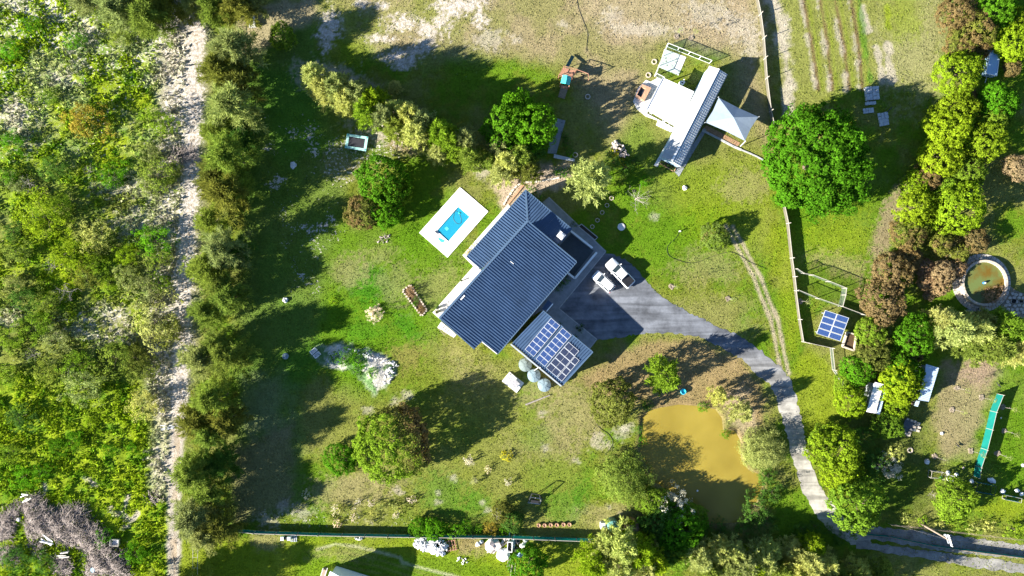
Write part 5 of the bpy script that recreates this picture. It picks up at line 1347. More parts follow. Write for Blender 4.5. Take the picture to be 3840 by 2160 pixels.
MB().tube(P3(2564, 302, 1.0), P3(2565, 298, 1.9), .08, .08, 8).build('chimney', M_WHITE, ov)
# shade sail over the sand pit
M_SAIL = mat('blue_grey_shade_cloth', (0.22, 0.27, 0.33), 0.7, 0.08, 2.0)
c4 = [P3(2695, 366, 2.7), P3(2844, 438, 2.7), P3(2794, 528, 2.7), P3(2646, 459, 2.7)]; pk = P3(2751, 440, 3.7)
sail = empty('shade_sail', (pk.x, pk.y, 0), 0, 'blue-grey pyramid shade sail beside the long shed', 'shade sail')
for i in range(4):
    a, b = c4[i], c4[(i + 1) % 4]; mid = (a + b) / 2 + ((pk - (a + b) / 2) * .05); mid.z -= .05
    mb = MB(); mb.add([a, mid, b, pk], [(0, 1, 3), (1, 2, 3)] if (mid - a).cross(pk - a).z > 0 else [(1, 0, 3), (2, 1, 3)])
    n0 = len(mb.v); mb.add([p - Vector((0, 0, .02)) for p in (a, mid, b, pk)], [(0, 1, 3), (1, 2, 3)])
    mb.build('cloth_panel', M_SAIL, sail)
for i, p in enumerate(c4):
    out = (p - Vector((pk.x, pk.y, p.z))).normalized() * .35
    MB().tube((p.x + out.x, p.y + out.y, 0), (p.x + out.x * .2, p.y + out.y * .2, 2.85), .07, .06, 8).build('pole', M_WHITE if i == 2 else M_STEEL, sail)
pit = MB().prism(WP([(2650, 470), (2776, 536), (2764, 552), (2632, 486)]), -.05, .05).build('sand_pit', mat('bark_mulch', (.30, .18, .10), .95, .4, 4, bump=.05, bscale=10))
tag(pit, 'brown mulch bed under the shade sail', None, None, 'structure')
kb = empty('stone_kerb', (*W(2750, 550), 0), 0, 'line of pale kerb slabs below the shade sail', 'kerb')
kp = [(2632, 488), (2660, 502), (2690, 517), (2720, 533), (2750, 549), (2780, 562), (2810, 574), (2840, 588), (2862, 600)]
for a, b in zip(kp[:-1], kp[1:]):
    MB().beam(P3(a[0] + .8, a[1] + .4, .07), P3(b[0], b[1], .07), .32 if a[0] < 2760 else .2, .16).build('slab', M_KERB, kb)
planter2 = empty('planter_bed', (*W(2505, 632), 0), 0, 'dark green planting bed at the end gable of the long shed', 'planter')
MB().prism(WP([(2475, 612), (2485, 602), (2533, 628), (2527, 643)]), 0, .1).build('soil', bpy.data.materials['dark_soil'], planter2)
for a, b in (((2475, 614), (2527, 644)), ((2527, 644), (2535, 628))): MB().beam(P3(*a, .1), P3(*b, .1), .12, .22).build('edging', M_BRICK, planter2)
plant_group([(2486, 616, 13, 'shrub', 'gr'), (2502, 624, 13, 'shrub', 'dk'), (2518, 632, 13, 'shrub', 'gr')], 'at the end gable of the long shed', 'gable bed plants', 0, 'from the left')
pth2 = MB().prism(WP([(2530, 645), (2543, 622), (2640, 480), (2650, 486), (2546, 662)]), -.1, .06).build('path', M_PAVE)
tag(pth2, 'grey path along the right side of the long shed', None, None, 'structure')

# --- sheds on the right
M_BLUESHADEROOF = mat('white_blue_shaded_sheeting', (0.42, 0.52, 0.62), 0.45, 0.1, 1.0)  # blue carries the shade of the white shed roofs; neighbour roof is white-blue itself
def small_shed(corners, h_, label, m, ridge=None, cat='shed', name='garden_shed', vents=0):
    c = [W(x, y, h_) for x, y in corners]
    t = empty(name, (*centroid(c), 0), 0, label, cat)
    rib_roof(t, c, (c[1][0] - c[0][0], c[1][1] - c[0][1]), lambda x, y: h_, m, sheet=.8, pitch=.27, rib=.1, rh=.035)
    MB().prism(inset(c, .25), 0, h_ - .05).build('wall', M_WALLB, t)
    ci = inset(c, .25); wall_opening(t, ci[2], ci[3], .5, .9, .05, 2.0, 'door', M_WOOD, False)
    return t
def z3(a, b): return (3140 + a / 3.714, 1330 + b / 3.714)
t = small_shed([z3(525, 382), z3(645, 412), z3(530, 818), z3(405, 795)], 2.4, 'white sheet-roofed shed under the grove', M_CANOPY)
small_shed([z3(648, 440), z3(690, 470), z3(590, 830), z3(545, 826)], 2.15, 'lower lean-to roof on the right of the white shed', M_BLUESHADEROOF)
small_shed([z3(1236, 130), z3(1415, 182), z3(1272, 656), z3(1130, 630)], 2.6, 'long pale sheet-roofed shed at the paddock edge', M_BLUESHADEROOF)
small_shed([z3(1100, 640), z3(1150, 650), z3(1120, 725), z3(1070, 710)], 2.2, 'small square roof below the long pale shed', M_BLUESHADEROOF)
pt = MB().prism(WP([z3(950, 885), z3(1150, 945), z3(1125, 1075), z3(1030, 1060), z3(985, 1150), z3(880, 1080)]), -.05, .07).build('patio', M_COURT)
tag(pt, 'dark shaded patio below the grove sheds', None, None, 'structure')
for i, q in enumerate(((975, 895), (1028, 915), (1075, 930), (1130, 955), (1135, 1015), (1118, 1060), (1020, 1040), (1070, 1010), (1000, 1085), (955, 1100), (912, 1092), (990, 1118))):
    MB().box((*W(*z3(*q)), .12), (.42, .34, .16), -.3).build('paver', M_PALEBRICK, pt)
tr_ = [W(x, y, 1.6) for x, y in ((3718, 178), (3751, 184), (3738, 284), (3697, 276))]
trl = empty('trailer', (*centroid(tr_), 0), 0, 'pale blue flat-topped trailer parked between the twin tree rows', 'trailer')
MB().prism(tr_, .5, 1.6).build('body', mat('pale_blue_panel', (.28, .42, .58), .45, .08, 1.5), trl)
for p in inset(tr_, .6): MB().tube((p[0] - .12, p[1], .32), (p[0] + .12, p[1], .32), .32, .32, 12).build('wheel', M_DARKMETAL, trl)
for i in range(4):
    a, b = tr_[i], tr_[(i + 1) % 4]; MB().beam((*a, 1.61), (*b, 1.61), .1, .07).build('roof_rim', M_WHITE, trl)
MB().beam(((tr_[2][0] + tr_[3][0]) / 2, (tr_[2][1] + tr_[3][1]) / 2, .55), ((tr_[2][0] + tr_[3][0]) / 2 - .3, (tr_[2][1] + tr_[3][1]) / 2 - 1.0, .55), .1, .1).build('tow_bar', M_STEEL, trl)
# house whose roof just enters the bottom edge
hb = [W(x, y, 3.0) for x, y in ((1238, 2142), (1390, 2190), (1340, 2330), (1188, 2280))]
hbz = lambda x, y: 3.0
hbt = empty('neighbour_house', (*centroid(hb), 0), 0, 'white-roofed building cut off by the bottom edge', 'house')
ridge0 = ((hb[0][0] + hb[1][0]) / 2, (hb[0][1] + hb[1][1]) / 2, 4.4); ridge1 = ((hb[2][0] + hb[3][0]) / 2, (hb[2][1] + hb[3][1]) / 2, 4.4)
la = plane_through(Vector((*hb[0], 3)), Vector(ridge0), Vector((*hb[3], 3))); lb_ = plane_through(Vector((*hb[1], 3)), Vector(ridge0), Vector((*hb[2], 3)))
rib_roof(hbt, [hb[0], ridge0[:2], ridge1[:2], hb[3]], (ridge0[0] - hb[0][0], ridge0[1] - hb[0][1]), la, M_BLUESHADEROOF)
rib_roof(hbt, [ridge0[:2], hb[1], hb[2], ridge1[:2]], (ridge0[0] - hb[0][0], ridge0[1] - hb[0][1]), lb_, M_BLUESHADEROOF)
MB().prism(inset(hb, .4), 0, 2.95).build('wall', M_WHITE, hbt)
MB().ngon([(*hb[0], 3), (*hb[1], 3), ridge0]).build('gable', M_WHITE, hbt)
stp_ = empty('outside_steps', (*W(1215, 2148), 0), 0, 'dark railed steps left of the building at the bottom edge', 'steps')
for i in range(5): MB().prism(WP([(1200 + i * 3, 2170 - i * 9), (1216 + i * 3, 2176 - i * 9), (1219 + i * 3, 2167 - i * 9), (1203 + i * 3, 2161 - i * 9)]), 0, .2 + .18 * i).build('tread', M_WOOD, stp_)
for o_ in (0, 16): MB().tube(P3(1198 + o_, 2172, .9), P3(1212 + o_, 2130, 1.8), .03, .03, 5).build('rail', M_WHITE, stp_)
# ------------------------------------------------------------------ vehicles
M_CARWHITE = mat('white_car_paint', (0.74, 0.74, 0.74), 0.25, 0.02, 1.0, spec=0.6)
M_TYRE = mat('tyre_rubber', (0.015, 0.015, 0.016), 0.85, 0.2, 4)
M_LAMP = mat('lamp_glass', (0.5, 0.52, 0.55), 0.1, 0.05, 3, spec=.6)
M_RED = mat('red_lamp', (0.4, 0.01, 0.01), 0.2, 0.05, 3)
M_BLACK = mat('black_plastic', (0.018, 0.018, 0.02), 0.6, 0.2, 4)
def loft(secs, cap=True):
    """secs: lists of (x, y, z), all the same length, joined in order"""
    mb = MB(); n = len(secs[0])
    vs = [p for s in secs for p in s]; fs = []
    for k in range(len(secs) - 1):
        for i in range(n):
            fs.append((k * n + i, (k + 1) * n + i, (k + 1) * n + (i + 1) % n, k * n + (i + 1) % n))
    if cap: fs += [tuple(range(n)), tuple(range((len(secs) - 1) * n, len(secs) * n))[::-1]]
    return mb.add(vs, fs)
def body_section(x, w, z0, z1, rnd=.12):
    """closed cross-section of a car body at x"""
    h = w / 2
    return [(x, -h + .06, z0), (x, -h, z0 + .15), (x, -h, z1 - rnd), (x, -h + rnd, z1), (x, h - rnd, z1), (x, h, z1 - rnd), (x, h, z0 + .15), (x, h - .06, z0)]
def make_car(name, loc, heading, label, L, Wd, body, cabin, ute=False):
    t = empty(name, loc, heading, label, 'car')
    loft([body_section(*s) for s in body]).build('body', M_CARWHITE, t, True, True, auto=50)
    cab = MB(); secs = [[(x, -w / 2, z0), (x2, -w2 / 2, z1), (x2, w2 / 2, z1), (x, w / 2, z0)] for x, w, z0, x2, w2, z1 in cabin]
    loft(secs).build('cabin', M_CARWHITE, t, True)
    f, r_ = cabin[0], cabin[-1]; f2, r2 = cabin[1], cabin[-2]
    def pane(a, b, c, d, nm):
        n = (Vector(b) - Vector(a)).cross(Vector(d) - Vector(a)).normalized() * .012
        MB().ngon([Vector(p) + n for p in (a, b, c, d)]).build(nm, M_GLASS, t, True)
    return t, pane
def car_wheels(t, xs, y, r_, w_):
    for x in xs:
        for s in (-1, 1):
            wv = MB().tube((x, s * y - w_ / 2, r_), (x, s * y + w_ / 2, r_), r_, r_, 18).build('wheel', M_TYRE, t, True)
            MB().tube((x, s * (y + w_ / 2) - .015, r_), (x, s * (y + w_ / 2) + .015, r_), r_ * .6, r_ * .6, 12).build('rim', M_STEEL, wv, True)
def hull(t, prof, wmid, name='body', m=None, wf=None):
    """car shell lofted along x; prof: (x, width, z0, z1)"""
    loft([body_section(x, w, a, b, min(.12, (b - a) * .3)) for x, w, a, b in prof]).build(name, m or M_CARWHITE, t, True, True, auto=55)
def greenhouse(t, bl, tl, wb, wt, zb, zt):
    """roof and pillars over glass: bl=(x front base, x rear base), tl=(x front top, x rear top)"""
    b0, b1 = bl; t0, t1 = tl
    core = loft([[(b0, -wb / 2, zb), (b0, wb / 2, zb), (b1, wb / 2, zb), (b1, -wb / 2, zb)], [(t0, -wt / 2, zt), (t0, wt / 2, zt), (t1, wt / 2, zt), (t1, -wt / 2, zt)]])
    core.build('pillars', M_CARWHITE, t, True)
    # roof skin, slightly crowned
    nx = 6; ny = 5; rf = MB(); vs = []; fs = []
    for i in range(nx + 1):
        for j in range(ny + 1):
            u = i / nx; v = j / ny * 2 - 1
            vs.append((t0 + (t1 - t0) * u, v * (wt / 2 + .01), zt + .005 + .05 * (1 - v * v) * (1 - (2 * u - 1) ** 2 * .6)))
    for i in range(nx):
        for j in range(ny): fs.append((i * (ny + 1) + j, (i + 1) * (ny + 1) + j, (i + 1) * (ny + 1) + j + 1, i * (ny + 1) + j + 1))
    rf.add(vs, [f[::-1] for f in fs] if t0 < t1 else fs); rf.build('roof', M_CARWHITE, t, True, True)
    def quad(a, b, c, d, nm, k=.08, ins=.02):
        pts = [Vector(p) for p in (a, b, c, d)]; cc = sum(pts, Vector()) / 4
        n = (pts[1] - pts[0]).cross(pts[3] - pts[0]).normalized()
        if n.dot(cc - Vector(((b0 + b1) / 2, 0, (zb + zt) / 2 - .2))) < 0: n = -n
        vs = [cc + (p - cc) * (1 - k) + n * ins for p in pts] + [cc + (p - cc) * (1 - k) - n * .02 for p in pts]
        MB().add(vs, [(0, 1, 2, 3), (7, 6, 5, 4), (0, 4, 5, 1), (1, 5, 6, 2), (2, 6, 7, 3), (3, 7, 4, 0)]).build(nm, M_GLASS, t, True)
    quad((b0, -wb / 2, zb), (b0, wb / 2, zb), (t0, wt / 2, zt), (t0, -wt / 2, zt), 'windscreen')
    quad((b1, -wb / 2, zb), (b1, wb / 2, zb), (t1, wt / 2, zt), (t1, -wt / 2, zt), 'rear_window', .12)
    for s in (-1, 1):
        for (u0, u1) in ((0.0, .5), (.5, 1.0)):
            quad((b0 + (b1 - b0) * u0, s * wb / 2, zb), (b0 + (b1 - b0) * u1, s * wb / 2, zb), (t0 + (t1 - t0) * u1, s * wt / 2, zt), (t0 + (t1 - t0) * u0, s * wt / 2, zt), 'side_window', .10)
def trim(t, xf, xr, w, zf, zr):
    for s in (-1, 1):
        MB().box((xf, s * (w / 2 - .22), zf), (.16, .30, .14)).build('headlight', M_LAMP, t, True)
        MB().box((xr, s * (w / 2 - .12), zr), (.10, .18, .26)).build('taillight', M_RED, t, True)
HEAD = math.atan2(.69, -.72)          # both cars face up-left
# hatchback
hx, hy = W(2264, 1056, .8)
hatch = empty('parked_hatchback', (hx, hy, .03), HEAD + .04, 'white hatchback parked on the drive, left of the pickup', 'car', 'parked cars')
hull(hatch, [(1.98, 1.15, .38, .62), (1.9, 1.5, .28, .72), (1.6, 1.66, .22, .86), (.95, 1.72, .20, .98), (-.2, 1.74, .20, 1.0), (-1.3, 1.72, .22, 1.02), (-1.8, 1.62, .28, 1.0), (-1.95, 1.4, .36, .86)], 1.7)
greenhouse(hatch, (1.05, -1.85), (.35, -1.45), 1.56, 1.20, .96, 1.48)
car_wheels(hatch, (1.22, -1.22), .78, .30, .19); trim(hatch, 1.88, -1.9, 1.66, .68, .85)
for s in (-1, 1): MB().box((.78, s * .95, 1.02), (.14, .22, .14)).build('mirror', M_CARWHITE, hatch, True)
MB().box((-1.5, 0, 1.5), (.18, .9, .04)).build('spoiler', M_CARWHITE, hatch, True)
MB().box((1.97, 0, .42), (.06, .9, .16)).build('grille', M_BLACK, hatch, True)
# double-cab pickup with slatted load cover
ux, uy = W(2325, 1024, .9)
ute = empty('parked_pickup', (ux, uy, .03), HEAD - .04, 'white double-cab pickup with black slatted load cover', 'car', 'parked cars')
hull(ute, [(2.66, 1.3, .5, .85), (2.58, 1.62, .4, 1.0), (2.2, 1.80, .34, 1.10), (1.4, 1.86, .32, 1.16), (.2, 1.88, .32, 1.16), (-1.0, 1.88, .32, 1.14), (-2.5, 1.86, .36, 1.12), (-2.64, 1.78, .44, 1.08)], 1.86)
greenhouse(ute, (1.25, -1.02), (.55, -.85), 1.68, 1.34, 1.13, 1.78)
MB().box((-1.80, 0, 1.13), (1.46, 1.60, .06)).build('load_bed', M_BLACK, ute, True)
for i in range(9): MB().box((-1.15 - i * .163, 0, 1.185), (.11, 1.54, .05)).build('cover_slat', mat('slat_black', (.02, .02, .024), .5) if i == 0 else bpy.data.materials['slat_black'], ute, True)
car_wheels(ute, (1.65, -1.55), .84, .39, .24); trim(ute, 2.55, -2.6, 1.8, .9, .9)
for s in (-1, 1): MB().box((.95, s * 1.04, 1.2), (.16, .24, .2)).build('mirror', M_CARWHITE, ute, True)
MB().box((2.66, 0, .62), (.08, 1.0, .26)).build('grille', M_BLACK, ute, True)
MB().box((-2.7, 0, .5), (.16, 1.6, .14)).build('rear_bumper', M_STEEL, ute, True)

# ------------------------------------------------------------------ fences
def cloth_mat(name, c, tr_amt=.35, hole=.15):
    m = bpy.data.materials.new(name); m.use_nodes = True
    nt = m.node_tree; N, L = nt.nodes, nt.links
    for n in list(N): N.remove(n)
    out = N.new('ShaderNodeOutputMaterial'); df = N.new('ShaderNodeBsdfDiffuse'); tl = N.new('ShaderNodeBsdfTranslucent'); tp = N.new('ShaderNodeBsdfTransparent')
    m1 = N.new('ShaderNodeMixShader'); m2 = N.new('ShaderNodeMixShader')
    tc = N.new('ShaderNodeTexCoord'); nz = N.new('ShaderNodeTexNoise'); nz.inputs['Scale'].default_value = 1.4; nz.inputs['Detail'].default_value = 4
    rp = N.new('ShaderNodeValToRGB'); rp.color_ramp.elements[0].color = (*[x * .7 for x in c], 1); rp.color_ramp.elements[1].color = (*[min(1, x * 1.3) for x in c], 1)
    L.new(tc.outputs['Object'], nz.inputs['Vector']); L.new(nz.outputs['Fac'], rp.inputs['Fac'])
    L.new(rp.outputs['Color'], df.inputs['Color']); L.new(rp.outputs['Color'], tl.inputs['Color'])
    m1.inputs[0].default_value = tr_amt; m2.inputs[0].default_value = hole
    L.new(df.outputs[0], m1.inputs[1]); L.new(tl.outputs[0], m1.inputs[2]); L.new(m1.outputs[0], m2.inputs[1]); L.new(tp.outputs[0], m2.inputs[2]); L.new(m2.outputs[0], out.inputs['Surface'])
    return m
M_CLOTH_W = cloth_mat('pale_shade_cloth', (.17, .155, .12), .25, .15)
M_CLOTH_T = cloth_mat('teal_shade_cloth', (.02, .27, .23), .45, .10)
M_CLOTH_G = cloth_mat('dark_teal_cloth', (.03, .20, .19), .35, .05)
M_NET = cloth_mat('bird_netting', (.30, .36, .32), .4, .84)
M_POST = mat('pale_post', (.36, .33, .28), .8, .12, 3)
rail_fence('boundary_fence', [(2830, -20), (2846, 60), (2858, 149), (2869, 298), (2884, 420), (2895, 472)], 1.05, 'pale shade-cloth fence from the top edge to the huge green tree', M_POST, M_CLOTH_W, 4.2, (1.0,), .06, post_h=1.9)
rail_fence('boundary_fence', [(2926, 735), (2948, 839), (2962, 968), (2972, 1038), (2978, 1090)], 1.05, 'pale shade-cloth fence between the huge green tree and the netting pen', M_POST, M_CLOTH_W, 4.4, (1.0,), .06, post_h=1.9)
rail_fence('boundary_fence', [(2978, 1090), (2992, 1197), (3006, 1281), (3022, 1284), (3112, 1304)], .9, 'pale fence turning the corner below the ground solar array', M_POST, M_CLOTH_W, 3.6, (1.0,), .06, post_h=1.7)
rail_fence('boundary_fence', [(3112, 1304), (3121, 1386), (3156, 1436), (3172, 1478)], 1.0, 'slanting pale fence between the lane verge and the grove', M_POST, M_NET, 2.6, (1.0, .05), .05, post_h=1.7)
rail_fence('netting_pen', [(2974, 1009), (3000, 1026), (3034, 1032), (3096, 1056), (3156, 1080), (3153, 1106), (3142, 1148)], 1.7, 'netting pen with pale posts on the green paddock', M_POST, M_NET, 3.0, (1.0,), .06, post_h=1.85, thick=.03)
rail_fence('netting_pen', [(2982, 1088), (3058, 1119), (3142, 1148), (3222, 1178), (3272, 1194)], 1.5, 'netting fence running behind the ground solar array', M_POST, M_NET, 3.6, (1.0,), .06, post_h=1.7, thick=.03)
rail_fence('teal_screen', [(3738, 1476), (3712, 1540), (3697, 1605), (3678, 1680), (3656, 1745), (3650, 1785)], 1.6, 'tall teal shade screen across the lower right paddock', M_POST, M_CLOTH_T, 2.9, (1.0,), .035, post_h=1.85)
rail_fence('bottom_fence', [(840, 1978), (960, 1990), (1200, 1998), (1457, 2003)], 1.35, 'teal cloth fence along the bottom, left half', M_POST, M_CLOTH_G, 3.5, (1.0,), .06, post_h=1.6)
rail_fence('bottom_fence', [(1457, 2003), (1700, 2006), (1919, 2008)], 1.35, 'cloth fence along the bottom behind the white rubble', M_POST, M_CLOTH_G, 3.5, (1.0,), .06, post_h=1.6)
rail_fence('bottom_fence', [(1919, 2008), (2080, 2014), (2240, 2020)], 1.5, 'bright teal sagging cloth fence left of the bottom conifers', M_POST, M_CLOTH_T, 3.5, (1.0,), .06, post_h=1.6)
rail_fence('lane_fence', [(3215, 1998), (3330, 2008), (3480, 2040), (3640, 2062), (3860, 2090)], .9, 'low green-grey fence along the lower edge of the lane', M_WOOD, M_CLOTH_G, 4.0, (1.0,), .05, post_h=1.2)
rail_fence('paddock_fence', [(3330, 1962), (3480, 1978), (3640, 1998), (3860, 2024)], 1.0, 'thin wire fence between the lane and the lower paddock', M_WOOD, None, 3.4, (1.0, .5), .03, post_h=1.2)
gt = empty('field_gate', (*W(728, 2100), 0), 0, 'pale tubular gate beside the foot of the sandy track', 'gate')
for x in (724, 742): MB().tube(P3(x, 2045, 1.1), P3(x - 2, 2175, 1.1), .04, .04, 6).build('rail', M_POST, gt)
for y in (2050, 2090, 2130, 2170): MB().tube(P3(723, y, 1.1), P3(742, y, 1.1), .03, .03, 5).build('bar', M_POST, gt)
for y in (2050, 2170):
    for x in (724, 742): MB().tube(P3(x, y, 0), P3(x, y, 1.15), .05, .05, 6).build('post', M_POST, gt)

# ------------------------------------------------------------------ ground-mounted solar array
def r1(a, b): return (2940 + a / 4.025, 980 + b / 4.025)
gs = empty('ground_solar_array', (*W(*r1(730, 975)), 0), 0, 'eight-panel blue solar array on posts in the fenced corner', 'solar panels')
zt_, zb_ = 1.9, 1.5
c0, c1, c3 = P3(*r1(622, 737), zt_), P3(*r1(985, 855), zt_), P3(*r1(472, 1090), zb_)
u = (c1 - c0); v = (c3 - c0); lu = u.length / 2; lv = v.length / 4
u.normalize(); v = (v - u * v.dot(u)).normalized(); nn = u.cross(v); nn = nn if nn.z > 0 else -nn
for i in range(2):
    for j in range(4): solar_panel(gs, c0 + u * (lu * i) + v * (lv * j), u, v, nn, lu - .05, lv - .06, M_CELL, False)
for j in (0.1, .5, .9):
    MB().beam(c0 + v * (lv * 4 * j) - nn * .08, c0 + u * (lu * 2) + v * (lv * 4 * j) - nn * .08, .06, .08).build('rail', M_FRAME, gs)
for i in (.1, .9):
    for j in (.1, .9):
        p = c0 + u * (lu * 2 * i) + v * (lv * 4 * j); MB().tube((p.x, p.y, 0), (p.x, p.y, p.z - .1), .06, .06, 6).build('post', M_STEEL, gs)
bx = empty('raised_planter', (*W(*r1(985, 1205)), 0), 0, 'open pale-rimmed box of dark soil beside the solar array', 'planter')
rim = [r1(950, 1070), r1(1085, 1108), r1(1048, 1345), r1(880, 1285)]
MB().prism([(p[0], p[1]) for p in WP(rim, .5)], 0, .45).build('soil', mat('brown_soil', (.07, .042, .02), .95, .3, 4), bx)
for i in range(4): MB().beam(P3(*rim[i], .45), P3(*rim[(i + 1) % 4], .45), .22, .5).build('side', M_PALEBRICK, bx)

# ------------------------------------------------------------------ round reservoir with crazy paving
def r2_(a, b): return (3540 + a / 4.83, 920 + b / 4.83)
rx, ry = W(*r2_(738, 680), .8)
res = empty('round_reservoir', (rx, ry, 0), 0, 'round walled reservoir of green water with a blue pump', 'reservoir')
Rm = 3.72; nseg = 40
for k in range(nseg):
    a0 = 2 * math.pi * k / nseg + .006; a1 = 2 * math.pi * (k + 1) / nseg - .006
    MB().prism([(math.cos(a) * r_, math.sin(a) * r_) for a, r_ in ((a0, Rm), (a1, Rm), (a1, Rm - .36), (a0, Rm - .36))], 0, .9 + random.uniform(-.012, .012)).build('wall_block', M_PALEBRICK, res, True)
def green_water():
    m, nt, b = node_mat('green_water'); N, L = nt.nodes, nt.links
    tc = N.new('ShaderNodeTexCoord'); nz = N.new('ShaderNodeTexNoise'); nz.inputs['Scale'].default_value = .55; nz.inputs['Detail'].default_value = 5
    L.new(tc.outputs['Object'], nz.inputs['Vector'])
    rp = N.new('ShaderNodeValToRGB'); e = rp.color_ramp.elements; e[0].position = .42; e[0].color = (.105, .135, .040, 1); e[1].position = .66; e[1].color = (.12, .075, .012, 1)
    L.new(nz.outputs['Fac'], rp.inputs['Fac']); L.new(rp.outputs['Color'], b.inputs['Base Color']); b.inputs['Roughness'].default_value = .15; b.inputs['IOR'].default_value = 1.33
    return m
MB().lathe([(Rm - .3, .55), (.001, .55)], 40).build('water', green_water(), res, True)
MB().lathe([(.20, .5), (.20, .85), (.12, .95)], 12).build('pump', mat('blue_plastic', (.03, .16, .55), .4), res, True)
MB().lathe([(.12, .951), (.12, .98), (.05, .98)], 10).build('pump_cap', M_WHITE, res, True)
plant('scrub', 3726, 1106, 40, 'pk', 'dry reed clump growing in the round reservoir', cat='plant')
pav = MB().lathe([(Rm + 1.0, -.02), (Rm + 1.0, .03), (Rm - .1, .03)], 40, (rx, ry)).build('reservoir_paving', mat('sandy_joint', (.20, .17, .13), .95, .2, 3), origin=(rx, ry, 0))
tag(pav, 'ring and apron of crazy paving round the reservoir', None, None, 'structure')
M_FLAG = mat('flagstone', (.42, .38, .33), .9, .25, 1.2)
for ring, (ra, rb) in enumerate(((Rm + .04, Rm + .50), (Rm + .54, Rm + 1.02))):
    n = 34
    for k in range(n):
        a0 = 2 * math.pi * (k + .5 * ring) / n + .012; a1 = 2 * math.pi * (k + 1 + .5 * ring) / n - .012
        MB().prism([(rx + math.cos(a) * r_, ry + math.sin(a) * r_) for a, r_ in ((a0, ra), (a1, ra), (a1, rb), (a0, rb))], 0, .06 + random.uniform(0, .02)).build('flagstone', M_FLAG, pav)
ap = [r2_(1180, 720), r2_(1300, 820), r2_(1500, 890), r2_(1700, 1000), r2_(1700, 1420), r2_(1440, 1330), r2_(1230, 1250), r2_(1000, 1150), r2_(1100, 980)]
apw = WP(ap)
apron = MB().prism(apw, -.05, .025).build('apron_bed', bpy.data.materials['sandy_joint'], pav)
xs = [p[0] for p in apw]; ysn = [p[1] for p in apw]
apn = np.array(apw)
yy = min(ysn)
rowi = 0
while yy < max(ysn):
    xx = min(xs) + (.35 if rowi % 2 else 0)
    while xx < max(xs):
        jx, jy = xx + random.uniform(-.12, .12), yy + random.uniform(-.1, .1)
        dd = d_poly(np.array([jx]), np.array([jy]), apw)[0]
        if dd < -.25 and math.hypot(jx - rx, jy - ry) > Rm + 1.35:
            n = random.choice((5, 6, 6)); a0 = random.random() * 6
            MB().prism([(jx + math.cos(a0 + 6.283 * k / n) * random.uniform(.27, .36), jy + math.sin(a0 + 6.283 * k / n) * random.uniform(.25, .33)) for k in range(n)], 0, .06 + random.uniform(0, .02)).build('flagstone', M_FLAG, pav)
        xx += .70
    yy += .60; rowi += 1
bn = empty('garden_bench', (*W(*r2_(640, 1240)), 0), -.35, 'slatted dark bench below the round reservoir', 'bench')
for i in range(7): MB().box((-.7 + i * .23, 0, .45), (.15, 1.5, .05)).build('slat', M_STEEL if i % 2 else M_DARKMETAL, bn, True)
for sx in (-.6, .6):
    for sy in (-.6, .6): MB().box((sx, sy, .21), (.08, .08, .42)).build('leg', M_DARKMETAL, bn, True)
tank(3642, 1168, .38, .8, M_TANKB, 'small pale drum beside the slatted bench', lid=False)
for i, (a, b, s_) in enumerate(((1255, 1010, .32), (1385, 1015, .22))):
    tag(MB().lathe([(s_, .02), (s_, .28), (s_ * .7, .3), (s_ * .6, .2)], 14, W(*r2_(a, b))).build('rubber_ring', M_TYRE, origin=(*W(*r2_(a, b)), 0)), ('larger' if i == 0 else 'smaller') + ' dark ring lying on the crazy paving', 'tyre')

# ------------------------------------------------------------------ playground
def z7(a, b): return (2060 + a / 6.9, 190 + b / 6.9)
play = empty('climbing_frame', (*W(*z7(450, 650)), 0), 0, 'wooden climbing tower with teal canopy, slide and ramp', 'climbing frame')
dq = [z7(375, 430), z7(690, 515), z7(600, 700), z7(245, 655)]
dw = WP(dq, 1.3)
for i in range(8):
    t0, t1 = i / 8 + .006, (i + 1) / 8 - .006
    def lp(a, b, t): return (a[0] + (b[0] - a[0]) * t, a[1] + (b[1] - a[1]) * t)
    MB().prism([lp(dw[0], dw[1], t0), lp(dw[0], dw[1], t1), lp(dw[3], dw[2], t1), lp(dw[3], dw[2], t0)], 1.24, 1.30).build('deck_plank', M_REDWOOD, play)
for p in dw + [W(*z7(300, 870), 1.0), W(*z7(500, 940), 1.0)]: MB().box((p[0], p[1], 1.0), (.1, .1, 2.0)).build('post', M_REDWOOD, play)
for i in range(4):
    a, b = dw[i], dw[(i + 1) % 4]; MB().beam((*a, 1.95), (*b, 1.95), .07, .08).build('handrail', M_REDWOOD, play)
M_TEAL = mat('teal_canvas', (.04, .40, .38), .6, .1, 3)
rf = [P3(*z7(345, 628), 2.1), P3(*z7(462, 632), 2.7), P3(*z7(575, 690), 2.1), P3(*z7(290, 835), 2.1), P3(*z7(420, 858), 2.7), P3(*z7(520, 900), 2.1)]
MB().add([*rf], [(0, 3, 4, 1), (1, 4, 5, 2)]).build('canopy', M_TEAL, play)
for a in (rf[0], rf[2], rf[3], rf[5]): MB().tube((a.x, a.y, 0), (a.x, a.y, 2.1), .05, .05, 6).build('post', M_REDWOOD, play)
MB().prism(WP([z7(310, 880), z7(505, 930), z7(480, 985), z7(290, 950)], 1.0), .95, 1.0).build('deck_plank', M_REDWOOD, play)
rp0, rp1, rp2, rp3 = P3(*z7(295, 955), .95), P3(*z7(478, 1000), .95), P3(*z7(395, 1250), .1), P3(*z7(225, 1200), .1)
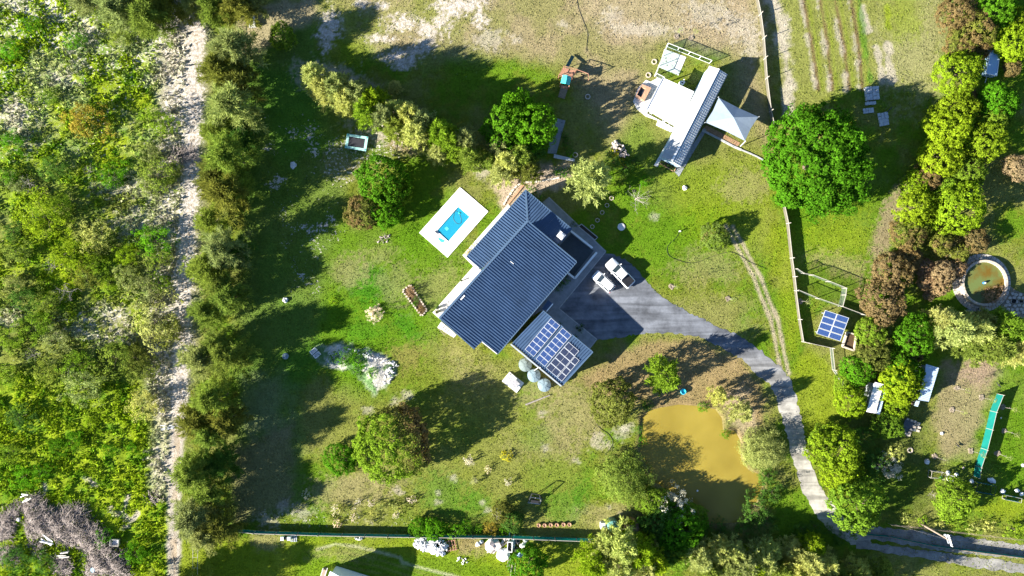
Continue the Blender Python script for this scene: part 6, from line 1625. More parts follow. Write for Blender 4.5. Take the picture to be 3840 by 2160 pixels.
for i in range(7):
    t0, t1 = i / 7 + .01, (i + 1) / 7 - .02
    q4 = [rp0.lerp(rp3, t0), rp1.lerp(rp2, t0), rp1.lerp(rp2, t1), rp0.lerp(rp3, t1)]
    MB().add([*q4, *[p - Vector((0, 0, .05)) for p in q4]], [(3, 2, 1, 0), (4, 5, 6, 7), (0, 1, 5, 4), (1, 2, 6, 5), (2, 3, 7, 6), (3, 0, 4, 7)]).build('ramp_plank', M_WOOD, play)
s0, s1 = P3(*z7(455, 430), 1.25), P3(*z7(615, 135), .15)
sd = (s1 - s0).normalized(); ss = sd.cross(Vector((0, 0, 1))).normalized()
M_GREENPL = mat('dark_green_plastic', (.015, .09, .08), .4, .1, 3)
sl_ = MB().beam(s0, s1, .5, .04)
for k in (-1, 1): sl_.beam(s0 + ss * .25 * k + Vector((0, 0, .1)), s1 + ss * .25 * k + Vector((0, 0, .1)), .05, .2)
sl_.build('slide', M_GREENPL, play)
b0_, b1_ = P3(*z7(700, 470), 2.1), P3(*z7(1000, 620), 2.1)
MB().tube(dw[1] + (1.95,), (dw[1][0] + 1.9, dw[1][1] - .7, 1.95), .06, .06, 6).build('swing_beam', M_REDWOOD, play)
for o_ in (-.5, .5): MB().tube((dw[1][0] + 1.9, dw[1][1] - .7, 1.98), (dw[1][0] + 2.2, dw[1][1] - .7 + o_, 0), .05, .05, 6).build('swing_leg', M_REDWOOD, play)
for o_ in (.9, 1.3): MB().tube((dw[1][0] + o_, dw[1][1] - .35 * o_, 1.95), (dw[1][0] + o_, dw[1][1] - .35 * o_, .5), .015, .015, 4).build('swing_rope', M_DARKMETAL, play)
MB().box((dw[1][0] + 1.1, dw[1][1] - .39, .48), (.5, .2, .04), -.35).build('swing_seat', M_BLACK, play)

# trampoline
tx, ty = W(1337, 534, .6)
tra = empty('trampoline', (tx, ty, 0), math.radians(-9), 'rectangular trampoline with aqua padding on the bare lawn', 'trampoline')
MB().box((0, 0, .58), (2.6, 1.55, .03)).build('mat', mat('black_mat', (.022, .022, .028), .8), tra, True)
M_PAD = mat('aqua_pad', (.34, .60, .55), .6, .12, 2.5)
for sy in (-1, 1): MB().box((0, sy * .98, .61), (3.5, .40, .07)).build('pad', M_PAD, tra, True)
for sx in (-1, 1): MB().box((sx * 1.53, 0, .61), (.42, 1.54, .069)).build('pad', M_PAD, tra, True)
for sx in (-1, 1):
    for sy in (-1, 1):
        MB().tube((sx * 1.5, sy * 1.0, 0), (sx * 1.5, sy * 1.0, .58), .03, .03, 6).build('leg', M_STEEL, tra, True)
        MB().box((sx * 1.55, sy * 1.0, .66), (.2, .2, .04), .6).build('pad_corner', M_TEAL, tra, True)

# garden path, bench, rock pile
def z8(a, b): return (2020 + a / 5.175, 420 + b / 5.175)
gp_ = [z8(300, 110), z8(520, 165), z8(340, 812), z8(170, 800)]
gpw = WP(gp_)
bw_ = MB().prism(gpw, -.05, .03).build('garden_path', M_PAVE)
tag(bw_, 'shaded straight path of grey slabs beside the broad green trees', None, None, 'structure')
for i in range(12):
    t0, t1 = i / 12 + .008, (i + 1) / 12 - .008
    for (s0_, s1_) in ((.02, .49), (.51, .98)):
        def bl(s, t): a = lp(gpw[0], gpw[3], t); b = lp(gpw[1], gpw[2], t); return lp(a, b, s)
        MB().prism([bl(s0_, t0), bl(s1_, t0), bl(s1_, t1), bl(s0_, t1)], 0, .06 + random.uniform(0, .012)).build('slab', M_PAVE, bw_)
bb = empty('timber_bench', (*W(*z8(490, 885)), 0), 0, 'long grey timber bench at the foot of the garden path', 'bench')
bq = WP([z8(300, 815), z8(700, 910), z8(690, 962), z8(290, 890)], .45)
for i in range(4):
    t0, t1 = i / 4 + .02, (i + 1) / 4 - .02
    MB().prism([lp(bq[0], bq[3], t0), lp(bq[1], bq[2], t0), lp(bq[1], bq[2], t1), lp(bq[0], bq[3], t1)], .40, .45).build('seat_plank', M_STEEL, bb)
for t in (.08, .5, .92):
    for s_ in (.1, .9): p = lp(lp(bq[0], bq[1], t), lp(bq[3], bq[2], t), s_); MB().box((p[0], p[1], .2), (.1, .1, .4)).build('leg', M_WOOD, bb)
def rock_mesh(seed, r_):
    rr = random.Random(seed); bm = bmesh.new(); bmesh.ops.create_icosphere(bm, subdivisions=1, radius=r_)
    for v_ in bm.verts: v_.co *= rr.uniform(.7, 1.2); v_.co.z *= .75
    me = bpy.data.meshes.new('rock'); bm.to_mesh(me); bm.free(); return me
M_ROCK = mat('pale_rock', (.40, .34, .30), .95, .3, 1.5); M_ROCKW = mat('white_rubble', (.66, .64, .62), .9, .1, 2)
ROCKS = [rock_mesh(i, .3) for i in range(4)]
for m_ in ROCKS: m_.materials.append(M_ROCK)
ROCKSW = [rock_mesh(10 + i, .3) for i in range(4)]
for m_ in ROCKSW: m_.materials.append(M_ROCKW)
def heap(name, label, cx_, cy_, rx_, ry_, ang, n, hmax, sizes, lib, part='rock', cat='rocks'):
    """individual stones piled up as parts of one heap"""
    t = empty(name, (*W(cx_, cy_), 0), 0, label, cat)
    for i in range(n):
        a = random.uniform(0, 6.28); q_ = math.sqrt(random.random()); u_, v_ = q_ * math.cos(a), q_ * math.sin(a)
        x = (u_ * rx_ * math.cos(ang) - v_ * ry_ * math.sin(ang)) / S; y = -(u_ * rx_ * math.sin(ang) + v_ * ry_ * math.cos(ang)) / S
        s_ = random.uniform(*sizes) / .3
        o = bpy.data.objects.new(part, random.choice(lib)); COL.objects.link(o); o.parent = t
        o.location = (x, y, hmax * (1 - q_) + .05 * s_); o.scale = (s_, s_, s_ * .8); o.rotation_euler = (random.uniform(0, 6), random.uniform(0, 6), random.uniform(0, 6))
    return t
heap('rock_pile', 'pile of pinkish rocks on the lawn left of the long shed', 2325, 562, 40, 20, .75, 60, .5, (.16, .34), ROCKS)
tag(bpy.data.objects.new('boulder', ROCKS[0]), 'single pale boulder at the tip of the rock pile', 'boulder')
bo = bpy.data.objects['boulder']; COL.objects.link(bo); bo.location = (*W(2307, 531), .15); bo.scale = (1, 1, 1)
heap('rubble_heap', 'dazzling white rubble heap against the bottom fence', 1640, 2050, 42, 30, .3, 110, .7, (.2, .5), ROCKSW, 'chunk', 'rubble')
heap('rubble_heap', 'smaller white rubble heap left of the big one by the bottom fence', 1585, 2042, 38, 22, .4, 60, .4, (.2, .45), ROCKSW, 'chunk', 'rubble')
heap('rubble_heap', 'white chunks along the fence foot above the rubble heap', 1610, 2016, 50, 7, 0, 26, .2, (.15, .3), ROCKSW, 'chunk', 'rubble')
heap('stone_border', 'stones and sand lumps along the upper edge of the sand bed', 1400, 1340, 100, 12, .32, 60, .5, (.12, .3), ROCKSW, 'stone')
heap('stone_border', 'white stones at the right end of the sand bed', 1460, 1400, 18, 50, .25, 50, .55, (.12, .3), ROCKSW, 'stone')
heap('stone_border', 'rocks in the small round bed below the rusty tree', 1440, 897, 26, 16, -.6, 26, .12, (.1, .24), ROCKS, 'stone')
heap('rubble_heap', 'white scraps on the grass right of the rubble heap', 1735, 2100, 26, 14, .4, 14, .05, (.12, .24), ROCKSW, 'chunk', 'rubble')
heap('rubble_heap', 'pale lumps at the fence foot right of the field sink', 1345, 2018, 14, 8, 0, 10, .1, (.15, .28), ROCKSW, 'chunk', 'rubble')
plant_group([(1290, 1345, 40, 'scrub', 've'), (1345, 1360, 40, 'scrub', 've'), (1395, 1402, 26, 'scrub', 'gr'), (1330, 1395, 24, 'scrub', 'gr'), (1250, 1340, 24, 'scrub', 've')], 'growing in the white sand bed', 'bushes in the sand bed', 0, 'from the left')

# stone-edged flower bed
fb = empty('flower_bed', (*W(1556, 1126), 0), 0, 'narrow stone-edged flower bed left of the patio', 'flower bed')
fq = [(1509, 1090), (1539, 1068), (1601, 1162), (1581, 1185)]
MB().prism(WP(fq), 0, .08).build('soil', bpy.data.materials['brown_soil'], fb)
for i in range(4):
    a, b = fq[i], fq[(i + 1) % 4]; n = max(2, int(math.dist(a, b) / 10))
    for k in range(n):
        t = (k + .5) / n; MB().box((*W(a[0] + (b[0] - a[0]) * t, a[1] + (b[1] - a[1]) * t), .1), (.34, .24, .24), random.uniform(0, 3)).build('edging_stone', M_PALEBRICK, fb)
plant_group([(1540, 1090, 20, 'scrub', 'pk', 1, 1.6), (1562, 1120, 15, 'scrub', 'dk', 1, 1.6), (1580, 1160, 16, 'scrub', 'br', 1, 1.6), (1556, 1140, 12, 'scrub', 'gr')], 'in the stone flower bed', 'flower bed plants')
plant('scrub', 1402, 1177, 34, 'wh', 'pale dry bush on the lawn left of the flower bed')
plant('shrub', 1250, 1130, 16, 'yg', 'small yellowish shrub at the edge of the sheoak shade')

# septic lid, tree rings, hoses
tag(MB().lathe([(.62, -.02), (.62, .12), (.5, .16)], 24, W(2330, 851)).build('concrete_disc', M_WHITECONC, origin=(*W(2330, 851), 0)), 'round white concrete lid on the lawn behind the house', 'lid')
for i, (x, y) in enumerate(((2293, 743), (2276, 770), (2258, 797), (2240, 826), (2221, 850))):
    t = empty('brick_ring', (*W(x, y), 0), random.random(), f'small pale brick ring on the shaded lawn, {ORD[i]} from the top', 'brick ring', 'brick rings on the lawn')
    for k in range(7): MB().box((math.cos(k * .898) * .3, math.sin(k * .898) * .3, .05), (.12, .2, .14), k * .898).build('brick', M_PALEBRICK, t, True)
for i, (x, y) in enumerate(((2453, 232), (2204, 363), (2157, 581), (2431, 282), (3412, 1688), (3475, 1730))):
    nm = ('left of the glass-fenced yard', 'right of the climbing ramp', 'beside the long timber bench', 'below the glass-fenced yard', 'below the shaded patio', 'near the lower garden tank')[i]
    t = empty('brick_ring', (*W(x, y), 0), 0, f'pale stone tree ring {nm}', 'stone ring')
    for k in range(9): MB().box((math.cos(k * .698) * .36, math.sin(k * .698) * .36, .06), (.16, .24, .16), k * .698).build('stone', M_PALEBRICK, t, True)
def hose(pts, label, r_=.03, m_=None):
    p = [P3(x, y, .035) for x, y in pts]
    out = []
    for i in range(len(p) - 1):
        a, b = p[max(0, i - 1)], p[i]; c, d = p[i + 1], p[min(len(p) - 1, i + 2)]
        for k in range(6):
            t = k / 6; out.append(.5 * ((2 * b) + (c - a) * t + (2 * a - 5 * b + 4 * c - d) * t * t + (3 * b - a - 3 * c + d) * t ** 3))
    out.append(p[-1])
    tag(MB().path(out, r_, 5).build('hose', m_ or M_BLACK, origin=p[0]), label, 'hose')
hose(zone(1920, 720, [(1262, 300), (1235, 350), (1180, 400), (1172, 450), (1200, 490), (1300, 528), (1390, 532), (1500, 490), (1640, 452), (1720, 480), (1800, 530), (1900, 570)]), 'black irrigation hose looping over the lawn right of the house')
hose(zone(1920, 0, [(490, 0), (505, 70), (535, 150), (570, 250), (565, 330), (560, 390)]), 'dark hose trailing down the dry top field')
hose(zone(960, 0, [(1110, 1000), (1070, 1060), (1060, 1130), (1030, 1180)]), 'brown hose on the bare earth right of the trampoline')
hose(zone(1920, 1440, [(635, 280), (660, 330), (730, 380), (760, 450), (700, 540)]), 'thin dark hose on the grass left of the pond')
tag(MB().box((*W(2547, 868), .25), (.12, .12, .5)).box((*W(2547, 868), .52), (.3, .2, .06)).build('sprinkler', M_WHITE, origin=(*W(2547, 868), 0)), 'small white tap post at the end of the hose', 'tap')

# swing bench on the lower lawn
sb = empty('swing_seat', (*W(2008, 1868), 0), 0, 'wooden A-frame swing seat on the lower lawn', 'swing')
w4 = WP([(1980, 1884), (2024, 1890), (2030, 1870), (1990, 1864)])
for i in range(4): MB().beam((*w4[i], .06), (*w4[(i + 1) % 4], .06), .12, .12).build('base_beam', M_PALESTICK, sb)
e0, e1 = W(1995, 1850, 1.8), W(2024, 1856, 1.8)
for a, b, tp in ((w4[0], w4[3], e0), (w4[1], w4[2], e1)):
    for q_ in (a, b): MB().tube((*q_, .05), (*tp, 1.85), .05, .05, 6).build('frame_leg', M_DARKMETAL, sb)
MB().tube((*e0, 1.85), (*e1, 1.85), .06, .06, 6).build('top_bar', M_DARKMETAL, sb)
sc_ = ((w4[0][0] + w4[2][0]) / 2, (w4[0][1] + w4[2][1]) / 2)
MB().box((*sc_, .5), (1.3, .5, .06), -.14).build('seat', M_BLACK, sb); MB().box((sc_[0], sc_[1] + .28, .75), (1.3, .06, .5), -.14).build('backrest', M_BLACK, sb)

# tanks behind the bottom fence, power pole
tank(2300, 1975, .95, 1.9, mat('green_tank', (.10, .24, .22), .5, .15, 2), 'green round tank behind the bottom conifers')
tank(2372, 1978, 1.1, 1.9, mat('rusty_cream_tank', (.52, .40, .30), .6, .35, .9, col2=(.42, .18, .07)), 'cream and rust round tank right of the green one')
tag(MB().box((*W(2262, 1974, 1), .5), (.8, 1.0, 1.0)).box((*W(2262, 1980, 1), 1.03), (.7, .5, .06)).build('pump_box', M_WHITE, origin=(*W(2262, 1974, 1), 0)), 'small white box left of the green tank', 'box')
tag(MB().tube(P3(2325, 1985, 1.2), P3(2347, 1985, 1.2), .06, .06, 6).build('tank_pipe', M_WHITE, origin=P3(2325, 1985, 1.2)), 'short white pipe joining the two round tanks', 'pipe')
px, py = W(3457, 1966)
pole = empty('power_pole', (px, py, 0), .3, 'leaning-looking timber power pole beside the lane', 'power pole')
MB().tube((0, 0, 0), (0, 0, 7.4), .16, .11, 10).build('pole_shaft', M_WOOD, pole, True)
for zz, ln in ((7.1, 1.9), (6.5, 1.5)): MB().beam((0, -ln / 2, zz), (0, ln / 2, zz), .14, .14).build('crossarm', M_STEEL, pole, True)
for k in range(6):
    y_ = -.85 + .34 * k; MB().lathe([(.07, 7.17), (.1, 7.25), (.06, 7.34), (.09, 7.42), (.03, 7.5)], 8, (0, y_)).build('insulator', M_WHITE, pole, True)
MB().lathe([(.28, 5.4), (.3, 5.5), (.3, 6.2), (.2, 6.3)], 12, (.4, 0)).build('transformer', M_STEEL, pole, True)
for k, (fx, fy) in enumerate(((3880, 2075), (3880, 2092))):
    a = Vector((px, py, 7.3)); b = P3(fx + 400, fy + 40, 7.3); pts = [a.lerp(b, t / 10) - Vector((0, 0, 1.2 * (1 - (2 * t / 10 - 1) ** 2))) for t in range(11)]
    tag(MB().path(pts, .015, 4).build('power_line', M_BLACK, origin=a), ('upper' if k == 0 else 'lower') + ' thin cable running right from the power pole', 'cable', 'power lines')
a = Vector((px, py, 7.2)); b = P3(3330, 1960, 0.0)
tag(MB().tube(a, b, .014, .014, 5).build('stay_wire', M_DARKMETAL, origin=a), 'straight stay wire from the power pole to the lane edge', 'cable')

# ------------------------------------------------------------------ paver stacks in the big tree's shade
M_PAVER = mat('grey_paver', (.40, .42, .43), .85, .15, 3)
def paver_stack(fx, fy, nx, ny, hs_, label, sz=.5, rz=.1):
    t = empty('paver_stack', (*W(fx, fy), 0), rz, label, 'pavers', 'stacks of pavers')
    for i in range(nx):
        for j in range(ny):
            for k in range(random.choice(hs_)):
                MB().box(((i - (nx - 1) / 2) * (sz + .03) + random.uniform(-.04, .04), (j - (ny - 1) / 2) * (sz + .03) + random.uniform(-.04, .04), .06 + k * .125), (sz, sz, .115), random.uniform(-.06, .06)).build('paver', M_PAVER, t, True)
paver_stack(3266, 352, 4, 4, (4, 5), 'tall block of stacked grey pavers in the huge tree shade')
paver_stack(3312, 447, 3, 4, (1, 2), 'low patch of grey pavers near the edge of the huge tree', rz=.2)
paver_stack(3262, 388, 3, 1, (2, 3), 'single row of grey pavers below the tall block')
paver_stack(3256, 415, 4, 2, (1,), 'flat scatter of grey pavers left of the low patch', sz=.4)
tag(MB().beam(P3(3318, 428, .1), P3(3345, 402, .5), .12, .1).build('plank', M_DARKMETAL, origin=P3(3318, 428, 0)), 'dark plank propped by the low paver patch', 'plank')

# ------------------------------------------------------------------ brush heap and farm clutter
def brush(name, label, poly, n, hmax, seed, lmin=.5, lmax=1.6):
    r = random.Random(seed); pw_ = WP(poly); cx_, cy_ = centroid(pw_)
    xs_ = [p[0] for p in pw_]; ys_ = [p[1] for p in pw_]
    px_ = np.array([r.uniform(min(xs_), max(xs_)) for _ in range(n * 2)]); py_ = np.array([r.uniform(min(ys_), max(ys_)) for _ in range(n * 2)])
    d = d_poly(px_, py_, pw_)
    mb = MB(); k = 0
    for i in range(len(px_)):
        if d[i] > 0: continue
        hh = min(1, -d[i] / 1.6); hh = hmax * hh ** .7 * (.55 + .45 * math.sin(px_[i] * 1.1 + py_[i] * .7) ** 2)
        z = hh * r.random() ** .5; a = r.gauss(.5, .9); L_ = r.uniform(lmin, lmax); dz = r.uniform(-.3, .5)
        p = Vector((px_[i], py_[i], z)); e = p + Vector((math.cos(a), math.sin(a), dz)) * L_
        e.z = max(e.z, .02)
        w_ = r.uniform(.015, .06)
        mb.tube(p, e, w_, w_ * .3, 3, False)
        if r.random() < .6: mb.tube(p.lerp(e, .5), p.lerp(e, .5) + Vector((math.cos(a + 1), math.sin(a + 1), .4)) * L_ * .5, w_ * .5, w_ * .2, 3, False)
    o = mb.build(name, mat(name + '_wood', (.27, .225, .20), .9, .45, .8), origin=(cx_, cy_, 0))
    return tag(o, label, 'branches', None, 'stuff')
def z9(a, b): return (a / 2.41, 1820 + b / 2.41)
BR = [z9(*p) for p in ((240, 80), (330, 90), (520, 230), (640, 180), (760, 170), (800, 300), (930, 380), (1000, 520), (1140, 640), (1180, 820), (760, 830), (800, 620), (680, 560), (560, 520), (420, 480), (240, 480), (200, 200))]
brush('brush_heap', 'huge grey heap of cut branches in the lower left corner', BR, 5200, 1.7, 5)
brush('brush_heap', 'smaller grey branch heap at the left edge', [z9(*p) for p in ((-20, 280), (80, 220), (190, 160), (200, 230), (120, 330), (90, 480), (-20, 500))], 1100, 1.1, 6)
brush('brush_heap', 'dark branch heap in the bottom left weeds', [z9(*p) for p in ((-20, 600), (150, 590), (180, 680), (-20, 690))], 500, .8, 7)
brush('brush_heap', 'grey branch heap left of the blue drum', [z9(*p) for p in ((480, 690), (560, 640), (630, 700), (620, 810), (470, 810))], 600, .8, 8)
brush('brush_heap', 'pinkish heap of dry stalks right of the small brush heap', [z9(*p) for p in ((250, 560), (350, 530), (390, 600), (300, 640))], 350, .6, 9)
brush('branch_bundle', 'bundle of bleached branches lying across the track verge', [(622, 590), (715, 576), (722, 600), (628, 602)], 160, .4, 10, 1.0, 2.6)
brush('branch_bundle', 'twisted dead branches beside the lower sandy track', zone(0, 1440, [(1095, 850), (1190, 825), (1215, 890), (1110, 905)]), 110, .4, 11, .6, 1.4)
def planks(fx, fy, n, L_, label, m_=None, ang=.2, spread=.4, w_=.16, name='plank_pile', cat='planks'):
    t = empty(name, (*W(fx, fy), 0), 0, label, cat)
    for i in range(n):
        a = ang + random.uniform(-spread, spread); z = .05 + .06 * i + (.9 if 'heap' in label and 'brush' in label else 0)
        cx_, cy_ = random.uniform(-.5, .5), random.uniform(-.5, .5)
        MB().beam((cx_ - math.cos(a) * L_ / 2, cy_ - math.sin(a) * L_ / 2, z), (cx_ + math.cos(a) * L_ / 2, cy_ + math.sin(a) * L_ / 2, z + .03), w_, .05).build('plank', m_ or M_PALESTICK, t, True)
planks(*z9(480, 480), 5, 2.0, 'white boards on the lower side of the huge brush heap', M_WHITE, -.7, .5)
planks(*z9(605, 605), 7, 1.3, 'pale broken pallet boards on the brush heap edge', M_PALESTICK, .1, .15)
planks(*z9(280, 90), 4, 1.1, 'white boards at the top of the brush heap', M_WHITE, .3, .6)
planks(631, 1602, 4, 2.2, 'grey planks across the lower sandy track verge', M_STEEL, .05, .12, .1)
bx_ = empty('metal_trough', (*W(*z9(1045, 512), .5), 0), -.05, 'open square metal trough beside the brush heap', 'trough')
MB().box((0, 0, .55), (1.35, 1.0, .04)).build('floor', M_STEEL, bx_, True)
for c_, s_ in (((0, .5, .75), (1.4, .06, .45)), ((0, -.5, .75), (1.4, .06, .45)), ((.68, 0, .75), (.06, .94, .45)), ((-.68, 0, .75), (.06, .94, .45))): MB().box(c_, s_).build('side', M_PALESTICK, bx_, True)
for sx in (-.6, .6):
    for sy in (-.4, .4): MB().box((sx, sy, .26), (.08, .08, .53)).build('leg', M_WOOD, bx_, True)
tag(MB().lathe([(.36, 0), (.4, .1), (.4, .85), (.3, .92)], 14, W(*z9(867, 745))).build('blue_drum', mat('pale_blue_plastic', (.35, .55, .70), .5, .1, 2), origin=(*W(*z9(867, 745)), 0)), 'pale blue drum at the foot of the brush heap', 'drum')
tag(MB().lathe([(.3, 0), (.32, .5), (.2, .6)], 12, W(*z9(185, 300))).build('plastic_tub', M_WHITE, origin=(*W(*z9(185, 300)), 0)), 'white tub between the two brush heaps', 'tub')
# cisterns beside the sand bed
for i, (x, y) in enumerate(((1178, 1316), (1191, 1330))):
    t = empty('old_basin', (*W(x, y), 0), math.radians(-140), ('upper' if i == 0 else 'lower') + ' white basin left of the sand bed', 'basin', 'white basins')
    for c_, s_ in (((0, .3, .25), (1.1, .08, .5)), ((0, -.3, .25), (1.1, .08, .5)), ((.52, 0, .25), (.08, .52, .5)), ((-.52, 0, .25), (.08, .52, .5)), ((0, 0, .08), (.96, .52, .1))): MB().box(c_, s_).build('side', M_WHITE, t, True)
# sink and pallet by the fence
t = empty('field_sink', (*W(1075, 2015), 0), 0, 'white double sink stand against the bottom fence', 'sink')
for sx in (-.55, .55): MB().box((sx, 0, .45), (.5, .6, .5)).build('bowl', M_WHITE, t, True)
MB().box((0, 0, .4), (.5, .4, .3)).build('stand', M_DARKMETAL, t, True)
def pallet(fx, fy, label, m_, rz=0., n=4, L_=1.1):
    t = empty('pallet', (*W(fx, fy), 0), rz, label, 'pallet')
    for i in range(n): MB().box((-L_ / 2 + L_ * (i + .5) / n, 0, .16), (.11, L_, .04)).build('slat', m_, t, True)
    for j in (-1, 0, 1): MB().box((0, j * L_ * .42, .08), (L_, .1, .1)).build('bearer', m_, t, True)
pallet(1103, 2018, 'small pale pallet beside the double sink', M_STEEL)
pallet(1692, 2045, 'red-brown timber grid right of the white rubble', M_REDWOOD, .2, 4, 1.8)
def crumple(name, fx, fy, r_, h_, label, m_, cat, seed=1):
    """crumpled sheet or bag: a rumpled closed lump"""
    rr = random.Random(seed); bm = bmesh.new(); bmesh.ops.create_icosphere(bm, subdivisions=2, radius=1)
    for v_ in bm.verts:
        k = rr.uniform(.65, 1.15); v_.co.x *= r_ * k; v_.co.y *= r_ * k; v_.co.z = max(0, v_.co.z * .9 + .3) * h_ * k
    me = bpy.data.meshes.new(name); bm.to_mesh(me); bm.free(); me.materials.append(m_)
    o = bpy.data.objects.new(name, me); COL.objects.link(o); o.location = (*W(fx, fy), 0); return tag(o, label, cat)
M_TARP = mat('blush_tarpaulin', (.55, .45, .40), .7, .2, 1.2)
crumple('tarpaulin', 1850, 2045, 1.3, .8, 'crumpled blush tarpaulin over junk by the fence', M_TARP, 'tarpaulin', 3)
crumple('tarpaulin', 1885, 2075, 1.2, .6, 'whiter tarpaulin bundle below the blush one', M_WHITE, 'tarpaulin', 4)
planks(1868, 2050, 6, 3.2, 'loose boards lying over the blush tarpaulin', M_TARP, .7, .5)
planks(1920, 2030, 5, 2.0, 'upright-leaning white boards right of the tarpaulin', M_WHITE, 1.5, .15)
t = empty('bath_tub', (*W(1912, 2047), 0), 1.5, 'white-rimmed old bath right of the tarpaulin', 'bath')
for c_, s_ in (((0, .38, .3), (1.7, .1, .6)), ((0, -.38, .3), (1.7, .1, .6)), ((.8, 0, .3), (.1, .66, .6)), ((-.8, 0, .3), (.1, .66, .6))): MB().box(c_, s_).build('side', M_WHITE, t, True)
MB().box((0, 0, .15), (1.5, .66, .2)).build('floor', M_BLACK, t, True)
for i, (x, y, r_, c_) in enumerate(((1940, 2030, .5, M_DARKMETAL), (1962, 2045, .55, M_WHITE), (1948, 2075, .6, mat('blue_bag', (.25, .36, .60), .5)), (1970, 2025, .4, M_STEEL), (1935, 2058, .45, M_BLACK), (1792, 2040, .45, M_WHITE), (1805, 2030, .35, M_STEEL))):
    crumple('junk_bag', x, y, r_, r_ * .9, ('dark bundle behind the old bath', 'white bag in the junk right of the bath', 'pale blue sheet below the junk', 'grey bundle at the fence end of the junk', 'black bag touching the old bath', 'white bag left of the tarpaulin', 'grey sack behind the bag left of the tarpaulin')[i], c_, 'junk', 20 + i)
for i in range(3): planks(1905 + i * 8, 2110 + i * 14, 2, 1.8, f'thin pale rods standing below the old bath, {ORD[i]} from the left', M_POST, 1.4, .1, .06, 'rod_rack', 'rods')
# lower right paddock: cages, troughs, stones
def cage(fx, fy, L_, w_, h_, rz, label, m_, infill=None):
    t = empty('animal_cage', (*W(fx, fy, h_), 0), rz, label, 'cage')
    for z in (.04, h_):
        for sy in (-1, 1): MB().beam((-L_ / 2, sy * w_ / 2, z), (L_ / 2, sy * w_ / 2, z), .045, .045).build('rail', m_, t, True)
        for sx in (-1, 1): MB().beam((sx * L_ / 2, -w_ / 2, z), (sx * L_ / 2, w_ / 2, z), .044, .044).build('rail', m_, t, True)
    for sx in (-1, 1):
        for sy in (-1, 1): MB().box((sx * L_ / 2, sy * w_ / 2, h_ / 2), (.06, .06, h_ - .08)).build('post', m_, t, True)
    if infill:
        for sy in (-1, 1): MB().box((0, sy * w_ / 2, h_ / 2), (L_ - .1, .02, h_ - .1)).build('mesh_panel', infill, t, True)
def zz4(a, b): return (3460 + a / 2.898, 1420 + b / 2.898)
cage(*zz4(170, 1055), 2.2, 1.1, .9, -.15, 'pale-framed cage in the shade of the lower paddock', M_POST, M_NET)
cage(*zz4(345, 1095), 1.5, .8, .8, -.2, 'small white-framed cage above the light green tree', M_WHITE)
cage(*zz4(990, 1310), 2.6, .7, .8, -.2, 'green mesh cage at the right edge of the paddock', M_POST, M_CLOTH_T)
cage(*zz4(690, 1200), 3.0, 1.5, 1.0, -.2, 'dark blue-grey coop in the shade below the teal screen', M_DARKMETAL, M_CLOTH_G)
crumple('turf_clump', *zz4(195, 1075), .3, .3, 'green clump inside the shaded cage', mat('leafy_clump', (.05, .2, .05), .8), 'plant', 41)
for i, (q_, s_, lb) in enumerate((((270, 1020), .42, 'pale boulder beside the shaded cage'), ((365, 1040), .38, 'white round boulder right of the shaded cage'), ((525, 1110), .42, 'grey boulder left of the teal screen foot'), ((740, 1105), .55, 'long pale boulder right of the teal screen foot'), ((865, 1220), .5, 'pale boulder at the end of the dark coop'), ((1020, 1215), .42, 'white boulder near the green mesh cage'), ((1068, 1250), .42, 'white boulder at the right edge above the cage'), ((850, 425), .16, 'small white stone right of the teal screen'), ((440, 970), .22, 'brown stone on the green patch of the paddock'), ((45, 905), .42, 'pale round stone at the shade edge below the grove'), ((205, 595), .3, 'grey stone in the shade left of the paddock'), ((1085, 940), .3, 'pale stone at the right edge of the paddock'))):
    o = bpy.data.objects.new('boulder', (ROCKSW if i != 8 else ROCKS)[i % 4]); COL.objects.link(o); k = s_ / .3
    o.location = (*W(*zz4(*q_)), s_ * .3); o.scale = (k * (1.5 if 'long' in lb else 1), k, k * .7); o.rotation_euler = (0, 0, i); tag(o, lb, 'boulder')
for i, q_ in enumerate(((375, 725), (815, 65))):        # two dark birds on the grass
    x, y = W(*zz4(*q_)); t = empty('bird', (x, y, 0), -.9, ('dark bird walking in the middle of the lower paddock', 'dark bird at the top of the lower paddock')[i], 'bird')
    bm = bmesh.new(); bmesh.ops.create_icosphere(bm, subdivisions=2, radius=1)
    for v_ in bm.verts:
        px_ = v_.co.x; tp = 1 - .55 * max(0, -px_); v_.co = Vector((px_ * .32, v_.co.y * .13 * tp, .26 + v_.co.z * .12 * tp + .08 * max(0, px_)))
    me = bpy.data.meshes.new('bird_body'); bm.to_mesh(me); bm.free(); me.materials.append(M_BLACK)
    o = bpy.data.objects.new('body', me); COL.objects.link(o); o.parent = t
    MB().tube((.22, 0, .34), (.32, 0, .52), .06, .045, 6).tube((.30, 0, .52), (.40, 0, .54), .055, .03, 6).build('head', M_BLACK, t, True)
    MB().prism([(-.28, -.05), (-.55, -.09), (-.55, .09), (-.28, .05)], .25, .28).build('tail', M_BLACK, t, True)
    for s_ in (-1, 1): MB().tube((.02, s_ * .05, .18), (.04, s_ * .06, 0), .014, .012, 4).build('leg', M_WOOD, t, True)
# banana-like leafy plants at the lane edge
plant_group([(3395, 1945, 18, 'shrub', 'pl'), (3465, 1955, 22, 'shrub', 'lg'), (3530, 1962, 18, 'shrub', 'pl'), (3595, 1968, 18, 'shrub', 'lg'), (3655, 1980, 22, 'shrub', 'pl'), (3715, 1975, 24, 'shrub', 'pl'), (3810, 1990, 34, 'shrub', 'lg'), (3840, 1975, 30, 'shrub', 'yg')], 'between the lane and the lower paddock', 'plants along the lane fence', 0, 'from the left')
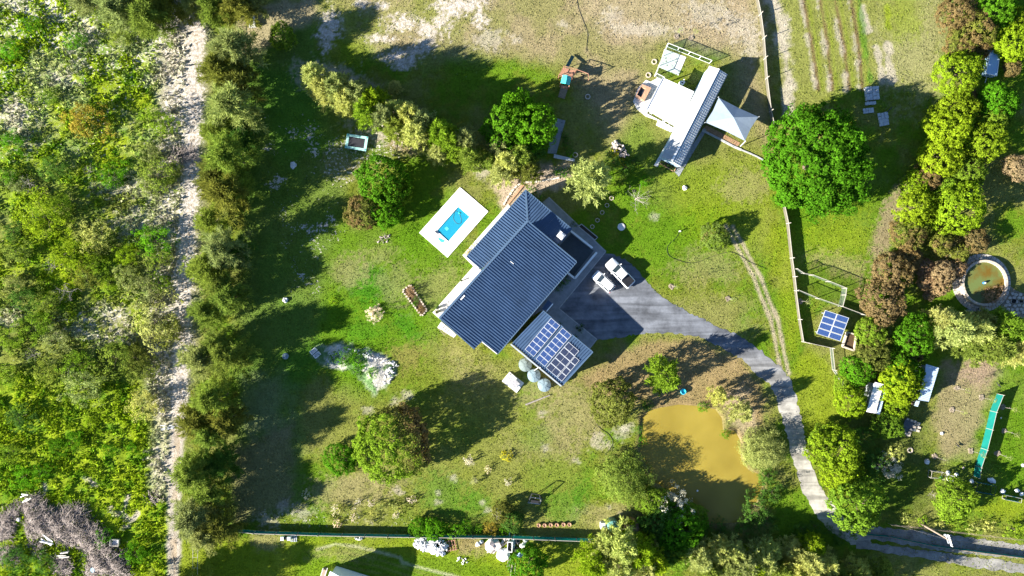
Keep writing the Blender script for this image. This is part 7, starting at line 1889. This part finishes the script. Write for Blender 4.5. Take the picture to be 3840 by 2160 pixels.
# odds and ends near the top
cb = empty('white_cart', (*W(943, 82, .6), 0), .15, 'small white cart at the edge of the top left trees', 'cart')
MB().box((0, 0, .5), (1.0, 1.7, .5)).build('tray', M_WHITE, cb, True); MB().box((0.05, -.1, .77), (.45, .7, .05)).build('opening', M_BLACK, cb, True)
for s_ in (-1, 1): MB().tube((s_ * .52, -.4, .26), (s_ * .62, -.4, .26), .26, .26, 12).build('wheel', M_TYRE, cb, True)
tag(MB().lathe([(.5, 0), (.52, .3), (.4, .36)], 16, W(1072, 1335)).build('old_drum', M_TANKB, origin=(*W(1072, 1335), 0)), 'blue-grey drum in the shade left of the sand bed', 'drum')
bl_ = mat('bleached_stone', (.55, .55, .55), .9, .1, 2)
crumple('boulder', 1070, 1125, .5, .4, 'pale boulder in the sheoak shade', bl_, 'boulder', 61)
crumple('boulder', 1100, 620, .6, .3, 'pale lump in the sheoak shade below the vivid grass', bl_, 'boulder', 62)
crumple('boulder', 2567, 705, .4, .3, 'white stone by the lawn corner right of the bare tree', M_ROCKW, 'boulder', 63)
for i, (x, y) in enumerate(((2020, 1968), (2042, 1968), (2065, 1967), (2088, 1967), (2113, 1965), (2135, 1965))):
    tag(MB().lathe([(.3, -.02), (.32, .35), (.24, .36), (.2, .25)], 12, W(x, y)).build('clay_pot', M_BRICK, origin=(*W(x, y), 0)), f'squat clay pot in the row above the teal fence, {ORD[i]} from the left', 'pot', 'row of clay pots')
tag(MB().tube(P3(1970, 1518, .15), P3(2062, 1482, .15), .14, .09, 7).build('fallen_log', M_DEADWOOD, origin=P3(1970, 1518, 0)), 'fallen log on the lawn below the rain tanks', 'log')
rb_ = MB().lathe([(.45, 0), (.48, .5), (.4, .55), (.36, .3)], 16, W(2560, 1467))
tag(rb_.build('blue_tub', mat('cyan_tub', (.04, .45, .60), .45), origin=(*W(2560, 1467), 0)), 'bright cyan tub under the light green conifer', 'tub')
tag(MB().lathe([(.14, -.31), (.16, -.22), (.05, -.15)], 10, W(2615, 1840, -.3)).build('pond_buoy', M_WHITE, origin=(*W(2615, 1840, -.3), -.3)), 'tiny white float on the dark pond water', 'float')
